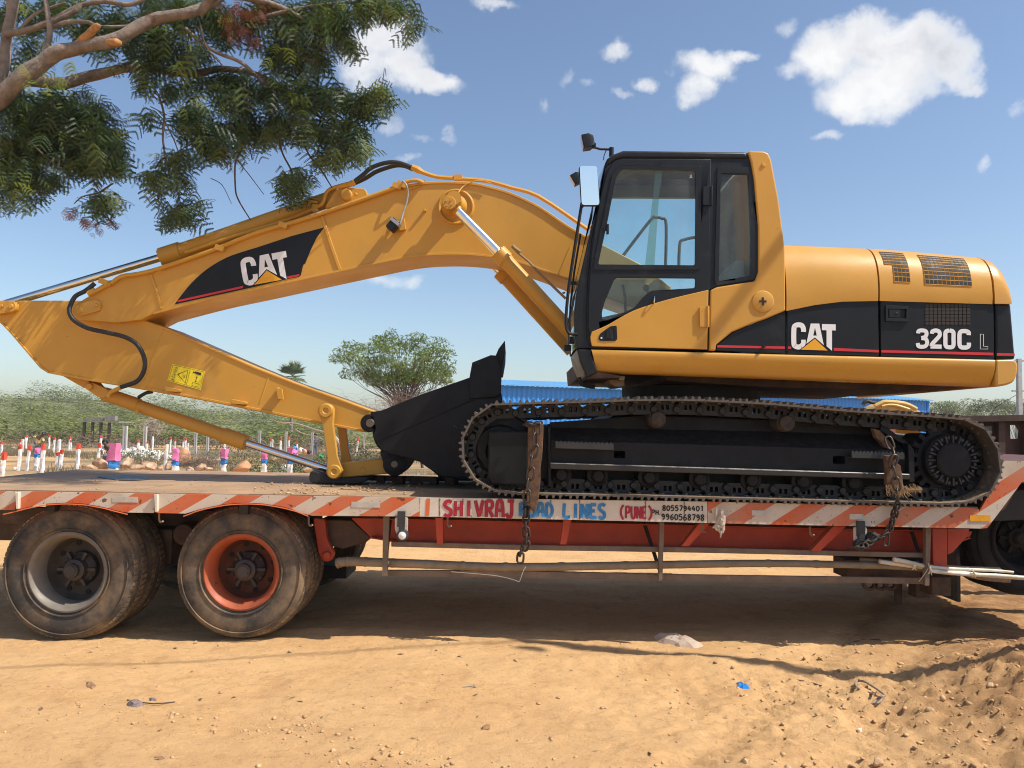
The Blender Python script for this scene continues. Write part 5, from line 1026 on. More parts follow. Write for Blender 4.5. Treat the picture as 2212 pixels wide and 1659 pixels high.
# warning sticker
WS = lambda z: ZZ(0, 756, z)
wq = WS([(1488, 1485), (1772, 1548), (1735, 1712), (1445, 1630)])
def wmap(u, v):
    a, b, c_, d_ = [Vector(q) for q in wq]; return tuple(a*(1-u)*(1-v)+b*u*(1-v)+c_*u*v+d_*(1-u)*v)
mb = MB(); mb.sheet(wq, 7.697); stk = obj('warning_sticker', mb, M('sticker_yellow', (.86, .68, .02), rough=.4, var=.04), None); stk.parent = stick
mb = MB(); kx = [0]
def bl(pts, w):
    mb.ribbon([wmap(*q) for q in pts], w, 7.695-.0003*(kx[0] % 4)); kx[0] += 1
bl([(.03, .05), (.97, .05), (.97, .95), (.03, .95), (.03, .05)], .7); bl([(.56, .05), (.56, .95)], .6)
tv = [(.30, .50), (.50, .16), (.53, .86), (.28, .50)]; bl([(.24, .50), (.50, .15), (.52, .86), (.24, .50)], 1.6); bl([(.38, .48), (.46, .44), (.45, .6), (.40, .55)], 1.2)
bl([(.70, .17), (.90, .17)], 3.2); bl([(.74, .24), (.92, .24)], 2.0); bl([(.66, .19), (.69, .19)], 3); bl([(.80, .36), (.80, .66)], 1.0); bl([(.77, .42), (.80, .36), (.83, .42)], .9); bl([(.77, .60), (.80, .66), (.83, .60)], .9); bl([(.72, .73), (.92, .73), (.92, .89), (.72, .89), (.72, .73)], .9)
DG = {'D': [[(0, 0), (0, 1), (.7, .8), (.8, .3), (0, 0)]], 'A': [[(0, 1), (.4, 0), (.8, 1)], [(.15, .6), (.65, .6)]], 'N': [[(0, 1), (0, 0), (.75, 1), (.75, 0)]], 'G': [[(.75, .15), (.2, .1), (0, .6), (.3, 1), (.75, .85), (.75, .55), (.4, .55)]], 'E': [[(.7, 0), (0, 0), (0, 1), (.7, 1)], [(0, .5), (.6, .5)]], 'R': [[(0, 1), (0, 0), (.65, .1), (.6, .5), (0, .5)], [(.3, .5), (.75, 1)]]}
for i, ch in enumerate('DANGER'):
    for st in DG[ch]: bl([(.09+.10*b, .72-.105*(i+a*.9)) for a, b in st], .55)
bl([(.10, .85), (.19, .80), (.19, .90), (.10, .85)], 1.0)
q = obj('sticker_print', mb, black_l, None, recalc=False); q.parent = stk
# hoses hanging round the stick
mb = MB(); hz_ = [(205, 612), (185, 628), (163, 640), (152, 660), (150, 675), (160, 692), (190, 709), (230, 718), (270, 728), (297, 745), (312, 775), (311, 800), (298, 822), (275, 832), (262, 836)]
mb.tube([P(a, b, y) for (a, b), y in zip(hz_, np.r_[np.linspace(7.6, 7.50, 5), np.linspace(7.50, 7.6, 10)])], .021, 10, smooth=4); obj('hydraulic_hose', mb, rubber_black, ex)
mb = MB(); mb.tube([P(a, b, 7.6) for a, b in [(240, 612), (225, 618), (205, 630), (195, 633)]], .022, 8, smooth=2); mb.tube([P(a, b, 7.62) for a, b in [(270, 833), (250, 842), (238, 848), (232, 858)]], .020, 8, smooth=2); mb.cyl(P(206, 627, 7.6), P(190, 635, 7.59), .03, seg=8); obj('hose_coupling', mb, yellow, ex)
mb = MB(); mb.tube([P(300, 858, 7.9), P(315, 849, 7.85), P(330, 846, 7.85)], .018, 8, smooth=2); obj('hydraulic_hose', mb, rubber_black, ex)
# bucket cylinder
mb = MB(); mb.prism(rnd([(183, 828), (200, 826), (234, 842), (226, 860), (212, 858), (182, 838)], 5), 7.76, 7.82); mb.lathe(P(191, 835, 7.73), [(0, 0), (.03, 0), (.034, .03)], seg=20); mb.prism([(135, 812), (190, 822), (205, 840), (180, 838)], 7.80, 8.04); obj('cylinder_bracket', mb, yellow, ex, bevel=.006)
o = ram((726, 1020), (226, 852), 7.92, .039, .063, (531, 956), 'bucket_cylinder', collar=.22)
mb = MB(); mb.tube([P(226, 851, 7.92), P(300, 876, 7.92)], .068, 24); mb.lathe(P(295, 890, 7.80), [(0, 0), (.02, 0), (.02, .03)], seg=10); obj('cylinder_base', mb, yellow, ex)
# links
def link(a, b, wa, wb, Y0, Y1, name, ra, rb):
    A, B = Vector(a), Vector(b); d = (B-A).normalized(); n_ = Vector((-d.y, d.x)); out = []
    aa = math.atan2(-d.y, -d.x)
    for k in range(11): t = aa-math.pi/2*.92+math.pi*.92*k/10; out.append((A.x+ra*math.cos(t), A.y+ra*math.sin(t)))
    out += [tuple(A+d*ra*1.6-n_*wa), tuple(B-d*rb*1.7-n_*wb)]
    for k in range(11): t = aa+math.pi-math.pi/2*.92+math.pi*.92*k/10; out.append((B.x+rb*math.cos(t), B.y+rb*math.sin(t)))
    out += [tuple(B-d*rb*1.7+n_*wb), tuple(A+d*ra*1.6+n_*wa)]
    mb = MB(); mb.prism(out, Y0, Y1); return obj(name, mb, yellow, ex, bevel=.006)
l1 = link((704, 889), (722, 1017), 11, 11, 7.60, 7.66, 'idler_link', 18, 18); link((735, 905), (748, 1002), 9, 9, 8.18, 8.24, 'idler_link', 14, 14)
for (x, y) in ((703, 887), (721, 1019)):
    mb = MB(); mb.lathe(P(x, y, 7.575), [(0, .012), (.022, .010), (.03, .0), (.058, 0), (.064, .008), (.066, .03)], seg=24); q = obj('pin_end', mb, yellow, None); q.parent = l1
mb = MB(); mb.prism([(726, 1003), (745, 1000), (827, 990), (838, 1000), (842, 1018), (834, 1024), (740, 1032), (726, 1030)], 7.72, 8.12); q = obj('bucket_link', mb, yellow, ex, bevel=.012); mb = MB(); mb.lathe(P(783, 1015, 7.715), [(.020, .004), (.03, 0), (.032, .006)], seg=20); q2 = obj('pin_end', mb, yellow, None); q2.parent = q
# ---- bucket
bs = [(802, 889), (818, 889), (910, 852), (1016, 815), (1062, 800), (1083, 850), (1090, 900), (1092, 950), (1080, 1000), (1045, 1028), (1010, 1033), (955, 1030), (935, 1018), (905, 997), (894, 993), (862, 985), (823, 973), (805, 943), (812, 925)]
mb = MB(); mb.prism(bs, 7.38, 7.42); bucket = obj('bucket', mb, bucket_black, ex, bevel=.008)
mb = MB(); mb.prism(bs, 8.42, 8.46); q = obj('side_plate', mb, bucket_black, None, bevel=.004); q.parent = bucket
mb = MB(); sh = cat2([(1062, 797), (1083, 850), (1091, 900), (1092, 950), (1080, 1000), (1045, 1029), (1010, 1034), (955, 1031), (935, 1018), (905, 997), (860, 985), (823, 973), (806, 943), (812, 915)], 3); mb.grid([[P(a, b, 7.40) for a, b in sh], [Vector((v.x, 8.44, v.z)) for v in [P(a, b, 7.40) for a, b in sh]]]); q = obj('bucket_shell', mb, bucket_black, None, smooth=60, recalc=False); q.parent = bucket
mb = MB(); mb.prism([(1014, 815), (1020, 783), (1060, 767), (1074, 768), (1084, 800), (1082, 850), (1070, 858), (1014, 862)], 7.345, 7.38); mb.prism([(825, 1000), (1016, 862), (1016, 866), (828, 1003)], 7.37, 7.385) if False else None; q = obj('side_cutter', mb, bucket_black, None, bevel=.006); q.parent = bucket
strip([(812, 955), (1012, 868), (1075, 846)], 0, 2, 7.38, .006, 'weld_rib', bucket_black, bucket)
for k in range(5):
    y0 = 7.37+.25*k; mb = MB(); Pt = [P(a, b, 7.37) for a, b in [(1068, 774), (1077, 753), (1091, 735), (1090, 765), (1084, 800), (1074, 800)]]; Pt = [Vector((v.x, y0, v.z)) for v in Pt]; mb.slab([Pt], Vector((0, .085, 0))); q = obj('tooth', mb, bucket_black, None, bevel=.008); q.parent = bucket
mb = MB(); mb.prism(cat2([(822, 972), (850, 976), (885, 984), (893, 992), (885, 1008), (868, 1022), (848, 1024), (834, 1012), (826, 995)], 3, True), 7.60, 7.70); mb.lathe(P(852, 1003, 7.585), [(0, 0), (.07, 0), (.09, .008), (.11, .012), (.112, .03)], seg=32); q = obj('hinge_ear', mb, bucket_black, None, bevel=.006); q.parent = bucket
mb = MB(); mb.lathe(P(797, 914, 7.56), [(0, 0), (.075, 0), (.083, .01), (.083, .10)], seg=36); mb.prism([(800, 890), (830, 886), (825, 975), (805, 940)], 7.56, 7.66); q = obj('hinge_boss', mb, bucket_black, None, bevel=.004); q.parent = bucket
mb = MB(); mb.lathe(P(799, 914, 7.545), [(0, 0), (.036, 0), (.040, .006), (.040, .02)], seg=24); mb.lathe(P(852, 1003, 7.575), [(0, 0), (.03, 0), (.033, .012)], seg=24); q = obj('pin_end', mb, M('worn_pin_steel', (.16, .13, .10), rough=.5, metal=.4, var=.3), None); q.parent = bucket
# ---------------------------------------------------------------- the tree that hangs over from the left
tree = thing('shade_tree', (-7.2, 8.6, 0), 'spreading tree with ferny dark green leaves hanging over the excavator boom', 'tree')
def limb(pts, name='branch', mat=bark, seg=12, sm=6, rough=.12):
    """pts: (px, py, Y, radius px)"""
    v = [P(a, b, y) for a, b, y, r_ in pts]; rr_ = [r_*y/F for a, b, y, r_ in pts]; v, rr_ = cat(v, rr_, sm)
    rr_ = [q*(1+rough*mnoise.noise(Vector((i*.35, len(pts), q*30)))) for i, q in enumerate(rr_)]
    v = [p+Vector((mnoise.noise(p*3), mnoise.noise(p*3+Vector((9, 0, 0))), mnoise.noise(p*3+Vector((0, 9, 0)))))*q*.5 for p, q in zip(v, rr_)]
    mb = MB(); mb.tube(v, rr_, seg); return obj(name, mb, mat, tree, smooth=60)
mb = MB(); tv = [Vector(q) for q in ((-7.2, 8.6, -.1), (-7.15, 8.5, 1), (-7.0, 8.3, 2.2), (-6.5, 8.0, 3.4), (-5.9, 7.75, 4.3), (-5.3, 7.65, 4.7))]; tv, rr_ = cat(tv, [.34, .27, .23, .19, .13, .11], 6); mb.tube(tv, rr_, 16); obj('trunk', mb, bark, tree, smooth=60)
limb([(-160, 270, 7.65, 25), (-60, 235, 7.6, 23), (0, 205, 7.6, 21), (60, 160, 7.6, 19), (120, 118, 7.6, 17), (180, 101, 7.6, 14), (250, 88, 7.62, 14), (300, 56, 7.65, 14), (340, 39, 7.7, 13), (400, 29, 7.7, 12), (450, 13, 7.75, 11), (500, -20, 7.8, 8)])
limb([(-120, 250, 8.0, 22), (0, 176, 8.1, 18), (60, 172, 8.2, 14), (130, 182, 8.25, 13), (190, 168, 8.3, 12), (260, 148, 8.3, 10), (320, 146, 8.3, 8), (400, 160, 8.3, 8), (480, 150, 8.3, 7), (553, 161, 8.3, 6), (610, 190, 8.3, 5), (660, 230, 8.3, 3), (740, 285, 8.2, 2)])
limb([(-40, 300, 7.95, 15), (2, 170, 7.9, 12), (16, 80, 7.9, 11), (30, 0, 7.9, 12), (36, -60, 7.9, 12)])
limb([(14, 75, 7.85, 7), (60, 65, 7.8, 7), (120, 40, 7.8, 6.5), (180, 10, 7.8, 5.5), (230, 2, 7.8, 5.5), (280, 10, 7.8, 5), (330, -6, 7.8, 4), (420, -18, 7.8, 3)])
limb([(96, 115, 7.65, 6), (108, 70, 7.65, 6), (99, 0, 7.65, 5), (97, -40, 7.7, 4)]); limb([(45, 62, 7.8, 4), (75, 30, 7.75, 3), (140, 5, 7.75, 2)])
limb([(110, 62, 7.7, 5), (150, 48, 7.7, 5), (190, 47, 7.7, 4), (220, 58, 7.7, 3.5), (290, 56, 7.7, 3)]); limb([(120, 45, 7.75, 4), (160, 25, 7.75, 6), (172, 8, 7.75, 5)])
limb([(168, 98, 7.6, 9), (188, 80, 7.56, 9), (208, 60, 7.53, 8), (211, 54, 7.52, 6)], name='broken_stub', mat=M('torn_orange_wood', (.42, .20, .07), rough=.8, var=.4, scale=20, bump=.01, bscale=40), seg=9)
limb([(232, 92, 7.49, 5), (250, 94, 7.48, 9), (262, 96, 7.5, 5)], name='bark_scar', mat=M('torn_orange_wood', (.42, .20, .07)))
limb([(400, 60, 7.9, 4), (460, 110, 7.9, 4), (520, 135, 7.9, 4), (560, 170, 7.9, 4), (600, 205, 7.9, 3)]); limb([(553, 40, 7.9, 5), (640, 20, 7.9, 4), (720, 8, 7.9, 4), (820, 5, 7.9, 3), (855, 25, 7.9, 2.5), (885, 40, 7.9, 1.5)]); limb([(500, -10, 7.8, 8), (590, 10, 7.9, 6), (680, 60, 7.9, 4), (700, 110, 7.9, 3), (680, 130, 7.9, 3), (640, 120, 7.9, 2)])
limb([(105, 205, 8.1, 6), (120, 240, 8.1, 6), (140, 290, 8.1, 5), (150, 340, 8.1, 3)]); limb([(560, 160, 8.2, 5), (590, 190, 8.2, 5), (620, 200, 8.2, 4), (700, 230, 8.2, 3), (735, 280, 8.2, 2.5), (790, 295, 8.2, 1.5)])
tw = [[(343, 205, 2.6), (355, 250, 2.6), (352, 300, 2.4), (362, 360, 2), (372, 400, 1.4)], [(356, 262, 1.6), (375, 300, 1.5), (388, 336, 1.2)], [(536, 305, 2.4), (510, 345, 2.2), (508, 400, 2), (514, 430, 1.8), (541, 475, 1.2)], [(512, 345, 1.2), (540, 380, 1), (570, 420, .7)], [(540, 320, 1.4), (545, 345, 1.4)],
      [(603, 305, 2), (612, 335, 2), (630, 370, 2), (640, 410, 1.5)], [(650, 295, 2.2), (668, 335, 2), (690, 362, 1.8), (717, 405, 1.3)], [(200, 385, 1.6), (214, 412, 1.4), (226, 430, 1.2), (215, 416, 1), (245, 396, 2)], [(240, 398, 2), (215, 416, 1.8), (180, 424, 1.4), (160, 440, 1)], [(198, 470, 1.4), (230, 440, 1.6), (218, 420, 1.6)], [(243, 460, 1.2), (240, 480, 1.2), (255, 495, 1)], [(200, 472, 1), (225, 485, 1), (245, 478, 1)],
      [(335, 365, 1.4), (348, 345, 1.8), (362, 338, 1.8)], [(380, 400, 1.4), (388, 430, 1.2), (392, 450, 1)], [(360, 248, 1.3), (325, 230, 1)], [(455, 385, 1), (480, 400, .8), (500, 440, .6)], [(430, 40, 2), (445, 100, 1.6), (480, 140, 1.2)], [(820, 250, 1), (830, 150, .7), (834, 165, .6)], [(880, 35, 1), (905, 22, .9), (915, 30, .7)], [(60, 300, 2), (100, 340, 1.6), (140, 370, 1)], [(280, 360, 1), (300, 363, .9)], [(690, 105, 1.6), (705, 92, 1.2), (720, 80, .8)]]
mb = MB()
for q in tw: mb.tube([P(a, b, 7.75) for a, b, w in q], [w*7.75/F for a, b, w in q], 5, smooth=4)
obj('twigs', mb, twig_mat, tree, kind='stuff')
# feathery leaves: a drooping stalk with pairs of side stalks, each set with small leaflets
def leaf_shape(rach=.25, npair=4, pl=.135, nl=8):
    V = []
    for i in range(npair):
        t = (i+.7)/npair; x0 = rach*t; z0 = -.75*x0*x0/rach*.5; k = pl*(.55+.45*math.sin(math.pi*min(1, t*1.05)))
        for sd in (-1, 1):
            o = np.array([x0, 0, z0]); d = np.array([.42, sd*.86, -.38]); d /= np.linalg.norm(d); e = np.array([.88, -sd*.42, -.1]); e /= np.linalg.norm(e)
            for j in range(nl):
                s = (j+.5)/nl*k; w = .0195*(1-.35*j/nl); g = k/nl*.50; p = o+d*s+np.array([0, 0, -2.2*s*s])
                V += [p-e*w, p+d*g*1.5-e*w*.35, p+e*w, p-d*g*.9+e*w*.35]
    V += [np.array([0, -.0012, 0]), np.array([rach, -.0006, -.375*rach]), np.array([rach, .0006, -.375*rach]), np.array([0, .0012, 0])]
    return np.array(V)
PN = leaf_shape()
E = [  # photo ellipses of leaf masses: cx, cy, rx, ry, density, depth
 (60,40,85,45,.7,8.5),(150,25,75,35,.8,8.4),(215,70,70,45,.8,8.5),(290,50,55,40,.8,8.4),(60,120,60,40,.6,8.6),(330,95,65,45,1,8.3),(400,120,60,45,1,8.2),(300,135,55,30,.8,8.4),(420,30,70,40,1,8.3),(350,10,60,25,.9,8.3),(480,60,50,45,.9,8.3),
 (30,220,40,25,.8,8.4),(70,250,80,50,1.1,8.3),(150,235,85,42,1.1,8.2),(200,275,60,48,1.2,8.1),(225,320,46,46,1.25,8.0),(225,362,44,24,1.2,7.9),(60,305,80,42,1.1,8.2),(40,350,55,42,1.1,8.1),(85,388,50,26,1.0,8.0),(20,388,32,40,1.0,8.0),(130,325,60,50,1.0,8.1),(110,400,25,18,.8,8.0),(70,430,22,16,.7,7.9),(20,440,25,16,.7,7.9),(182,345,30,26,.9,8.0),(255,345,30,35,1,8.0),
 (322,256,28,12,.9,7.8),(335,178,42,24,.9,8.1),(395,200,40,25,.8,8.1),(425,255,46,42,1.1,8.0),(455,300,46,38,1.2,7.9),(490,330,45,16,1.0,7.9),(512,205,52,52,1.0,8.1),(535,272,45,50,1.1,8.0),(470,180,60,32,.9,8.2),(395,270,26,22,.9,8.0),(440,340,14,14,.7,7.9),
 (372,352,34,22,1.0,7.75),(395,345,28,20,1.0,7.75),(340,388,36,18,.9,7.75),(385,398,22,30,.8,7.75),(325,380,26,10,.7,7.75),(345,425,18,10,.6,7.75),(222,440,34,24,1.1,7.75),(250,432,16,14,.8,7.75),(395,458,36,22,1.2,7.75),(378,478,24,16,1.0,7.75),(425,440,12,22,.7,7.75),(410,478,16,16,.7,7.75),
 (590,40,60,42,1.1,8.2),(645,60,58,48,1.2,8.1),(700,30,58,38,1.1,8.0),(760,22,58,34,1.1,7.9),(818,18,48,32,1.0,7.8),(868,15,38,26,.9,7.8),(897,52,18,24,.9,7.75),(880,68,12,14,.7,7.75),(742,92,28,30,1.2,7.8),(720,75,35,35,1.0,7.9),(660,130,56,44,1.2,8.1),(600,122,48,38,1.1,8.2),(600,200,50,46,1.1,8.1),(655,210,56,42,1.2,8.0),(715,212,48,30,1.2,7.9),(800,208,38,30,1.2,7.75),(822,228,22,26,1.0,7.7),(765,245,48,24,1.2,7.8),(625,268,56,32,1.2,8.0),(690,285,48,34,1.2,7.9),(758,298,44,32,1.3,7.75),(742,335,54,22,1.2,7.75),(782,322,26,22,1.0,7.75),(590,288,30,18,1.0,7.9),(700,345,28,18,1.0,7.8),(835,205,14,20,.8,7.7),
 (632,398,32,30,1.25,7.75),(640,428,24,16,1.1,7.75),(612,388,20,16,.9,7.75),(668,394,14,11,.9,7.75),(640,372,14,10,.9,7.75)]
EY = [(15,392,28,12,1,7.9),(35,408,32,14,1,7.85),(55,22,30,14,.5,8.1),(118,182,22,22,1.1,7.45),(62,182,22,10,.9,7.5),(58,147,24,8,.9,7.5),(78,205,16,14,.7,7.5),(88,100,18,8,.8,7.5),(180,5,30,8,.8,7.9),(200,25,25,12,.5,7.9),(375,70,28,16,.6,7.7),(350,60,24,14,.4,7.7),(505,50,14,16,.4,7.7),(150,150,14,6,.4,7.5),(735,22,40,18,.35,7.7),(600,120,40,20,.35,7.7),(660,190,40,20,.35,7.7),(800,195,35,16,.35,7.55)]
ER = [(515,55,36,46,1.2,8.0),(560,30,45,28,1.2,8.0),(155,462,16,14,1.1,7.7),(186,486,10,16,1.2,7.7),(208,497,12,14,1.2,7.7),(245,494,12,14,.5,7.7),(545,80,22,30,.9,8.0),(330,40,16,10,.5,7.9)]
def foliage(E, mat, name, seed, dens=.0125, droop=.35, spread=.92, size=1.):
    r = np.random.default_rng(seed); V = []
    for (cx, cy, rx, ry, de, Y) in E:
        n = max(3, int(math.pi*rx*ry*dens*de)); a = r.uniform(0, 2*math.pi, n); q = np.sqrt(r.uniform(0, 1, n)); q = np.where(r.random(n) < .16, q*1.35, q*.96)
        for i in range(n):
            px, py = cx+rx*q[i]*math.cos(a[i])*spread, cy+ry*q[i]*math.sin(a[i])*.85; y = Y+r.normal(0, .25)
            o = np.array(P(px, py-6, y)); d = np.array([(px-cx)/rx*.6+r.normal(0, .55), r.normal(0, .6), -(py-cy)/ry*.25-droop+r.normal(0, .3)]); d /= np.linalg.norm(d)
            e = np.cross(np.array([0, 0, 1.])+r.normal(0, .35, 3), d); e /= np.linalg.norm(e); u = np.cross(d, e); s = r.uniform(.5, .95)*size
            V.append(o+((PN[:, :1]-.10)*d+PN[:, 1:2]*e+PN[:, 2:]*u)*s)
    V = np.concatenate(V); return obj(name, fast_mesh(name, V, np.arange(len(V)).reshape(-1, 4), False), mat, tree, kind='stuff')
left = [e for e in E if e[0] < 553]; right = [e for e in E if e[0] >= 553]
foliage(left, leaf_dark, 'foliage', 21, dens=.0094); foliage(right, leaf_dark, 'foliage', 22, dens=.0060); foliage(right, leaf_mid, 'foliage', 23, dens=.0050); foliage(left, leaf_mid, 'foliage', 26, dens=.0034)
foliage(EY, leaf_sunlit, 'foliage', 24, dens=.0065, size=.62); foliage(ER, leaf_rust, 'foliage', 25, dens=.022, size=.45)
# the crown goes on above the frame and shades the arm and the rear of the deck
EU = [(x, y, 70, 50, .9, Y) for x, y, Y in ((860, -190, 6.6), (930, -240, 6.55), (990, -180, 6.6), (1060, -250, 6.55), (900, -320, 6.5), (1010, -330, 6.5), (1090, -330, 6.5), (820, -270, 6.6), (330, -90, 8.3), (470, -80, 8.4), (620, -90, 8.4))]
foliage(EU, leaf_dark, 'foliage', 31, dens=.0034)
limb([(430, 29, 7.75, 11), (520, -60, 7.5, 10), (640, -140, 7.2, 8), (780, -190, 7.0, 6), (950, -220, 6.9, 3)]); limb([(36, -50, 7.9, 12), (160, -130, 7.6, 10), (320, -180, 7.3, 7), (500, -230, 7.0, 4)])
# ---------------------------------------------------------------- things behind the trailer
def hgt(x, y): return float(gz(np.array(x), np.array(y)))
WHITE_STONE = M('whitewashed_stone', (.80, .77, .74), rough=.8, var=.16, scale=14, dirt=((.42, .34, .27), .3, 6)); CAP_RED = M('red_cap_paint', (.62, .07, .035), rough=.6, var=.15, scale=12)
PINK = M('pink_paint', (.66, .17, .36), rough=.6, var=.15, scale=9); BLUE = M('blue_band_paint', (.03, .20, .52), rough=.6, var=.12, scale=9); CONC = M('grey_concrete', (.46, .45, .42), rough=.85, var=.15, scale=5)
def rough_post(w, d, z0, z1, seed, segs=8, jit=.17):
    r = np.random.default_rng(seed); rows = []; n = 8
    for i in range(segs+1):
        z = z0+(z1-z0)*i/segs; k = 1-.06*(i/segs); row = []
        for j in range(n):
            a = 2*math.pi*(j+.5)/n; sx = math.copysign(abs(math.cos(a))**.5, math.cos(a)); sy = math.copysign(abs(math.sin(a))**.5, math.sin(a))
            row.append(Vector((sx*w/2*k*(1+r.normal(0, jit)), sy*d/2*k*(1+r.normal(0, jit)), z+r.normal(0, jit*.1))))
        rows.append(row+[row[0]])
    mb = MB(); mb.grid(rows); mb.add([v for v in rows[0][:-1]], [tuple(range(n))]); mb.add([v for v in rows[-1][:-1]], [tuple(range(n))]); return mb
def post(px, top, bot, wpx, Y, label, caps, group, cat_='post', name='painted_stone', lean=0., seed=0):
    """caps: (material, share of the visible height) from the top down; the last one runs into the soil"""
    A, B = P(px, bot, Y), P(px, top, Y); z0 = hgt(A.x, Y)-.05; z1 = B.z; w = wpx*Y/F
    t = thing(name, (A.x, Y, z0), label, cat_, group); t.rotation_euler = (0, lean, 0)
    zt = z1-z0; vis = zt-.05; last = zt
    for i, (m, sh, pn) in enumerate(caps):
        lo = 0 if i == len(caps)-1 else last-vis*sh; gap = .0
        mb = rough_post(w*(1.05 if i < len(caps)-1 else 1.0), w*.9, lo+(.002 if lo else 0), last, seed*7+i, 4 if i < len(caps)-1 else 7)
        o = bpy.data.objects.new(pn, mb.mesh(pn, 35)); o.data.materials.append(m); COL.objects.link(o); o.parent = t; last = lo
    return t
RC = lambda s=.2: [(CAP_RED, s, 'red_cap'), (WHITE_STONE, 1, 'shaft')]
GP = 'red capped white boundary stones'
front = [(3.5, 977, 1040, 9, 27, 'thick red capped stone cut by the left edge of the photo', .3), (40, 959.5, 1016, 7, 30, 'tall red capped stone nearest the left edge pair, second of the near row', .2), (58, 962.5, 1016, 7, 30, 'leaning dark red capped stone just right of the second near stone', .2),
         (90, 959, 1016, 8.5, 28, 'thick bright red capped stone beside the pink and blue banded post and the bending man', .19), (121.5, 977, 1013, 6.5, 32, 'short red capped stone in front of a bare white one', .2), (130, 971.5, 1013, 7, 32, 'short wide red capped stone standing close to a thinner red one', .22),
         (166, 958.5, 1013, 8, 32, 'tall red capped stone standing alone between the short pair and the big pink post', .2), (211, 958, 1004, 6, 36, 'red capped stone rising behind the tan rocks left of the big pink post', .23)]
for i, (x, t_, b_, w, Y, lb, s) in enumerate(front): post(x, t_, b_, w, Y, lb, RC(s), GP, lean=math.radians(2.2+random.uniform(-1, 3)), seed=i)
back = [(3, 955, 975, 4.5, 44, 'thin pale red capped stone behind the thick one at the left edge'), (42, 950, 985, 4, 48, 'thin red capped stone partly hidden behind the second near stone'), (55.5, 939.5, 964, 4.5, 62, 'red capped stone at the foot of the green scrub, left of the bending man'), (105.5, 939.5, 965, 4, 62, 'leaning red capped stone right of the bending man'),
        (115.5, 944, 971, 4, 58, 'red capped stone closest right of the leaning one behind the bending man'), (148, 944, 968, 4, 60, 'dull red capped stone with a paler twin at its right'), (152.5, 951, 971, 3.5, 56, 'pale small twin stone beside the dull red capped one'), (216.6, 941, 966, 4.5, 60, 'faded red capped stone straight above the stone by the tan rocks'),
        (296, 949.5, 978, 5, 46, 'red capped stone left of the second concrete post above the white rubble'), (315, 953, 975, 4, 48, 'red capped stone hard against the foot of the second concrete post'), (366, 943.5, 970, 4, 58, 'red capped stone above the first small pink post, left one of two'), (377, 948, 969, 3.6, 60, 'red capped stone above the first small pink post, right one of two'),
        (393, 948, 970, 3.6, 60, 'red capped stone left of a close pair beside the short stub'), (400, 945.5, 972, 4, 56, 'red capped stone touching its neighbour, next to the short stub'), (582.6, 947.5, 963, 3.6, 60, 'red capped stone above the steel ram left of a bare one'), (605, 945, 970, 4, 54, 'red capped stone left of the concrete post above the steel ram'),
        (623, 943.5, 970, 3.8, 56, 'red capped stone right of the concrete post above the steel ram'), (641, 953, 972, 4, 52, 'low red capped stone above the heap of washing'), (740, 951, 975, 4, 56, 'red capped stone seen through the gap between the two links'), (770, 946, 976, 3.4, 60, 'weathered red capped stone right of the link gap')]
for i, (x, t_, b_, w, Y, lb) in enumerate(back): post(x, t_, b_, w, Y, lb, RC(.16), GP, lean=math.radians(1.5+random.uniform(-1.5, 4)), seed=20+i)
bare = [(47, 949, 985, 5, 46, 'bare white stone behind the second and third red capped stones', 1), (124, 951, 1000, 7, 36, 'bare white stone with a grey top behind the short red capped one', 1), (221.7, 952, 977, 4.5, 52, 'short bare white stone right of the faded red capped one', 1), (328, 943, 970, 4.5, 56, 'tall bare white stone with a brownish tip right of the second concrete post', 1), (405, 957.5, 970, 3.5, 60, 'short bare stub right of the touching red capped pair', 1),
        (485.6, 960, 972, 5, 52, 'bare white stone behind the second small pink post', 1), (588, 950, 966, 3.6, 60, 'bare white stone right of the first red capped one above the steel ram', 1), (342, 974, 996, 5, 40, 'short leaning white stone left of the speckled grey post', 1), (355, 960, 1018, 6.5, 30, 'tall speckled grey white rough post left of the first small pink post', 1), (32, 1009, 1018, 6, 31, 'low white block at the foot of the second near stone', 1), (613, 1004, 1020, 8, 30, 'small white lump of stone between two pink posts', 1)]
for i, (x, t_, b_, w, Y, lb, s) in enumerate(bare): post(x, t_, b_, w, Y, lb, [(WHITE_STONE, 1, 'shaft')], 'bare white boundary stones', lean=math.radians(random.uniform(0, 5)), seed=60+i)
PB = lambda a=.42, b=.2: [(PINK, a, 'pink_top'), (BLUE, b, 'blue_band'), (WHITE_STONE, 1, 'shaft')]
for i, (x, t_, b_, w, Y, lb, a) in enumerate(((78.5, 968, 1016, 10, 30, 'narrow pink and blue banded post in front of the bending man', .25), (245.5, 957, 1018, 23, 25, 'broad pink post with a blue band and a blue sign on its white foot', .46), (377.7, 969, 1020, 13, 27, 'pink and blue banded post in front of a round tan boulder', .38), (483, 970.5, 1022, 12.5, 27, 'pink and blue banded post left of the flat orange rock', .32), (570, 977, 1024, 11, 28, 'pink and blue banded post right of the flat orange rock, under the steel ram', .28), (625.5, 966, 1026, 12, 26, 'pink topped post crossed by the steel ram, left of the link', .3))):
    p_ = post(x, t_, b_, w, Y, lb, PB(a, .18), 'pink and blue banded posts', seed=90+i, name='banded_post')
    if i == 1:
        c = P(239, 1008, Y-.24); mb = MB(); mb.tube([Vector((.09*math.cos(q)-.12, -.24, .33+.07*math.sin(q))) for q in np.linspace(0, 2*math.pi, 13)[:-1]], .018, 5, closed=True); mb.tube([Vector((-.02, -.24, .40)), Vector((.04, -.24, .27))], .018, 5); mb.tube([Vector((-.16, -.24, .25)), Vector((-.18, -.24, .17))], .02, 5); o = bpy.data.objects.new('painted_sign', mb.mesh('painted_sign')); o.data.materials.append(BLUE); COL.objects.link(o); o.parent = p_
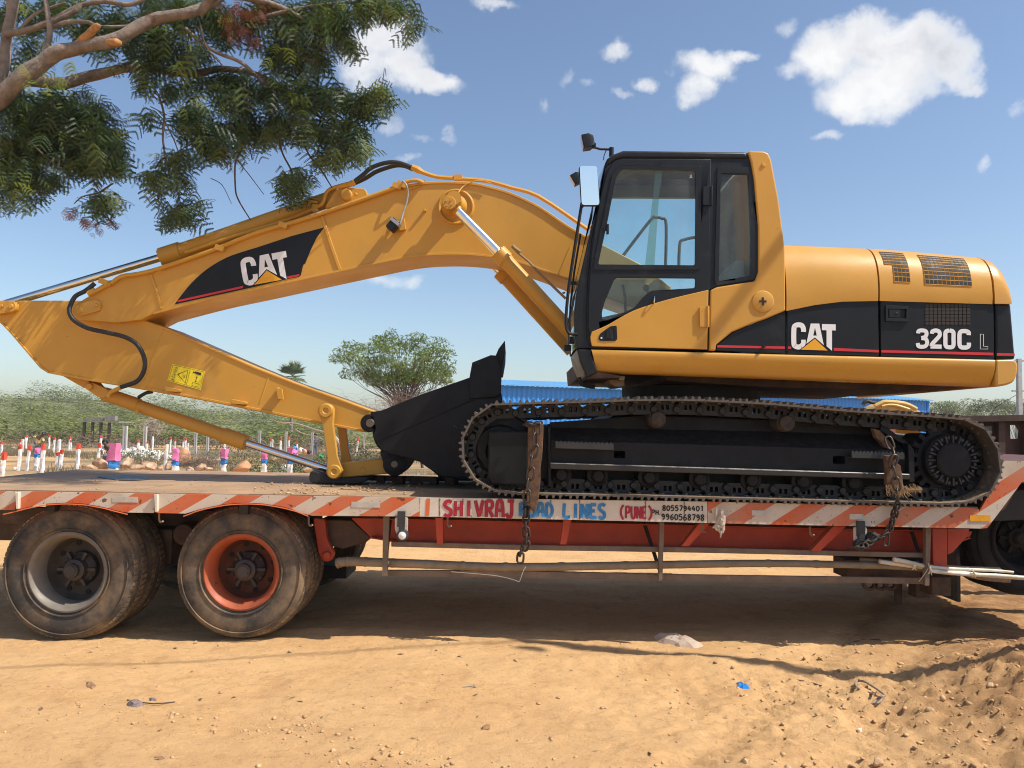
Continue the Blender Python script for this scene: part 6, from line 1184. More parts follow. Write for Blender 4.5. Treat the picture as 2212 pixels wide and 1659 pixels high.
for i, (x, t_, b_, w, Y, lb) in enumerate(((269, 920, 974, 9, 50, 'tall grey concrete post, first from the left, above the white rubble'), (312, 921, 975, 7, 50, 'tall slim concrete post, second from the left'), (422, 934, 967, 5.5, 58, 'concrete post under the bucket cylinder, left one of two'), (448, 941, 968, 5.5, 58, 'concrete post under the bucket cylinder, right one of two'), (560.7, 930, 955, 5, 62, 'concrete post just right of the cylinder collar'), (617, 932, 969, 5, 58, 'concrete post between two red capped stones above the steel ram'), (673.5, 934, 979, 5, 54, 'concrete post beside the man in the checked shirt'), (786, 938, 976, 3.5, 58, 'thin concrete post right of the stick links'))):
    A, B = P(x, b_, Y), P(x, t_, Y); w_ = w*Y/F; t = thing('concrete_post', (A.x, Y, hgt(A.x, Y)-.05), lb, 'post', 'grey concrete fence posts'); mb = MB(); z1 = B.z-t.location.z
    for k in (-1, 0, 1): mb.box((k*w_*.32, (.02 if k == 0 else 0), z1/2), (w_*.30, w_*.7, z1))
    o = bpy.data.objects.new('shaft', mb.mesh('shaft')); o.data.materials.append(CONC); COL.objects.link(o); o.parent = t
# boulders behind the deck edge
def boulder(px, py, wpx, hpx, Y, label, mat, seed, name='boulder', group='tan boulders behind the deck', cat_='rock', sub=3, z=None, cut=.72, ncut=5):
    c = P(px, py, Y); w, h = wpx*Y/F/2, hpx*Y/F/2; v, f = ico(sub); r = np.random.default_rng(seed); off = r.uniform(0, 50, 3)
    d = np.array([mnoise.noise(Vector(q*1.3+off))*.55+mnoise.noise(Vector(q*3.1+off))*.22 for q in v]); v = v*(1+d)[:, None]
    pl = r.normal(size=(ncut, 3)); pl /= np.linalg.norm(pl, axis=1)[:, None]
    for n_ in pl: k = v @ n_; ov = np.maximum(k-cut, 0); v = v-ov[:, None]*n_*.85
    v = v*np.array([w, w*.8, h]); me = fast_mesh(name, v, f, False); o = bpy.data.objects.new(name, me); me.materials.append(mat); COL.objects.link(o); o.location = (c.x, Y, c.z if z is None else z); return setp(o, label, cat_, group)
TAN = M('tan_rock', (.40, .255, .155), rough=.9, var=.45, scale=3, dirt=((.64, .53, .42), .45, 3), bump=.03, bscale=8); ORG = M('orange_rock', (.50, .25, .13), rough=.9, var=.25, scale=2, bump=.03, bscale=8)
for i, (x, y, w, h, Y, lb, m) in enumerate(((192, 1010, 40, 26, 24, 'tan boulder with a dark face left of the broad pink post', TAN), (222, 1005, 46, 34, 25.5, 'largest tan boulder leaning behind the broad pink post', TAN), (270, 1003, 44, 30, 26, 'pale tan boulder right of the broad pink post', TAN), (296, 1010, 34, 20, 25, 'flat tan rock in the middle of the row right of the pink post', TAN), (322, 1006, 40, 26, 26, 'bright tan boulder left of the speckled grey post', TAN), (346, 1012, 22, 18, 25, 'small dark tan rock at the foot of the speckled grey post', TAN),
        (392, 992, 36, 48, 30, 'tall round tan boulder behind the first small pink post', ORG), (364, 1006, 22, 30, 30, 'dark rock left of the first small pink post', TAN), (410, 1014, 30, 18, 26, 'low tan rock right of the first small pink post', TAN), (432, 1011, 30, 20, 26, 'grey tan rock under the dry twigs', TAN), (452, 1014, 28, 15, 26, 'flat pale rock left of the second small pink post', TAN), (526, 1010, 50, 26, 26, 'big flat orange rock between two pink posts', ORG), (665, 1014, 30, 14, 27, 'brown rock behind the black rubber strip', TAN))): boulder(x, y, w, h*1.05, Y, lb, m, 30+i, cut=.52, ncut=9)
# heap of white rubble with its own stones
t = thing('rubble_heap', (P(300, 985, 44).x, 44, hgt(P(300, 985, 44).x, 44)), 'heap of white rubble in front of the concrete posts', 'rubble'); mb = MB(); r = np.random.default_rng(4)
for i in range(150):
    a, q = r.uniform(0, 6.28), math.sqrt(r.random()); x, y = math.cos(a)*q*2.2, math.sin(a)*q*1.0; s = r.uniform(.06, .2); h = max(0, .75*(1-q)+.05); mb.add([tuple(np.array(v)*s*np.array([1, 1, .7])*(1+r.normal(0, .1))+np.array([x, y, h*r.uniform(.5, 1)])) for v in iv], [tuple(f) for f in if_])
o = bpy.data.objects.new('rubble', mb.mesh('rubble', 0)); o.data.materials.append(M('white_rubble', (.66, .62, .58), rough=.9, var=.2, scale=4)); COL.objects.link(o); o.parent = t; o['kind'] = 'stuff'
# white pipes lying in the grass
for i, (x0, y0, x1, y1) in enumerate(((446, 992, 479, 994), (450, 994, 476, 992))):
    A, B = P(x0, y0, 38), P(x1, y1, 38); mb = MB(); mb.cyl(A, B, .03, seg=8); setp(obj('white_pipe', mb, WHITE_STONE), ('upper' if i == 0 else 'lower')+' of two thin white pipes lying in the dry grass', 'pipe', 'white pipes in the grass')
# trees
def make_tree(name, label, base, crown, rad, nclump, nleaf, lsize, lmat, tmat, tr=.12, seed=0, group=None, clump=.45, cat_='tree', twig=.012, up=.5):
    r = np.random.default_rng(seed); t = thing(name, base, label, cat_, group); b0 = Vector(base); c0 = Vector(crown); mb = MB(); fork = b0.lerp(c0, .36)+Vector((r.normal(0, .1), 0, 0))
    mb.tube([b0+Vector((0, 0, -.2)), b0.lerp(fork, .5)+Vector((r.normal(0, .08), r.normal(0, .08), 0)), fork], [tr*1.25, tr, tr*.8], 10, smooth=4); cs = []
    for i in range(nclump):
        d = r.normal(size=3); d /= np.linalg.norm(d); d[2] = d[2]*.8+.12 if name == 'acacia_tree' else abs(d[2])*1.15-.35; q = c0+Vector(d*np.array(rad)*r.uniform(.55, 1.0)); cs.append(q)
        m1 = fork.lerp(q, .4)+Vector((r.normal(0, .15)-(q.x-fork.x)*.22, r.normal(0, .15), .30)); mb.tube([fork.lerp(b0, r.uniform(-.1, .25)), m1, fork.lerp(q, .75)+Vector((r.normal(0, .1), r.normal(0, .1), .05)), q], [tr*.3, tr*.2, tr*.12, twig*.6], 6, smooth=3)
    o = obj('trunk', mb, tmat, t, smooth=60); V, Fc = leaf_cloud([tuple(q) for q in cs], [(clump*r.uniform(.7, 1.3), clump*r.uniform(.7, 1.3), clump*r.uniform(.35, .6)) for q in cs], [nleaf//nclump]*nclump, lsize, .55, seed+1, up)
    o = obj('crown', fast_mesh('crown', V, Fc, False), lmat, t, kind='stuff'); return t
light_leaf = M('light_green_leaf', (.16, .22, .065), rough=.5, var=.4, scale=.9, dirt=((.22, .24, .07), .2, .7), trans=((.2, .28, .06), .3))
b = P(868, 960, 34); make_tree('acacia_tree', 'airy light green tree standing behind the bucket', (b.x, 34, hgt(b.x, 34)), tuple(P(852, 786, 34)), (2.5, 1.7, 1.55), 120, 11500, .075, light_leaf, twig_mat, .08, 3, clump=.46)
b = P(915, 960, 38); make_tree('acacia_tree', 'thin light green tree right of the airy one, half hidden by the bucket', (b.x, 38, hgt(b.x, 38)), tuple(P(925, 812, 38)), (1.5, 1.2, .8), 30, 3200, .075, light_leaf, twig_mat, .06, 5, clump=.4)
# leafless thorn bush under it
def bare_bush(base, label, h, w, n, seed, rad=.014, mat=None, name='bare_bush', cat_='bush'):
    r = np.random.default_rng(seed); mb = MB(); b0 = Vector(base)
    for i in range(n):
        d = Vector((r.normal(0, w), r.normal(0, w*.5), h*r.uniform(.62, 1))); p1 = b0+Vector((d.x*.2, d.y*.2, d.z*.45)); p2 = b0+Vector((d.x*.65+r.normal(0, .15), d.y*.6, d.z*.78)); p3 = b0+d
        mb.tube([b0+Vector((r.normal(0, .1), 0, -.1)), p1, p2, p3], [rad*1.6, rad*1.1, rad*.8, rad*.4], 5)
        for k in range(7): s = p2.lerp(p3, r.random()*1.1-.1); mb.tube([s, s+Vector((r.normal(0, .25), r.normal(0, .2), r.uniform(-.1, .3))), s+Vector((r.normal(0, .4), r.normal(0, .2), r.uniform(-.1, .4)))], [rad*.7, rad*.5, rad*.3], 4)
    return setp(obj(name, mb, mat or M('grey_thorn_wood', (.24, .17, .13), rough=.9, var=.3)), label, cat_)
b = P(860, 980, 30); bare_bush((b.x, 30, hgt(b.x, 30)), 'leafless brown thorn bush between stick and bucket', 3.3, .95, 80, 3, .007)
b = P(330, 975, 74); bare_bush((b.x, 74, -1.0), 'pale leafless shrub at the foot of the hill right of the dark shed', 3.2, 1.1, 30, 7, .03, M('pale_twigs', (.38, .31, .24), rough=.9))
b = P(420, 1012, 29); bare_bush((b.x, 29, hgt(b.x, 29)), 'tangle of dry dark twigs among the tan rocks', .55, .5, 26, 9, .008)
A = P(760, 990, 24); mb = MB(); mb.tube([P(600, 912, 26), P(640, 915, 26), P(680, 928, 25.6), P(720, 940, 25)], [.012, .02, .03, .04], 7, smooth=4); mb.tube([P(625, 915, 26), P(650, 935, 26), P(690, 945, 25.5), P(705, 960, 25)], [.01, .016, .02, .02], 6, smooth=4); mb.tube([P(720, 940, 25), P(740, 970, 25), P(760, 1020, 25)], [.05, .08, .1], 8, smooth=4); mb.tube([P(600, 912, 26), P(588, 906, 26)], [.012, .006], 5); setp(obj('dead_branch', mb, M('pale_twigs', (.38, .31, .24))), 'pale dead branch arching out left of the bucket links', 'branch')
# bushes near the links
bush_leaf = M('olive_bush_leaf', (.10, .125, .045), rough=.6, var=.4, scale=.9, dirt=((.2, .18, .10), .3, 1.2))
for i, (x, y, Y, w, h, lb) in enumerate(((500, 990, 34, 1.7, .8, 'low olive bush behind the second small pink post'), (690, 985, 30, 1.0, .7, 'olive bush left of the bucket links'), (755, 960, 34, 1.3, 1.2, 'olive bush seen through the gap between the links'), (800, 985, 30, 1.0, .9, 'olive bush right of the links, under the bucket'), (560, 1002, 29, 1.2, .5, 'low olive bush under the steel ram'), (640, 1008, 28, .9, .35, 'low olive bush left of the black rubber strip'), (300, 992, 42, 2.6, .5, 'low grey olive bush in front of the white rubble'))):
    c = P(x, y, Y); z = hgt(c.x, Y); V, Fc = leaf_cloud([(0, 0, h*.55), (w*.5, 0, h*.4), (-w*.5, 0, h*.4)], [(w*.7, w*.6, h*.55)]*2+[(w*.6, w*.5, h*.45)], [520, 300, 300], .055, .6, 40+i)
    t = thing('olive_bush', (c.x, Y, z), lb, 'bush', 'olive bushes in the field'); me = fast_mesh('crown', V, Fc, False); me.materials.append(bush_leaf); o = bpy.data.objects.new('crown', me); COL.objects.link(o); o.parent = t; o['kind'] = 'stuff'
    mb = MB()
    for k in range(7): mb.tube([Vector((random.gauss(0, .1), 0, -.05)), Vector((random.gauss(0, w*.4), random.gauss(0, .2), h*.8))], [.012, .004], 4)
    o = bpy.data.objects.new('stem', mb.mesh('stem')); o.data.materials.append(twig_mat); COL.objects.link(o); o.parent = t
# fan palm
pc = P(632, 812, 104); t = thing('fan_palm', (pc.x, 104, -1.4), 'fan palm whose crown shows above the stick', 'palm'); mb = MB(); mb.tube([Vector((pc.x, 104, -1.5)), Vector((pc.x+.1, 104, pc.z-.5))], [.22, .18], 10); obj('trunk', mb, bark, t); mb = MB(); r = np.random.default_rng(2)
for k in range(30):
    el = r.uniform(-.5, 1.45); az = r.uniform(0, 6.28); d = Vector((math.cos(az)*math.cos(el), math.sin(az)*math.cos(el), math.sin(el))); e1, e2 = _ax(d); d *= 1.4; c = pc+d*.55
    for j in range(11): a = (j-5)*.25; q = d*math.cos(a)+e1*math.sin(a); n_ = (d*-math.sin(a)+e1*math.cos(a)); mb.add([c+n_*.02, c+q*.6+n_*.07, c+q*r.uniform(1.0, 1.25)+Vector((0, 0, -.1)), c+q*.6-n_*.07], [(0, 1, 2, 3)])
    mb.tube([pc, c], .02, 4)
obj('crown', mb, M('palm_leaf', (.13, .17, .07), rough=.5, var=.3, scale=2), t, recalc=False)
# grey green trees beyond the shed
gum = M('grey_green_leaf', (.20, .23, .13), rough=.5, var=.4, scale=.5, trans=((.25, .29, .13), .25))
for i, (x, Y, w, hpx, lb) in enumerate(((2030, 66, 2.0, 880, 'rounded grey green tree just right of the blue shed'), (2070, 68, 1.6, 878, 'second rounded grey green tree right of the shed'), (2105, 72, 1.0, 893, 'lowest thin tree in the gap right of the shed'), (2150, 66, 2.2, 882, 'spreading grey green tree left of the utility pole'), (2196, 62, 1.8, 880, 'darker tree behind the utility pole'), (2245, 64, 2.0, 880, 'tree at the right edge beyond the utility pole'))):
    c = P(x, hpx, Y); make_tree('gum_tree', lb, (c.x, Y, -.6), (c.x, Y, c.z-.3), (w, w, 1.1), 16, 2600, .10, gum, bark, .09, 70+i, 'grey green trees beyond the shed', .75)
# blue corrugated shed
SB = M('blue_sheet_metal', (.04, .26, .70), rough=.4, var=.06, scale=.6, dirt=((.10, .26, .52), .15, .4)); SR = M('light_blue_roof_sheet', (.16, .42, .72), rough=.35, var=.08, scale=.8)
a0, a1 = P(1062, 830, 46), P(2003, 861, 57); shed = thing('blue_shed', (a0.x, 46, -.6), 'long blue corrugated metal shed behind the excavator', 'shed')
t0, t1 = Vector((a0.x, a0.y, a0.z)), Vector((a1.x, a1.y, a1.z)); zt = (P(1200, 836, 47.5).z); d = (t1-t0); d.z = 0; L0 = d.length; d.normalize(); nn = Vector((-d.y, d.x, 0))
def corr(o, d, ln, z0, z1, pitch_, dep):
    n = int(ln/pitch_)*4; lo, hi = [], []; out = Vector((d.y, -d.x, 0))
    for i in range(n+1): s = ln*i/n; k = (0, 1, 1, 0)[i % 4]; p = o+d*s+out*dep*k; lo.append(Vector((p.x, p.y, z0))); hi.append(Vector((p.x, p.y, z1)))
    mb = MB(); mb.grid([lo, hi]); return mb
o0 = Vector((t0.x, t0.y, 0)); obj('front_wall', corr(o0, d, L0, -1.2, zt-.05, .30, .035), SB, shed, recalc=False, smooth=0)
obj('end_wall', corr(Vector((t1.x, t1.y, 0)), nn, 14, -1.2, zt-.05, .30, .035), SB, shed, recalc=False, smooth=0)
mb = MB(); lo, mi, hi = [], [], []; n = int(L0/.30)*4; out = Vector((d.y, -d.x, 0))
for i in range(n+1):
    s = -.2+(L0+.5)*i/n; k = (0, .05, .05, 0)[i % 4]; p = o0+d*s; lo.append(Vector((p.x, p.y, zt-.02+k))+out*.35); hi.append(Vector((p.x, p.y, zt+.55+k))-out*4.5)
mb.grid([lo, hi]); lo2 = [v-Vector((0, 0, .03)) for v in lo]; mb.grid([lo, lo2]); obj('roof', mb, SR, shed, recalc=False, smooth=0)
mb = MB(); p = Vector((t1.x, t1.y, 0)); mb.box(p+Vector((.02, -.02, zt/2-.6)), (.12, .12, zt+1.1)); mb.box(Vector(((t0.x+t1.x)/2, (t0.y+t1.y)/2, zt-.06))+out*.1, (L0, .06, .10), Matrix.Rotation(math.atan2(d.y, d.x), 3, 'Z')); obj('corner_trim', mb, SB, shed)
# dark open shed at the foot of the hill
c = P(215, 940, 86); t = thing('timber_shed', (c.x, 86, -1.6), 'dark ruined open shed at the foot of the green hill', 'shed'); DK = M('dark_timber', (.13, .11, .09), rough=.9, var=.3)
mb = MB()
for x in (182, 200, 218, 236): q = P(x, 925, 86); mb.box((q.x, 86, .1), (.22, .3, 3.3))
obj('frame', mb, DK, t)
mb = MB(); mb.box((P(225, 910, 86).x, 86, P(225, 911, 86).z), (4.6, 3, .14)); mb.box((P(205, 903, 86).x, 86, P(205, 905, 86).z), (2.0, .2, .35)); mb.box((P(240, 903, 86).x, 86, P(240, 903, 86).z), (1.1, .6, .5)); obj('roof', mb, M('faded_roof_board', (.24, .21, .18), rough=.9, var=.3), t)
# utility pole at the right edge with its wires
c = P(2202, 860, 40); t = thing('utility_pole', (c.x, 40, hgt(c.x, 40)), 'pale concrete utility pole at the right edge', 'pole'); zt_ = P(2198, 775, 40).z
mb = MB(); mb.prism([(c.x-.12, -1), (c.x+.12, -1), (c.x+.09, zt_), (c.x-.09, zt_)], 39.9, 40.1, px=False); obj('shaft', mb, CONC, t)
for q_, w_ in ((.10, .5), (1.6, .7)): mb = MB(); mb.box((c.x, 40, zt_-q_), (w_, .12, .07)); obj('crossarm', mb, CONC, t)
mb = MB(); mb.tube([Vector((c.x, 40, zt_-1.7)), P(2150, 880, 41), P(2140, 900, 41)], .012, 4); obj('stay_wire', mb, under_dark, t)
# yellow arm of another machine showing above the track
t = thing('second_excavator', (P(1940, 900, 15).x, 15, 0), 'top of another yellow digger arm behind the track', 'excavator'); mb = MB(); z_ = lambda q: [((3400+a*.3014)/1.82278, (1500+b*.3014)/1.82278) for a, b in q]
mb.prism(z_([(160, 340), (240, 300), (300, 280), (540, 300), (700, 372), (760, 420), (700, 1880), (120, 1880), (100, 420)]), 15, 15.5); obj('arm', mb, M('pale_yellow_paint', (.66, .42, .12), rough=.5), t, bevel=.01)
mb = MB(); mb.tube([P(a, b, 14.95) for a, b in z_([(150, 330), (230, 290), (300, 272), (540, 298), (690, 366)])], .04, 8, smooth=3); mb.tube([P(a, b, 14.93) for a, b in z_([(240, 330), (320, 312), (430, 318), (600, 370)])], .025, 6, smooth=3); mb.cyl(P(1866+20, 910, 14.9), P(1895, 907, 14.9), .05, seg=8); obj('arm_pipe', mb, M('pale_yellow_paint', (.66, .42, .12)), t)
mb = MB(); mb.tube([P(a, b, 15) for a, b in z_([(-10, 310), (20, 275), (60, 264), (110, 280), (160, 284)])], .035, 8, smooth=4); obj('hose', mb, rubber_black, t)
# its rusty wagon to the right
t = thing('rusty_wagon', (P(2150, 1000, 13).x, 13, 0), 'dark rusty wagon side beyond the trailer gooseneck', 'wagon'); RW = M('dark_rust_wagon', (.055, .032, .022), rough=.7, var=.35, scale=3, dirt=((.13, .07, .045), .3, 4), dust=((.5, .36, .24), .8))
mb = MB(); mb.prism([(2040, 899), (2420, 892), (2420, 905), (2040, 912)], 12.9, 16); obj('top_rail', mb, RW, t); mb = MB(); mb.prism([(2045, 912), (2420, 905), (2420, 1020), (2045, 1020)], 13.1, 13.2, [[(2182, 918), (2200, 918), (2208, 930), (2206, 948), (2183, 948)][::-1]]); obj('side_wall', mb, RW, t)
for i, x in enumerate((2065, 2110, 2158, 2214)): mb = MB(); mb.prism([(x, 911), (x+14, 911), (x+14, 1020), (x, 1020)], 12.98, 13.1); obj('side_post', mb, RW, t)
mb = MB(); mb.prism([(2108, 920), (2142, 920), (2142, 944), (2108, 944)], 13.02, 13.1); obj('vent_panel', mb, M('scratched_panel', (.12, .11, .10), rough=.6, var=.5, scale=20), t)
mb = MB(); mb.prism([(1880, 930), (1935, 928), (1935, 985), (1880, 985)], 13, 13.1); mb.prism([(1860, 990), (2060, 990), (2060, 1010), (1860, 1010)], 12.9, 14); obj('tail_board', mb, M('dull_red_board', (.38, .13, .07), rough=.7, var=.2), t)
# far ground things: washing, drum, people
t = boulder(628, 975, 1, 1, 40, None, PINK, 1, 'cloth_bundle', None, None) if False else None
for i, (x, y, w, h, Y, c_, lb) in enumerate(((632, 977, 20, 14, 40, (.72, .16, .38), 'pink bundle of cloth left of the blue bag'), (637, 967.5, 12, 8, 42, (.05, .25, .6), 'bright blue bag on the heap of washing'), (650, 972, 16, 12, 42, (.62, .58, .56), 'white and blue bundle in the middle of the washing heap'), (658, 976, 12, 14, 41, (.55, .28, .2), 'reddish cloth bundle beside the white one'), (667, 977, 12, 10, 42, (.07, .03, .06), 'dark maroon cloth at the right end of the washing heap'), (694, 985, 12, 10, 40, (.04, .45, .12), 'bright green bundle right of the checked shirt man'), (745, 978, 14, 14, 44, (.22, .30, .38), 'faded blue tarpaulin bundle seen between the links'))):
    boulder(x, y, w, h, Y, lb, M('cloth_%d' % i, c_, rough=.8, var=.25, scale=4), 200+i, 'cloth_bundle', 'bundles of washing by the field', 'bundle')
def person(px, feet, Y, hgt_px, label, pose, shirt, trousers, name='person', turn=0):
    c = P(px, feet, Y); H_ = hgt_px*Y/F; t = thing(name, (c.x, Y, c.z), label, 'person'); t.rotation_euler = (0, 0, turn); skin = M('brown_skin', (.11, .06, .04), rough=.6, var=.1); hair = M('black_hair', (.01, .009, .009), rough=.6)
    J = pose; S = H_
    def skinmesh(nm, joints, edges, rad, mat, root=0, infl=1.0):
        me = bpy.data.meshes.new(nm); me.from_pydata([Vector(J[j])*S for j in joints], edges, []); o = bpy.data.objects.new(nm, me); COL.objects.link(o); o.parent = t; me.materials.append(mat)
        md = o.modifiers.new('Skin', 'SKIN'); sd = me.skin_vertices[0].data if me.skin_vertices else None
        if sd is None:
            return o
        for i, j in enumerate(joints): rr_ = rad[j]*S*infl; sd[i].radius = (rr_, rr_); sd[i].use_root = (i == root)
        o.modifiers.new('Subdivision', 'SUBSURF').levels = 1; o.modifiers[-1].render_levels = 1
        dg = bpy.context.evaluated_depsgraph_get(); ev = o.evaluated_get(dg); nm_ = bpy.data.meshes.new_from_object(ev); o.modifiers.clear(); o.data = nm_
        nm_.materials.clear(); nm_.materials.append(mat); nm_.polygons.foreach_set('use_smooth', [True]*len(nm_.polygons)); return o
    R = dict(pelvis=.075, waist=.07, chest=.085, neck=.032, chin=.045, head=.062, crown=.045, ls=.045, rs=.045, le=.03, re=.03, lw=.022, rw=.022, lh=.024, rh=.024, lk=.042, rk=.042, la=.028, ra=.028, lt=.022, rt=.022, lhip=.06, rhip=.06, toe1=.022)
    js = ['pelvis', 'waist', 'chest', 'neck', 'chin', 'head', 'crown', 'ls', 'le', 'lw', 'lh', 'rs', 're', 'rw', 'rh', 'lhip', 'lk', 'la', 'lt', 'rhip', 'rk', 'ra', 'rt']; ix = {j: i for i, j in enumerate(js)}
    ed = [(ix[a], ix[b_]) for a, b_ in (('pelvis', 'waist'), ('waist', 'chest'), ('chest', 'neck'), ('neck', 'chin'), ('chin', 'head'), ('head', 'crown'), ('chest', 'ls'), ('ls', 'le'), ('le', 'lw'), ('lw', 'lh'), ('chest', 'rs'), ('rs', 're'), ('re', 'rw'), ('rw', 'rh'), ('pelvis', 'lhip'), ('lhip', 'lk'), ('lk', 'la'), ('la', 'lt'), ('pelvis', 'rhip'), ('rhip', 'rk'), ('rk', 'ra'), ('ra', 'rt'))]
    skinmesh('body', js, ed, R, skin)
    j2 = ['waist', 'chest', 'ls', 'le', 'rs', 're', 'pelvis']; i2 = {j: i for i, j in enumerate(j2)}; skinmesh('shirt', j2, [(i2[a], i2[b_]) for a, b_ in (('pelvis', 'waist'), ('waist', 'chest'), ('chest', 'ls'), ('ls', 'le'), ('chest', 'rs'), ('rs', 're'))], R, shirt, 0, 1.22)
    j3 = ['pelvis', 'lhip', 'lk', 'la', 'rhip', 'rk', 'ra']; i3 = {j: i for i, j in enumerate(j3)}; skinmesh('trousers', j3, [(i3[a], i3[b_]) for a, b_ in (('pelvis', 'lhip'), ('lhip', 'lk'), ('lk', 'la'), ('pelvis', 'rhip'), ('rhip', 'rk'), ('rk', 'ra'))], R, trousers, 0, 1.2)
    v, f = ico(2); hd = Vector(J['head'])*S; cr = Vector(J['crown'])*S; up_ = (cr-hd).normalized(); hv = [hd+up_*.012*S+Vector(q)*.072*S for q in v]; mb = MB(); mb.add(hv, [tuple(q) for q in f if np.mean([Vector(v[k]).dot(up_) for k in q])+np.mean([v[k][1] for k in q])*.4 > -.05]); o = bpy.data.objects.new('hair', mb.mesh('hair', 60, False)); o.data.materials.append(hair); COL.objects.link(o); o.parent = t
    return t
STAND = dict(pelvis=(0, 0, .52), waist=(0, 0, .62), chest=(0, 0, .74), neck=(0, 0, .84), chin=(0, -.02, .885), head=(0, -.01, .93), crown=(0, 0, .97), ls=(-.12, 0, .79), le=(-.15, .02, .63), lw=(-.06, -.12, .60), lh=(-.03, -.15, .60), rs=(.12, 0, .79), re=(.15, .02, .63), rw=(.06, -.12, .60), rh=(.03, -.15, .60), lhip=(-.055, 0, .49), lk=(-.06, -.01, .27), la=(-.06, 0, .045), lt=(-.065, -.08, .02), rhip=(.055, 0, .49), rk=(.07, -.01, .27), ra=(.075, .02, .045), rt=(.085, -.06, .02))
BEND = dict(STAND); BEND.update(waist=(.03, -.03, .60), chest=(.09, -.05, .72), neck=(.15, -.06, .80), chin=(.20, -.08, .80), head=(.215, -.07, .835), crown=(.235, -.06, .875), ls=(.02, -.10, .78), le=(-.08, -.12, .74), lw=(-.16, -.10, .80), lh=(-.19, -.10, .82), rs=(.16, 0, .74), re=(.22, -.05, .60), rw=(.20, -.12, .48), rh=(.19, -.14, .45))
SQ = dict(STAND); SQ.update(pelvis=(0, .05, .20), waist=(-.02, .02, .30), chest=(-.06, -.03, .42), neck=(-.10, -.07, .51), chin=(-.12, -.12, .53), head=(-.12, -.11, .58), crown=(-.125, -.10, .62), ls=(-.17, 0, .46), le=(-.2, -.12, .36), lw=(-.12, -.24, .34), lh=(-.09, -.26, .34), rs=(.06, 0, .46), re=(.1, -.12, .36), rw=(.02, -.24, .34), rh=(-.01, -.26, .34), lhip=(-.06, .03, .19), lk=(-.1, -.17, .27), la=(-.09, -.02, .045), lt=(-.1, -.11, .02), rhip=(.06, .03, .19), rk=(.1, -.17, .27), ra=(.09, -.02, .045), rt=(.1, -.11, .02))
person(79, 994, 40, 66, 'person in a pale yellow shirt bending forward among the painted stones', BEND, M('pale_yellow_shirt', (.62, .52, .27), rough=.8), M('grey_trousers', (.16, .15, .16), rough=.8))
person(239, 1005, 33, 84, 'person squatting behind the broad pink post, only dark hair and white cloth showing', SQ, M('white_cloth', (.7, .66, .62), rough=.8), M('grey_trousers', (.16, .15, .16)))
checked = M('checked_shirt', (.11, .115, .14), rough=.8, var=.6, scale=22)
person(680, 984, 56, 47, 'person standing in a dark checked shirt and blue jeans by a concrete post', STAND, checked, M('faded_blue_jeans', (.10, .13, .19), rough=.8), turn=.3)
# ---------------------------------------------------------------- lashings, poles, litter
def stadium(l, w, n=20):
    r = w/2; out = []
    for i in range(n):
        a = 2*math.pi*i/n; x, y = r*math.cos(a), r*math.sin(a); y += (l/2-r)*(1 if math.sin(a) >= 0 else -1) if abs(math.sin(a)) > 1e-6 else 0; out.append((x, y))
    return out
def chain_link_mesh(name, l, w, r, mat):
    mb = MB(); mb.tube([Vector((a, 0, b)) for a, b in stadium(l, w)], r, 7, closed=True); me = mb.mesh(name, 60); me.materials.append(mat); return me
def chain(path, label, l, w, r, mat, dense=1.0, jit=.15, twist=None):
    pts = [P(a, b, y) for a, b, y in path]; pts, _q = cat(pts, [0]*len(pts), 8); d = [0]
    for i in range(1, len(pts)): d.append(d[-1]+(pts[i]-pts[i-1]).length)
    t = thing('lashing_chain', pts[-1], label, 'chain', 'chains that hold the excavator'); me = chain_link_mesh('chain_link', l, w, r, mat); st = (l-2*r)*dense; n = int(d[-1]/st); iv_ = Matrix.Translation(t.location).inverted()
    for i in range(n):
        s = (i+.5)*st; k = int(np.searchsorted(d, s)); k = min(max(k, 1), len(pts)-1); f = (s-d[k-1])/(d[k]-d[k-1]+1e-9); p = pts[k-1].lerp(pts[k], f); z = (pts[min(k+1, len(pts)-1)]-pts[k-1]).normalized()
        x = Vector((1, 0, 0)) if abs(z.x) < .8 else Vector((0, 0, 1)); y = z.cross(x).normalized(); x = y.cross(z); a = (i % 2)*math.pi/2+.25+random.gauss(0, jit); X = x*math.cos(a)+y*math.sin(a); Y = z.cross(X)
        inst(me, 'chain_link', t, iv_ @ Matrix(((X.x, Y.x, z.x, p.x), (X.y, Y.y, z.y, p.y), (X.z, Y.z, z.z, p.z), (0, 0, 0, 1))))
    return t
# timber packing under the chains
def timber(px, Y0, th, label, name='packing_timber', seed=0, mat=None):
    r = np.random.default_rng(seed); n = len(px); out = [(a+r.normal(0, .8), b+r.normal(0, .6)) for a, b in px]; mb = MB(); mb.prism(out, Y0, Y0+th); return setp(obj(name, mb, mat or wood_old, bevel=.004), label, 'timber', 'timbers wedged under the chains')
timber([(1141, 915), (1157, 915), (1173, 916), (1174, 940), (1172, 965), (1171, 985), (1168, 1010), (1168, 1035), (1166, 1055), (1164, 1075), (1160, 1092), (1155, 1106), (1150, 1104), (1146, 1095), (1138, 1090), (1136, 1060), (1139, 1035), (1140, 1010), (1141, 985), (1140, 960), (1141, 938)], 6.36, .05, 'brown weathered plank under the chain at the front of the track', seed=1)
timber([(1913, 985), (1925, 984), (1933, 985), (1937, 1000), (1945, 1006), (1948, 1025), (1951, 1045), (1953, 1052), (1943, 1062), (1936, 1058), (1930, 1064), (1922, 1058), (1919, 1050), (1914, 1046), (1917, 1030), (1915, 1010)], 6.36, .05, 'splintered plank under the chain at the sprocket end of the track', seed=2)
timber([(1885, 927), (1900, 930), (1915, 945), (1925, 955), (1935, 968), (1912, 968), (1903, 955), (1893, 945)], 6.56, .06, 'old board slanting above the rear step of the track', seed=3)
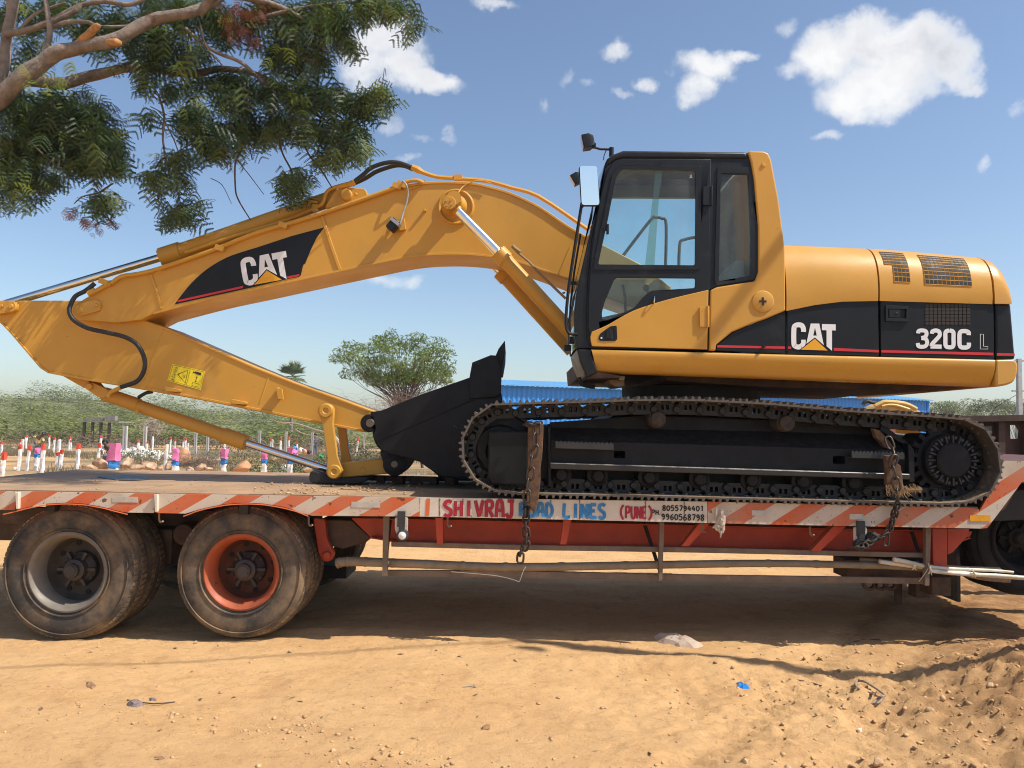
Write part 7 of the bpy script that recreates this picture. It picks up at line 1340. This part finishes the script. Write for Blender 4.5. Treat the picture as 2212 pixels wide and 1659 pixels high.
chain([(1158, 914, 6.36), (1160, 925, 6.345), (1157, 945, 6.34), (1156, 965, 6.34), (1151, 985, 6.34), (1147, 1005, 6.34), (1146, 1025, 6.34), (1141, 1045, 6.34), (1139, 1062, 6.34), (1138, 1080, 6.34), (1137, 1100, 6.36)], 'grey chain hanging down the brown plank at the front of the track', .105, .054, .0078, chain_steel)
chain([(1138, 1085, 6.38), (1137, 1110, 6.40), (1136, 1140, 6.41), (1138, 1165, 6.41), (1135, 1180, 6.42), (1126, 1190, 6.42), (1124, 1206, 6.42), (1124, 1214, 6.42)], 'rusty chain end hanging below the rail under the lettering', .085, .05, .009, chain_rust, .8)
chain([(1134, 918, 6.42), (1143, 916, 6.36), (1152, 917, 6.35), (1162, 914, 6.36), (1172, 917, 6.42)], 'short turn of dark chain over the top of the brown plank', .06, .035, .007, chain_rust, .7)
chain([(1918, 945, 6.44), (1924, 962, 6.42), (1930, 975, 6.40), (1932, 990, 6.345), (1928, 1005, 6.34), (1932, 1025, 6.34), (1936, 1045, 6.34), (1939, 1065, 6.34), (1941, 1085, 6.35), (1939, 1100, 6.38)], 'grey chain down the splintered plank at the sprocket end', .105, .054, .0078, chain_steel)
chain([(1939, 1088, 6.38), (1934, 1105, 6.39), (1928, 1125, 6.40), (1920, 1145, 6.40), (1905, 1158, 6.40), (1885, 1166, 6.40), (1870, 1178, 6.38), (1850, 1183, 6.40), (1838, 1188, 6.42)], 'rusty doubled chain drawn back under the rail to the lamp', .07, .045, .008, chain_rust, .6, .6)
mb = MB(); mb.tube([P(a, b, 6.43) for a, b in [(1914, 1150), (1909, 1170), (1910, 1178), (1917, 1178), (1920, 1170), (1920, 1152)]], .008, 7, smooth=4, closed=True); setp(obj('shackle', mb, chain_steel), 'long steel shackle hanging from the rusty doubled chain', 'shackle')
mb = MB(); mb.lathe(P(1888, 1163, 6.40), [(0, 0), (.03, 0), (.05, .03), (.05, .06), (0, .07)], seg=14); mb.tube([P(1880, 1150, 6.42), P(1895, 1160, 6.40), P(1880, 1172, 6.40)], .022, 6, smooth=3); setp(obj('chain_tightener', mb, under_dark, bevel=.004), 'black chain tightener in the slack of the rusty chain', 'tightener')
# frayed coir on the splintered plank
mb = MB()
for k in range(46):
    a = random.uniform(1913, 1958); b = 1052+random.uniform(-6, 6); mb.tube([P(a, b, 6.35), P(a+random.gauss(1, 4), b+random.uniform(4, 12), 6.35), P(a+random.gauss(2, 6), b+random.uniform(10, 24), 6.35)], [.004, .003, .0015], 4)
for k in range(22): a = 1955+k*1.6; mb.tube([P(a, 1052+random.gauss(0, 3), 6.5), P(a+4, 1058, 6.48), P(a+3, 1063+random.gauss(0, 3), 6.5)], .004, 4)
setp(obj('frayed_rope', mb, M('coir_fibre', (.36, .23, .12), rough=.9, var=.4, scale=60), kind='stuff'), 'frayed brown rope fibres round the foot of the splintered plank', 'rope')
# piece of old tyre under the links
rb = cat2([(668, 1026), (673, 1018), (682, 1018), (700, 1024), (722, 1031), (750, 1033), (790, 1031), (792, 1037), (780, 1043), (750, 1046), (715, 1045), (680, 1043), (669, 1040)], 3, True); mb = MB(); mb.prism(rb, 7.62, 7.98); setp(obj('rubber_strip', mb, M('old_tyre_rubber', (.018, .018, .019), rough=.75, bump=.003, bscale=90), bevel=.012), 'black strip of old tyre lying on the deck under the bucket links', 'rubber strip')
# scrap iron under the bucket
mb = MB(); z0 = ZD+.004
for k, (x, y, l, h) in enumerate(((860, 1026, .75, .05), (900, 1024, .6, .04), (960, 1028, .7, .03), (1000, 1023, .5, .04))): c = P(x, y, 8.0+.1*k); mb.box((c.x, 8.0+.1*k, z0+h/2+.02), (l, .09, h), Matrix.Rotation(.1*k-.1, 3, 'Z'))
for k in range(5): c = P(825+k*38, 1035, 8.0); mb.box((c.x, 7.95, z0+.03), (.07, .12, .07), Matrix.Rotation(k, 3, 'Z'))
setp(obj('scrap_iron', mb, M('rusty_brown_iron', (.07, .042, .03)), bevel=.004), 'rusty scrap bars lying on the deck under the bucket', 'scrap iron')
# grit on the deck
r = np.random.default_rng(9); V, Fs = [], []; n = 260
for i in range(n):
    px = r.uniform(-30, 1000) if i < 110 else r.uniform(560, 920); py = r.uniform(1030, 1066) if i < 110 else r.uniform(1040, 1068); d = ray(px, py); s0 = (ZD+.004-CAM.z)/d.z; c = CAM+d*s0; s = r.uniform(.003, .011)*(1+(i > 110)*.3)
    if c.y < YR+.03: continue
    V.append(iv*s*np.array([r.uniform(.8, 1.8), 1, .5])*(1+r.normal(0, .15, (12, 1)) if len(iv) == 12 else 1)+np.array([c.x, c.y, c.z+s*.3])); Fs.append(if_+len(iv)*(len(V)-1))
setp(obj('grit', fast_mesh('grit', np.concatenate(V), np.concatenate(Fs), False), M('stone_bits', (.50, .35, .21)), kind='stuff'), 'grit and clods on the trailer deck')
# bamboo
def bamboo(pts, label, r0, r1, mat, nodes=6, cut=True, seed=0):
    v = [P(a, b, y) for a, b, y in pts]; v, _q = cat(v, [0]*len(v), 8); n = len(v); rr_ = []
    for i in range(n):
        q = i/(n-1); rad = r0+(r1-r0)*q; k = (q*nodes+seed*.37) % 1; rad *= 1+.16*math.exp(-((k-.5)/.035)**2); rr_.append(rad)
    v2, r2 = [], []
    for i in range(n-1):
        for j in range(4): v2.append(v[i].lerp(v[i+1], j/4)); q = (i+j/4)/(n-1); k = (q*nodes+seed*.37) % 1; r2.append((r0+(r1-r0)*q)*(1+.18*math.exp(-((k-.5)/.03)**2)))
    v2.append(v[-1]); r2.append(r1); mb = MB(); mb.tube(v2, r2, 10); return setp(obj('bamboo_pole', mb, mat, smooth=50), label, 'pole', 'bamboo poles tied to the side guard')
bamboo([(728, 1217, 6.70), (760, 1213, 6.68), (900, 1218, 6.66), (1108, 1225, 6.66), (1428, 1220, 6.66), (1660, 1217, 6.66), (1900, 1222, 6.67), (2000, 1228, 6.68)], 'long brown bamboo pole lying along the side guard', .040, .026, bamboo_mat, 17, seed=1)
bamboo([(1900, 1213, 6.62), (1950, 1220, 6.63), (2000, 1226, 6.63), (2100, 1240, 6.62), (2212, 1249, 6.6), (2330, 1256, 6.6)], 'pale bamboo pole on top of the bundle by the front guard post', .018, .015, bamboo_pale, 7, seed=2)
bamboo([(1930, 1208, 6.60), (1960, 1214, 6.60), (2005, 1224, 6.58), (2060, 1229, 6.58), (2140, 1232, 6.58), (2189, 1236, 6.58)], 'pale bamboo pole ending in a split point right of the guard post', .019, .010, bamboo_pale, 5, seed=3)
bamboo([(2010, 1233, 6.56), (2080, 1240, 6.56), (2150, 1243, 6.56), (2220, 1248, 6.55), (2330, 1252, 6.55)], 'pale bamboo pole lowest and nearest in the bundle', .017, .014, bamboo_pale, 6, seed=4)
bamboo([(2090, 1243, 6.7), (2130, 1250, 6.7), (2181, 1254, 6.7)], 'short cut bamboo with a round end under the bundle', .016, .020, bamboo_mat, 2, seed=5)
bamboo([(1858, 1209, 6.72), (1930, 1214, 6.7), (2005, 1222, 6.68), (2080, 1226, 6.68), (2160, 1229, 6.66)], 'greyish bamboo pole behind the others at the front guard post', .017, .014, bamboo_mat, 5, seed=6)
tie = M('pale_twine', (.62, .58, .44), rough=.8)
mb = MB()
for (x, y, h) in ((2008, 1228, 12), (2103, 1238, 9), (1974, 1222, 8)):
    mb.tube([P(x-4, y-h, 6.56), P(x+2, y, 6.53), P(x-3, y+h, 6.56), P(x+4, y+h*.4, 6.54), P(x-2, y-h*.6, 6.54), P(x+5, y+h*1.2, 6.56)], .0035, 5, smooth=4)
mb.tube([P(2005, 1228, 6.54), P(1993, 1246, 6.55), P(1985, 1256, 6.56)], .003, 5, smooth=4); setp(obj('twine', mb, tie), 'pale twine knotted round the bamboo bundle', 'twine')
mb = MB(); mb.tube([P(a, b, 6.57) for a, b in [(826, 1226), (833, 1222), (838, 1217), (840, 1212)]], .004, 5, smooth=3); mb.tube([P(a, b, 6.6) for a, b in [(975, 1235), (1060, 1242), (1098, 1249), (1115, 1254), (1122, 1256), (1128, 1240), (1134, 1226), (1136, 1225), (1130, 1232)]], .003, 5, smooth=4); setp(obj('loose_string', mb, M('white_cord', (.7, .66, .6), rough=.7), kind='stuff'), 'thin white cord dangling from the long bamboo pole', 'cord')
# torn plastic on the rail
def crumple(name, outline, Y, label, cat_, mat, depth=.05, seed=0, n=14):
    r = np.random.default_rng(seed); o = Vector((0, 0, 0)); pts = [P(a, b, Y) for a, b in outline]; c = sum(pts, Vector())/len(pts); rows = []
    for k in range(6):
        q = k/5; rows.append([c.lerp(p, q)+Vector((r.normal(0, .006), -depth*(1-q**2)+r.normal(0, depth*.22), r.normal(0, .006))) for p in pts]); rows[-1].append(rows[-1][0])
    mb = MB(); mb.grid(rows); back = [[v+Vector((0, 2*depth*(1-(k/5)**2), 0)) for v in row] for k, row in enumerate(rows)]; mb.grid(back); return setp(obj(name, mb, mat, smooth=25, recalc=False), label, cat_)
plastic = M('milky_plastic', (.66, .56, .46), rough=.25, var=.15, scale=20, trans=((.7, .6, .5), .35))
crumple('torn_plastic', cat2([(1556, 1100), (1561, 1098), (1565, 1112), (1567, 1125), (1565, 1145), (1558, 1152), (1557, 1164), (1553, 1152), (1546, 1148), (1539, 1138), (1548, 1126), (1553, 1112)], 2, True), 6.42, 'torn milky plastic caught on the rail beside the telephone numbers', 'plastic', plastic, .02, 3)
mb = MB(); mb.tube([P(1548, 1096, 6.445), P(1547, 1118, 6.445)], .008, 6); setp(obj('peg', mb, white_old), 'pale wooden peg on the rail left of the torn plastic', 'peg')
def gpt(px, py, up=0.):
    d = ray(px, py); q = CAM+d*((0-CAM.z)/d.z)
    for _ in range(6): q = CAM+d*((hgt(q.x, q.y)-CAM.z)/d.z)
    return q+Vector((0, 0, up))
def glump(name, outline, label, cat_, mat, h, seed, grp=None):
    r = np.random.default_rng(seed); pts = [gpt(a, b) for a, b in outline]; c = sum(pts, Vector())/len(pts); rows = []; s = (pts[0]-c).length
    for k in range(7):
        q = k/6; rows.append([c.lerp(p, q)+Vector((r.normal(0, s*.03), r.normal(0, s*.03), h*(1-q**3.5)*(1+r.normal(0, .10))*(1+.35*mnoise.noise(Vector(p)*9+Vector((0, 0, k*.35))))-.006*q)) for p in pts]); rows[0] = [rows[0][0].copy() for _p in rows[0]] if k == 0 else rows[0]; rows[-1].append(rows[-1][0])
    mb = MB(); mb.grid(rows); return setp(obj(name, mb, mat, smooth=22, recalc=False), label, cat_, grp)
glump('plastic_bag', cat2([(1410, 1375), (1432, 1372), (1455, 1377), (1480, 1384), (1505, 1389), (1524, 1395), (1510, 1399), (1485, 1400), (1455, 1394), (1430, 1391), (1418, 1385)], 2, True), 'crumpled milky plastic bag on the soil at the edge of the shade', 'plastic bag', M('clear_plastic_bag', (.80, .70, .58), rough=.16, var=.12, scale=20, spec=.7, trans=((.85, .72, .58), .5)), .05, 5)
glump('blue_scrap', cat2([(1590, 1474), (1596, 1474), (1604, 1480), (1614, 1482), (1622, 1486), (1616, 1490), (1604, 1488), (1592, 1483)], 2, True), 'crumpled bright blue plastic scrap on the soil', 'plastic scrap', M('blue_plastic', (.02, .22, .60), rough=.35, var=.2, scale=40), .02, 6)
for (o_, lb, sd, m) in (([(1657, 1476), (1668, 1474), (1674, 1484), (1672, 1493), (1660, 1494), (1655, 1486)], 'pale angular stone right of the blue scrap', 1, 0), ([(1684, 1648), (1700, 1642), (1716, 1645), (1720, 1655), (1704, 1664), (1686, 1660)], 'large tan stone cut by the lower edge of the photo', 2, 0), ([(1845, 1565), (1860, 1568), (1869, 1575), (1862, 1581), (1846, 1576)], 'flat very white stone near the lower right', 3, 1), ([(1592, 1630), (1620, 1628), (1626, 1642), (1606, 1650), (1594, 1644)], 'brown clod left of the large tan stone', 4, 0), ([(1812, 1510), (1824, 1514), (1832, 1530), (1822, 1534), (1812, 1522)], 'long tan stone below the loop of rope', 5, 0), ([(1690, 1382), (1696, 1380), (1704, 1385), (1698, 1391), (1688, 1390)], 'small brown stone just outside the shade', 6, 0), ([(185, 1473), (205, 1474), (208, 1484), (190, 1486)], 'red brown dry leaf on the soil in front of the rear wheel', 7, 2), ([(272, 1520), (290, 1514), (310, 1518), (312, 1526), (294, 1529), (276, 1526)], 'greyish crumpled leaf on the soil below the wheel gap', 8, 3), ([(320, 1508), (338, 1508), (340, 1516), (324, 1517)], 'small dark leaf beside the greyish crumpled one', 9, 3), ([(415, 1380), (424, 1379), (428, 1388), (417, 1391)], 'small tan stone in front of the orange rimmed wheel', 10, 0), ([(1240, 1380+0), (1252, 1379), (1256, 1384), (1242, 1385)], 'thin brown chip left of the plastic bag', 11, 2), ([(1030, 1560), (1060, 1558), (1070, 1568), (1045, 1576), (1028, 1570)], 'flat brown clod in the middle of the bare soil', 12, 2), ([(1990, 1520), (2012, 1512), (2030, 1522), (2024, 1540), (2000, 1542)], 'large pale lump on the shoulder of the soil heap', 13, 0), ([(2060, 1600), (2082, 1590), (2100, 1604), (2096, 1620), (2070, 1620)], 'big brown clod low on the soil heap', 14, 0), ([(2120, 1474), (2140, 1468), (2156, 1474), (2150, 1486), (2126, 1486)], 'broad tan clod high on the soil heap', 15, 0), ([(2166, 1530), (2186, 1524), (2200, 1536), (2190, 1550), (2168, 1548)], 'dark crusted clod at the right edge of the soil heap', 16, 2), ([(1880, 1565+70), (1904, 1628), (1920, 1640), (1904, 1652), (1884, 1648)], 'tan stone at the foot of the soil heap near the lower edge', 17, 0)):
    x0, x1, y0, y1 = min(q[0] for q in o_), max(q[0] for q in o_), min(q[1] for q in o_), max(q[1] for q in o_); big = x1-x0; mt_ = [M('stone_tan', (.54, .36, .20), rough=.95, var=.35, scale=14, dirt=((.36, .2, .1), .4, 12), bump=.006), M('stone_white', (.75, .68, .58), rough=.8, var=.15), M('stone_brown', (.30, .17, .09), rough=.9, var=.4, scale=20), M('leaf_grey', (.20, .15, .14), rough=.8, var=.4, scale=30)][m]
    if sd in (7, 8, 9): glump('dry_leaf', cat2(o_, 2, True), lb, 'leaf', mt_, big*.0006, 100+sd, 'dry leaves on the soil')
    else:
        g_ = gpt((x0+x1)/2, y1-1); boulder((x0+x1)/2, y1, big*.8, (y1-y0)*1.15, g_.y, lb, mt_, 300+sd, 'stone', 'stones and clods picked out on the soil', 'stone', 3, g_.z+(y1-y0)*.16*g_.y/F, .42, 11)
# loop of rope, twig
mb = MB(); rp = [(1888, 1508), (1868, 1502), (1852, 1494), (1848, 1484), (1854, 1479), (1868, 1481), (1888, 1493), (1905, 1505), (1912, 1511), (1905, 1513), (1893, 1520), (1885, 1530), (1898, 1526), (1910, 1515)]
mb.tube([gpt(a, b, .026) for a, b in rp], .0075, 7, smooth=5); setp(obj('rope_loop', mb, M('frayed_grey_rope', (.30, .23, .17), rough=.9, var=.5, scale=60, bump=.004, bscale=200)), 'loop of frayed grey brown rope lying on the soil', 'rope')
mb = MB(); mb.tube([gpt(a, b, .008) for a, b in [(1704, 1469), (1740, 1474), (1775, 1484)]], [.003, .005, .003], 6, smooth=3); setp(obj('stick_on_ground', mb, twig_mat), 'thin brown stick lying left of the rope loop', 'stick'); bpy.data.objects['stick_on_ground'].name = 'dry_stick'
for i, (a, b, lb) in enumerate((([(1000, 1485), (1015, 1484), (1028, 1486), (1022, 1481)], None, 'pale bent twig in the middle of the bare soil'), ([(275, 1514), (330, 1522), (378, 1518)], None, 'thin dark twig beside the greyish leaf'), ([(1812, 1398), (1860, 1384), (1900, 1382)], None, 'thin brown stick at the edge of the shade on the right'))):
    mb = MB(); mb.tube([gpt(x, y, .006) for x, y in a], [.004]*len(a), 5, smooth=3); setp(obj('twig', mb, M('pale_twigs', (.38, .31, .24)) if i == 0 else twig_mat), lb, 'twig', 'twigs on the soil')
# tractor that pulls the trailer
tr = thing('tractor_truck', P(2350, 1280, 7.9), 'black tractor unit whose rear wheel shows at the right edge under the gooseneck', 'truck')
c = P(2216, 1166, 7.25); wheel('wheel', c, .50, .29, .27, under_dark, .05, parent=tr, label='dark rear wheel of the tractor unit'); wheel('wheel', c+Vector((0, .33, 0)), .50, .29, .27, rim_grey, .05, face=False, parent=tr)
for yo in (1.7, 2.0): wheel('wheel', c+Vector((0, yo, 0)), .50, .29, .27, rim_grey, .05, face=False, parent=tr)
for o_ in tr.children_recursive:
    if o_.name.split('.')[0] in ('wheel', 'tread', 'rim', 'rim_disc', 'hub'): o_.data.materials.clear(); o_.data.materials.append(M('shade_dark_tyre', (.016, .014, .013), rough=.85, var=.3, scale=5, dirt=((.06, .045, .03), .3, 4)))  # wheel parts coloured near black, standing in for the gooseneck's shade
mb = MB(); mb.prism([(2128, 1060), (2330, 1052), (2330, 1118), (2150, 1126), (2118, 1112)], 6.72, 6.80); obj('shade_plate', mb, M('mudguard_and_shade_black', (.02, .02, .022), rough=.6), tr, bevel=.01)  # dark plate added to fill the shaded area beside the gooseneck
mb = MB(); mb.box(c+Vector((1.6, .55, .35)), (5, .12, .26)); mb.box(c+Vector((1.6, 1.5, .35)), (5, .12, .26)); mb.box(c+Vector((.2, 1.0, .62)), (.8, .9, .12)); mb.box(c+Vector((-.62, 1.0, .2)), (.05, 2.1, .5)); obj('chassis', mb, under_dark, tr, bevel=.01)
mb = MB(); ar = [(c.x+.60*math.cos(a), c.z+.60*math.sin(a)) for a in np.linspace(math.radians(0), math.radians(195), 18)]; mb.grid([[Vector((x, c.y-.04, z)) for x, z in ar], [Vector((x, c.y+.65, z)) for x, z in ar]]); obj('mudguard', mb, M('mudguard_and_shade_black', (.02, .02, .022), rough=.6), tr)
mb = MB(); mb.box(c+Vector((-.60, .3, -.28)), (.03, .6, .55)); obj('mud_flap', mb, rubber_black, tr); mb = MB(); mb.box((c.x-.3, c.y+1.6, c.z+.1), (1.4, .1, 1.0)); obj('frame_plate', mb, under_dark, tr)
mb = MB(); mb.box(c+Vector((4.6, 1.0, 1.1)), (2.0, 2.3, 2.4)); obj('driver_cab', mb, M('cab_orange', (.5, .16, .04), rough=.5), tr, bevel=.1)
# power pole behind the camera: its shadow and its wires' shadows cross the soil
pl = Vector((6.25, 4.75, 0)); t = thing('power_pole', pl, 'power pole standing out of the picture, its shadow lies across the soil', 'pole'); mb = MB(); mb.tube([pl+Vector((0, 0, -.2)), pl+Vector((0, 0, 8.15))], [.14, .085], 12); obj('shaft', mb, CONC, t)
mb = MB(); mb.tube([pl+Vector((.2, -.1, 8.0)), pl+Vector((-.42, .2, 8.0)), pl+Vector((-.5, .34, 8.0)), pl+Vector((-.55, 1.25, 8.0))], .05, 8); obj('crossarm', mb, CONC, t)
mb = MB()
for k in (-.25,): mb.tube([pl+Vector((0, k, 8.0)), pl+Vector((0, k, 8.22))], .05, 8)
obj('insulator', mb, M('insulator_brown', (.1, .05, .03), rough=.3), t)
mb = MB()
for k, (dx, dy) in enumerate(((-14, -3.1),)):
    for j in range(1): mb.tube([pl+Vector((0, 0, 8.1)), pl+Vector((dx*.5, dy*.5, 7.9)), pl+Vector((dx, dy, 8.05))], .014 if k == 0 else .034, 6, smooth=6)
obj('wire', mb, rubber_black, t)
# ---------------------------------------------------------------- the dusty air
hb_ = MB(); hb_.box((-40, 230, 3.6), (900, 560, 13.6))
hm = bpy.data.materials.new('dusty_air'); hm.use_nodes = True; hm.node_tree.nodes.clear()
ho = hm.node_tree.nodes.new('ShaderNodeOutputMaterial'); hv = hm.node_tree.nodes.new('ShaderNodeVolumePrincipled'); hv.inputs['Color'].default_value = (.86, .92, 1, 1); hv.inputs['Density'].default_value = .00045; hv.inputs['Anisotropy'].default_value = .2
hm.node_tree.links.new(hv.outputs[0], ho.inputs['Volume']); obj('haze', hb_, hm, kind='stuff', label='pale dusty air over the far field')
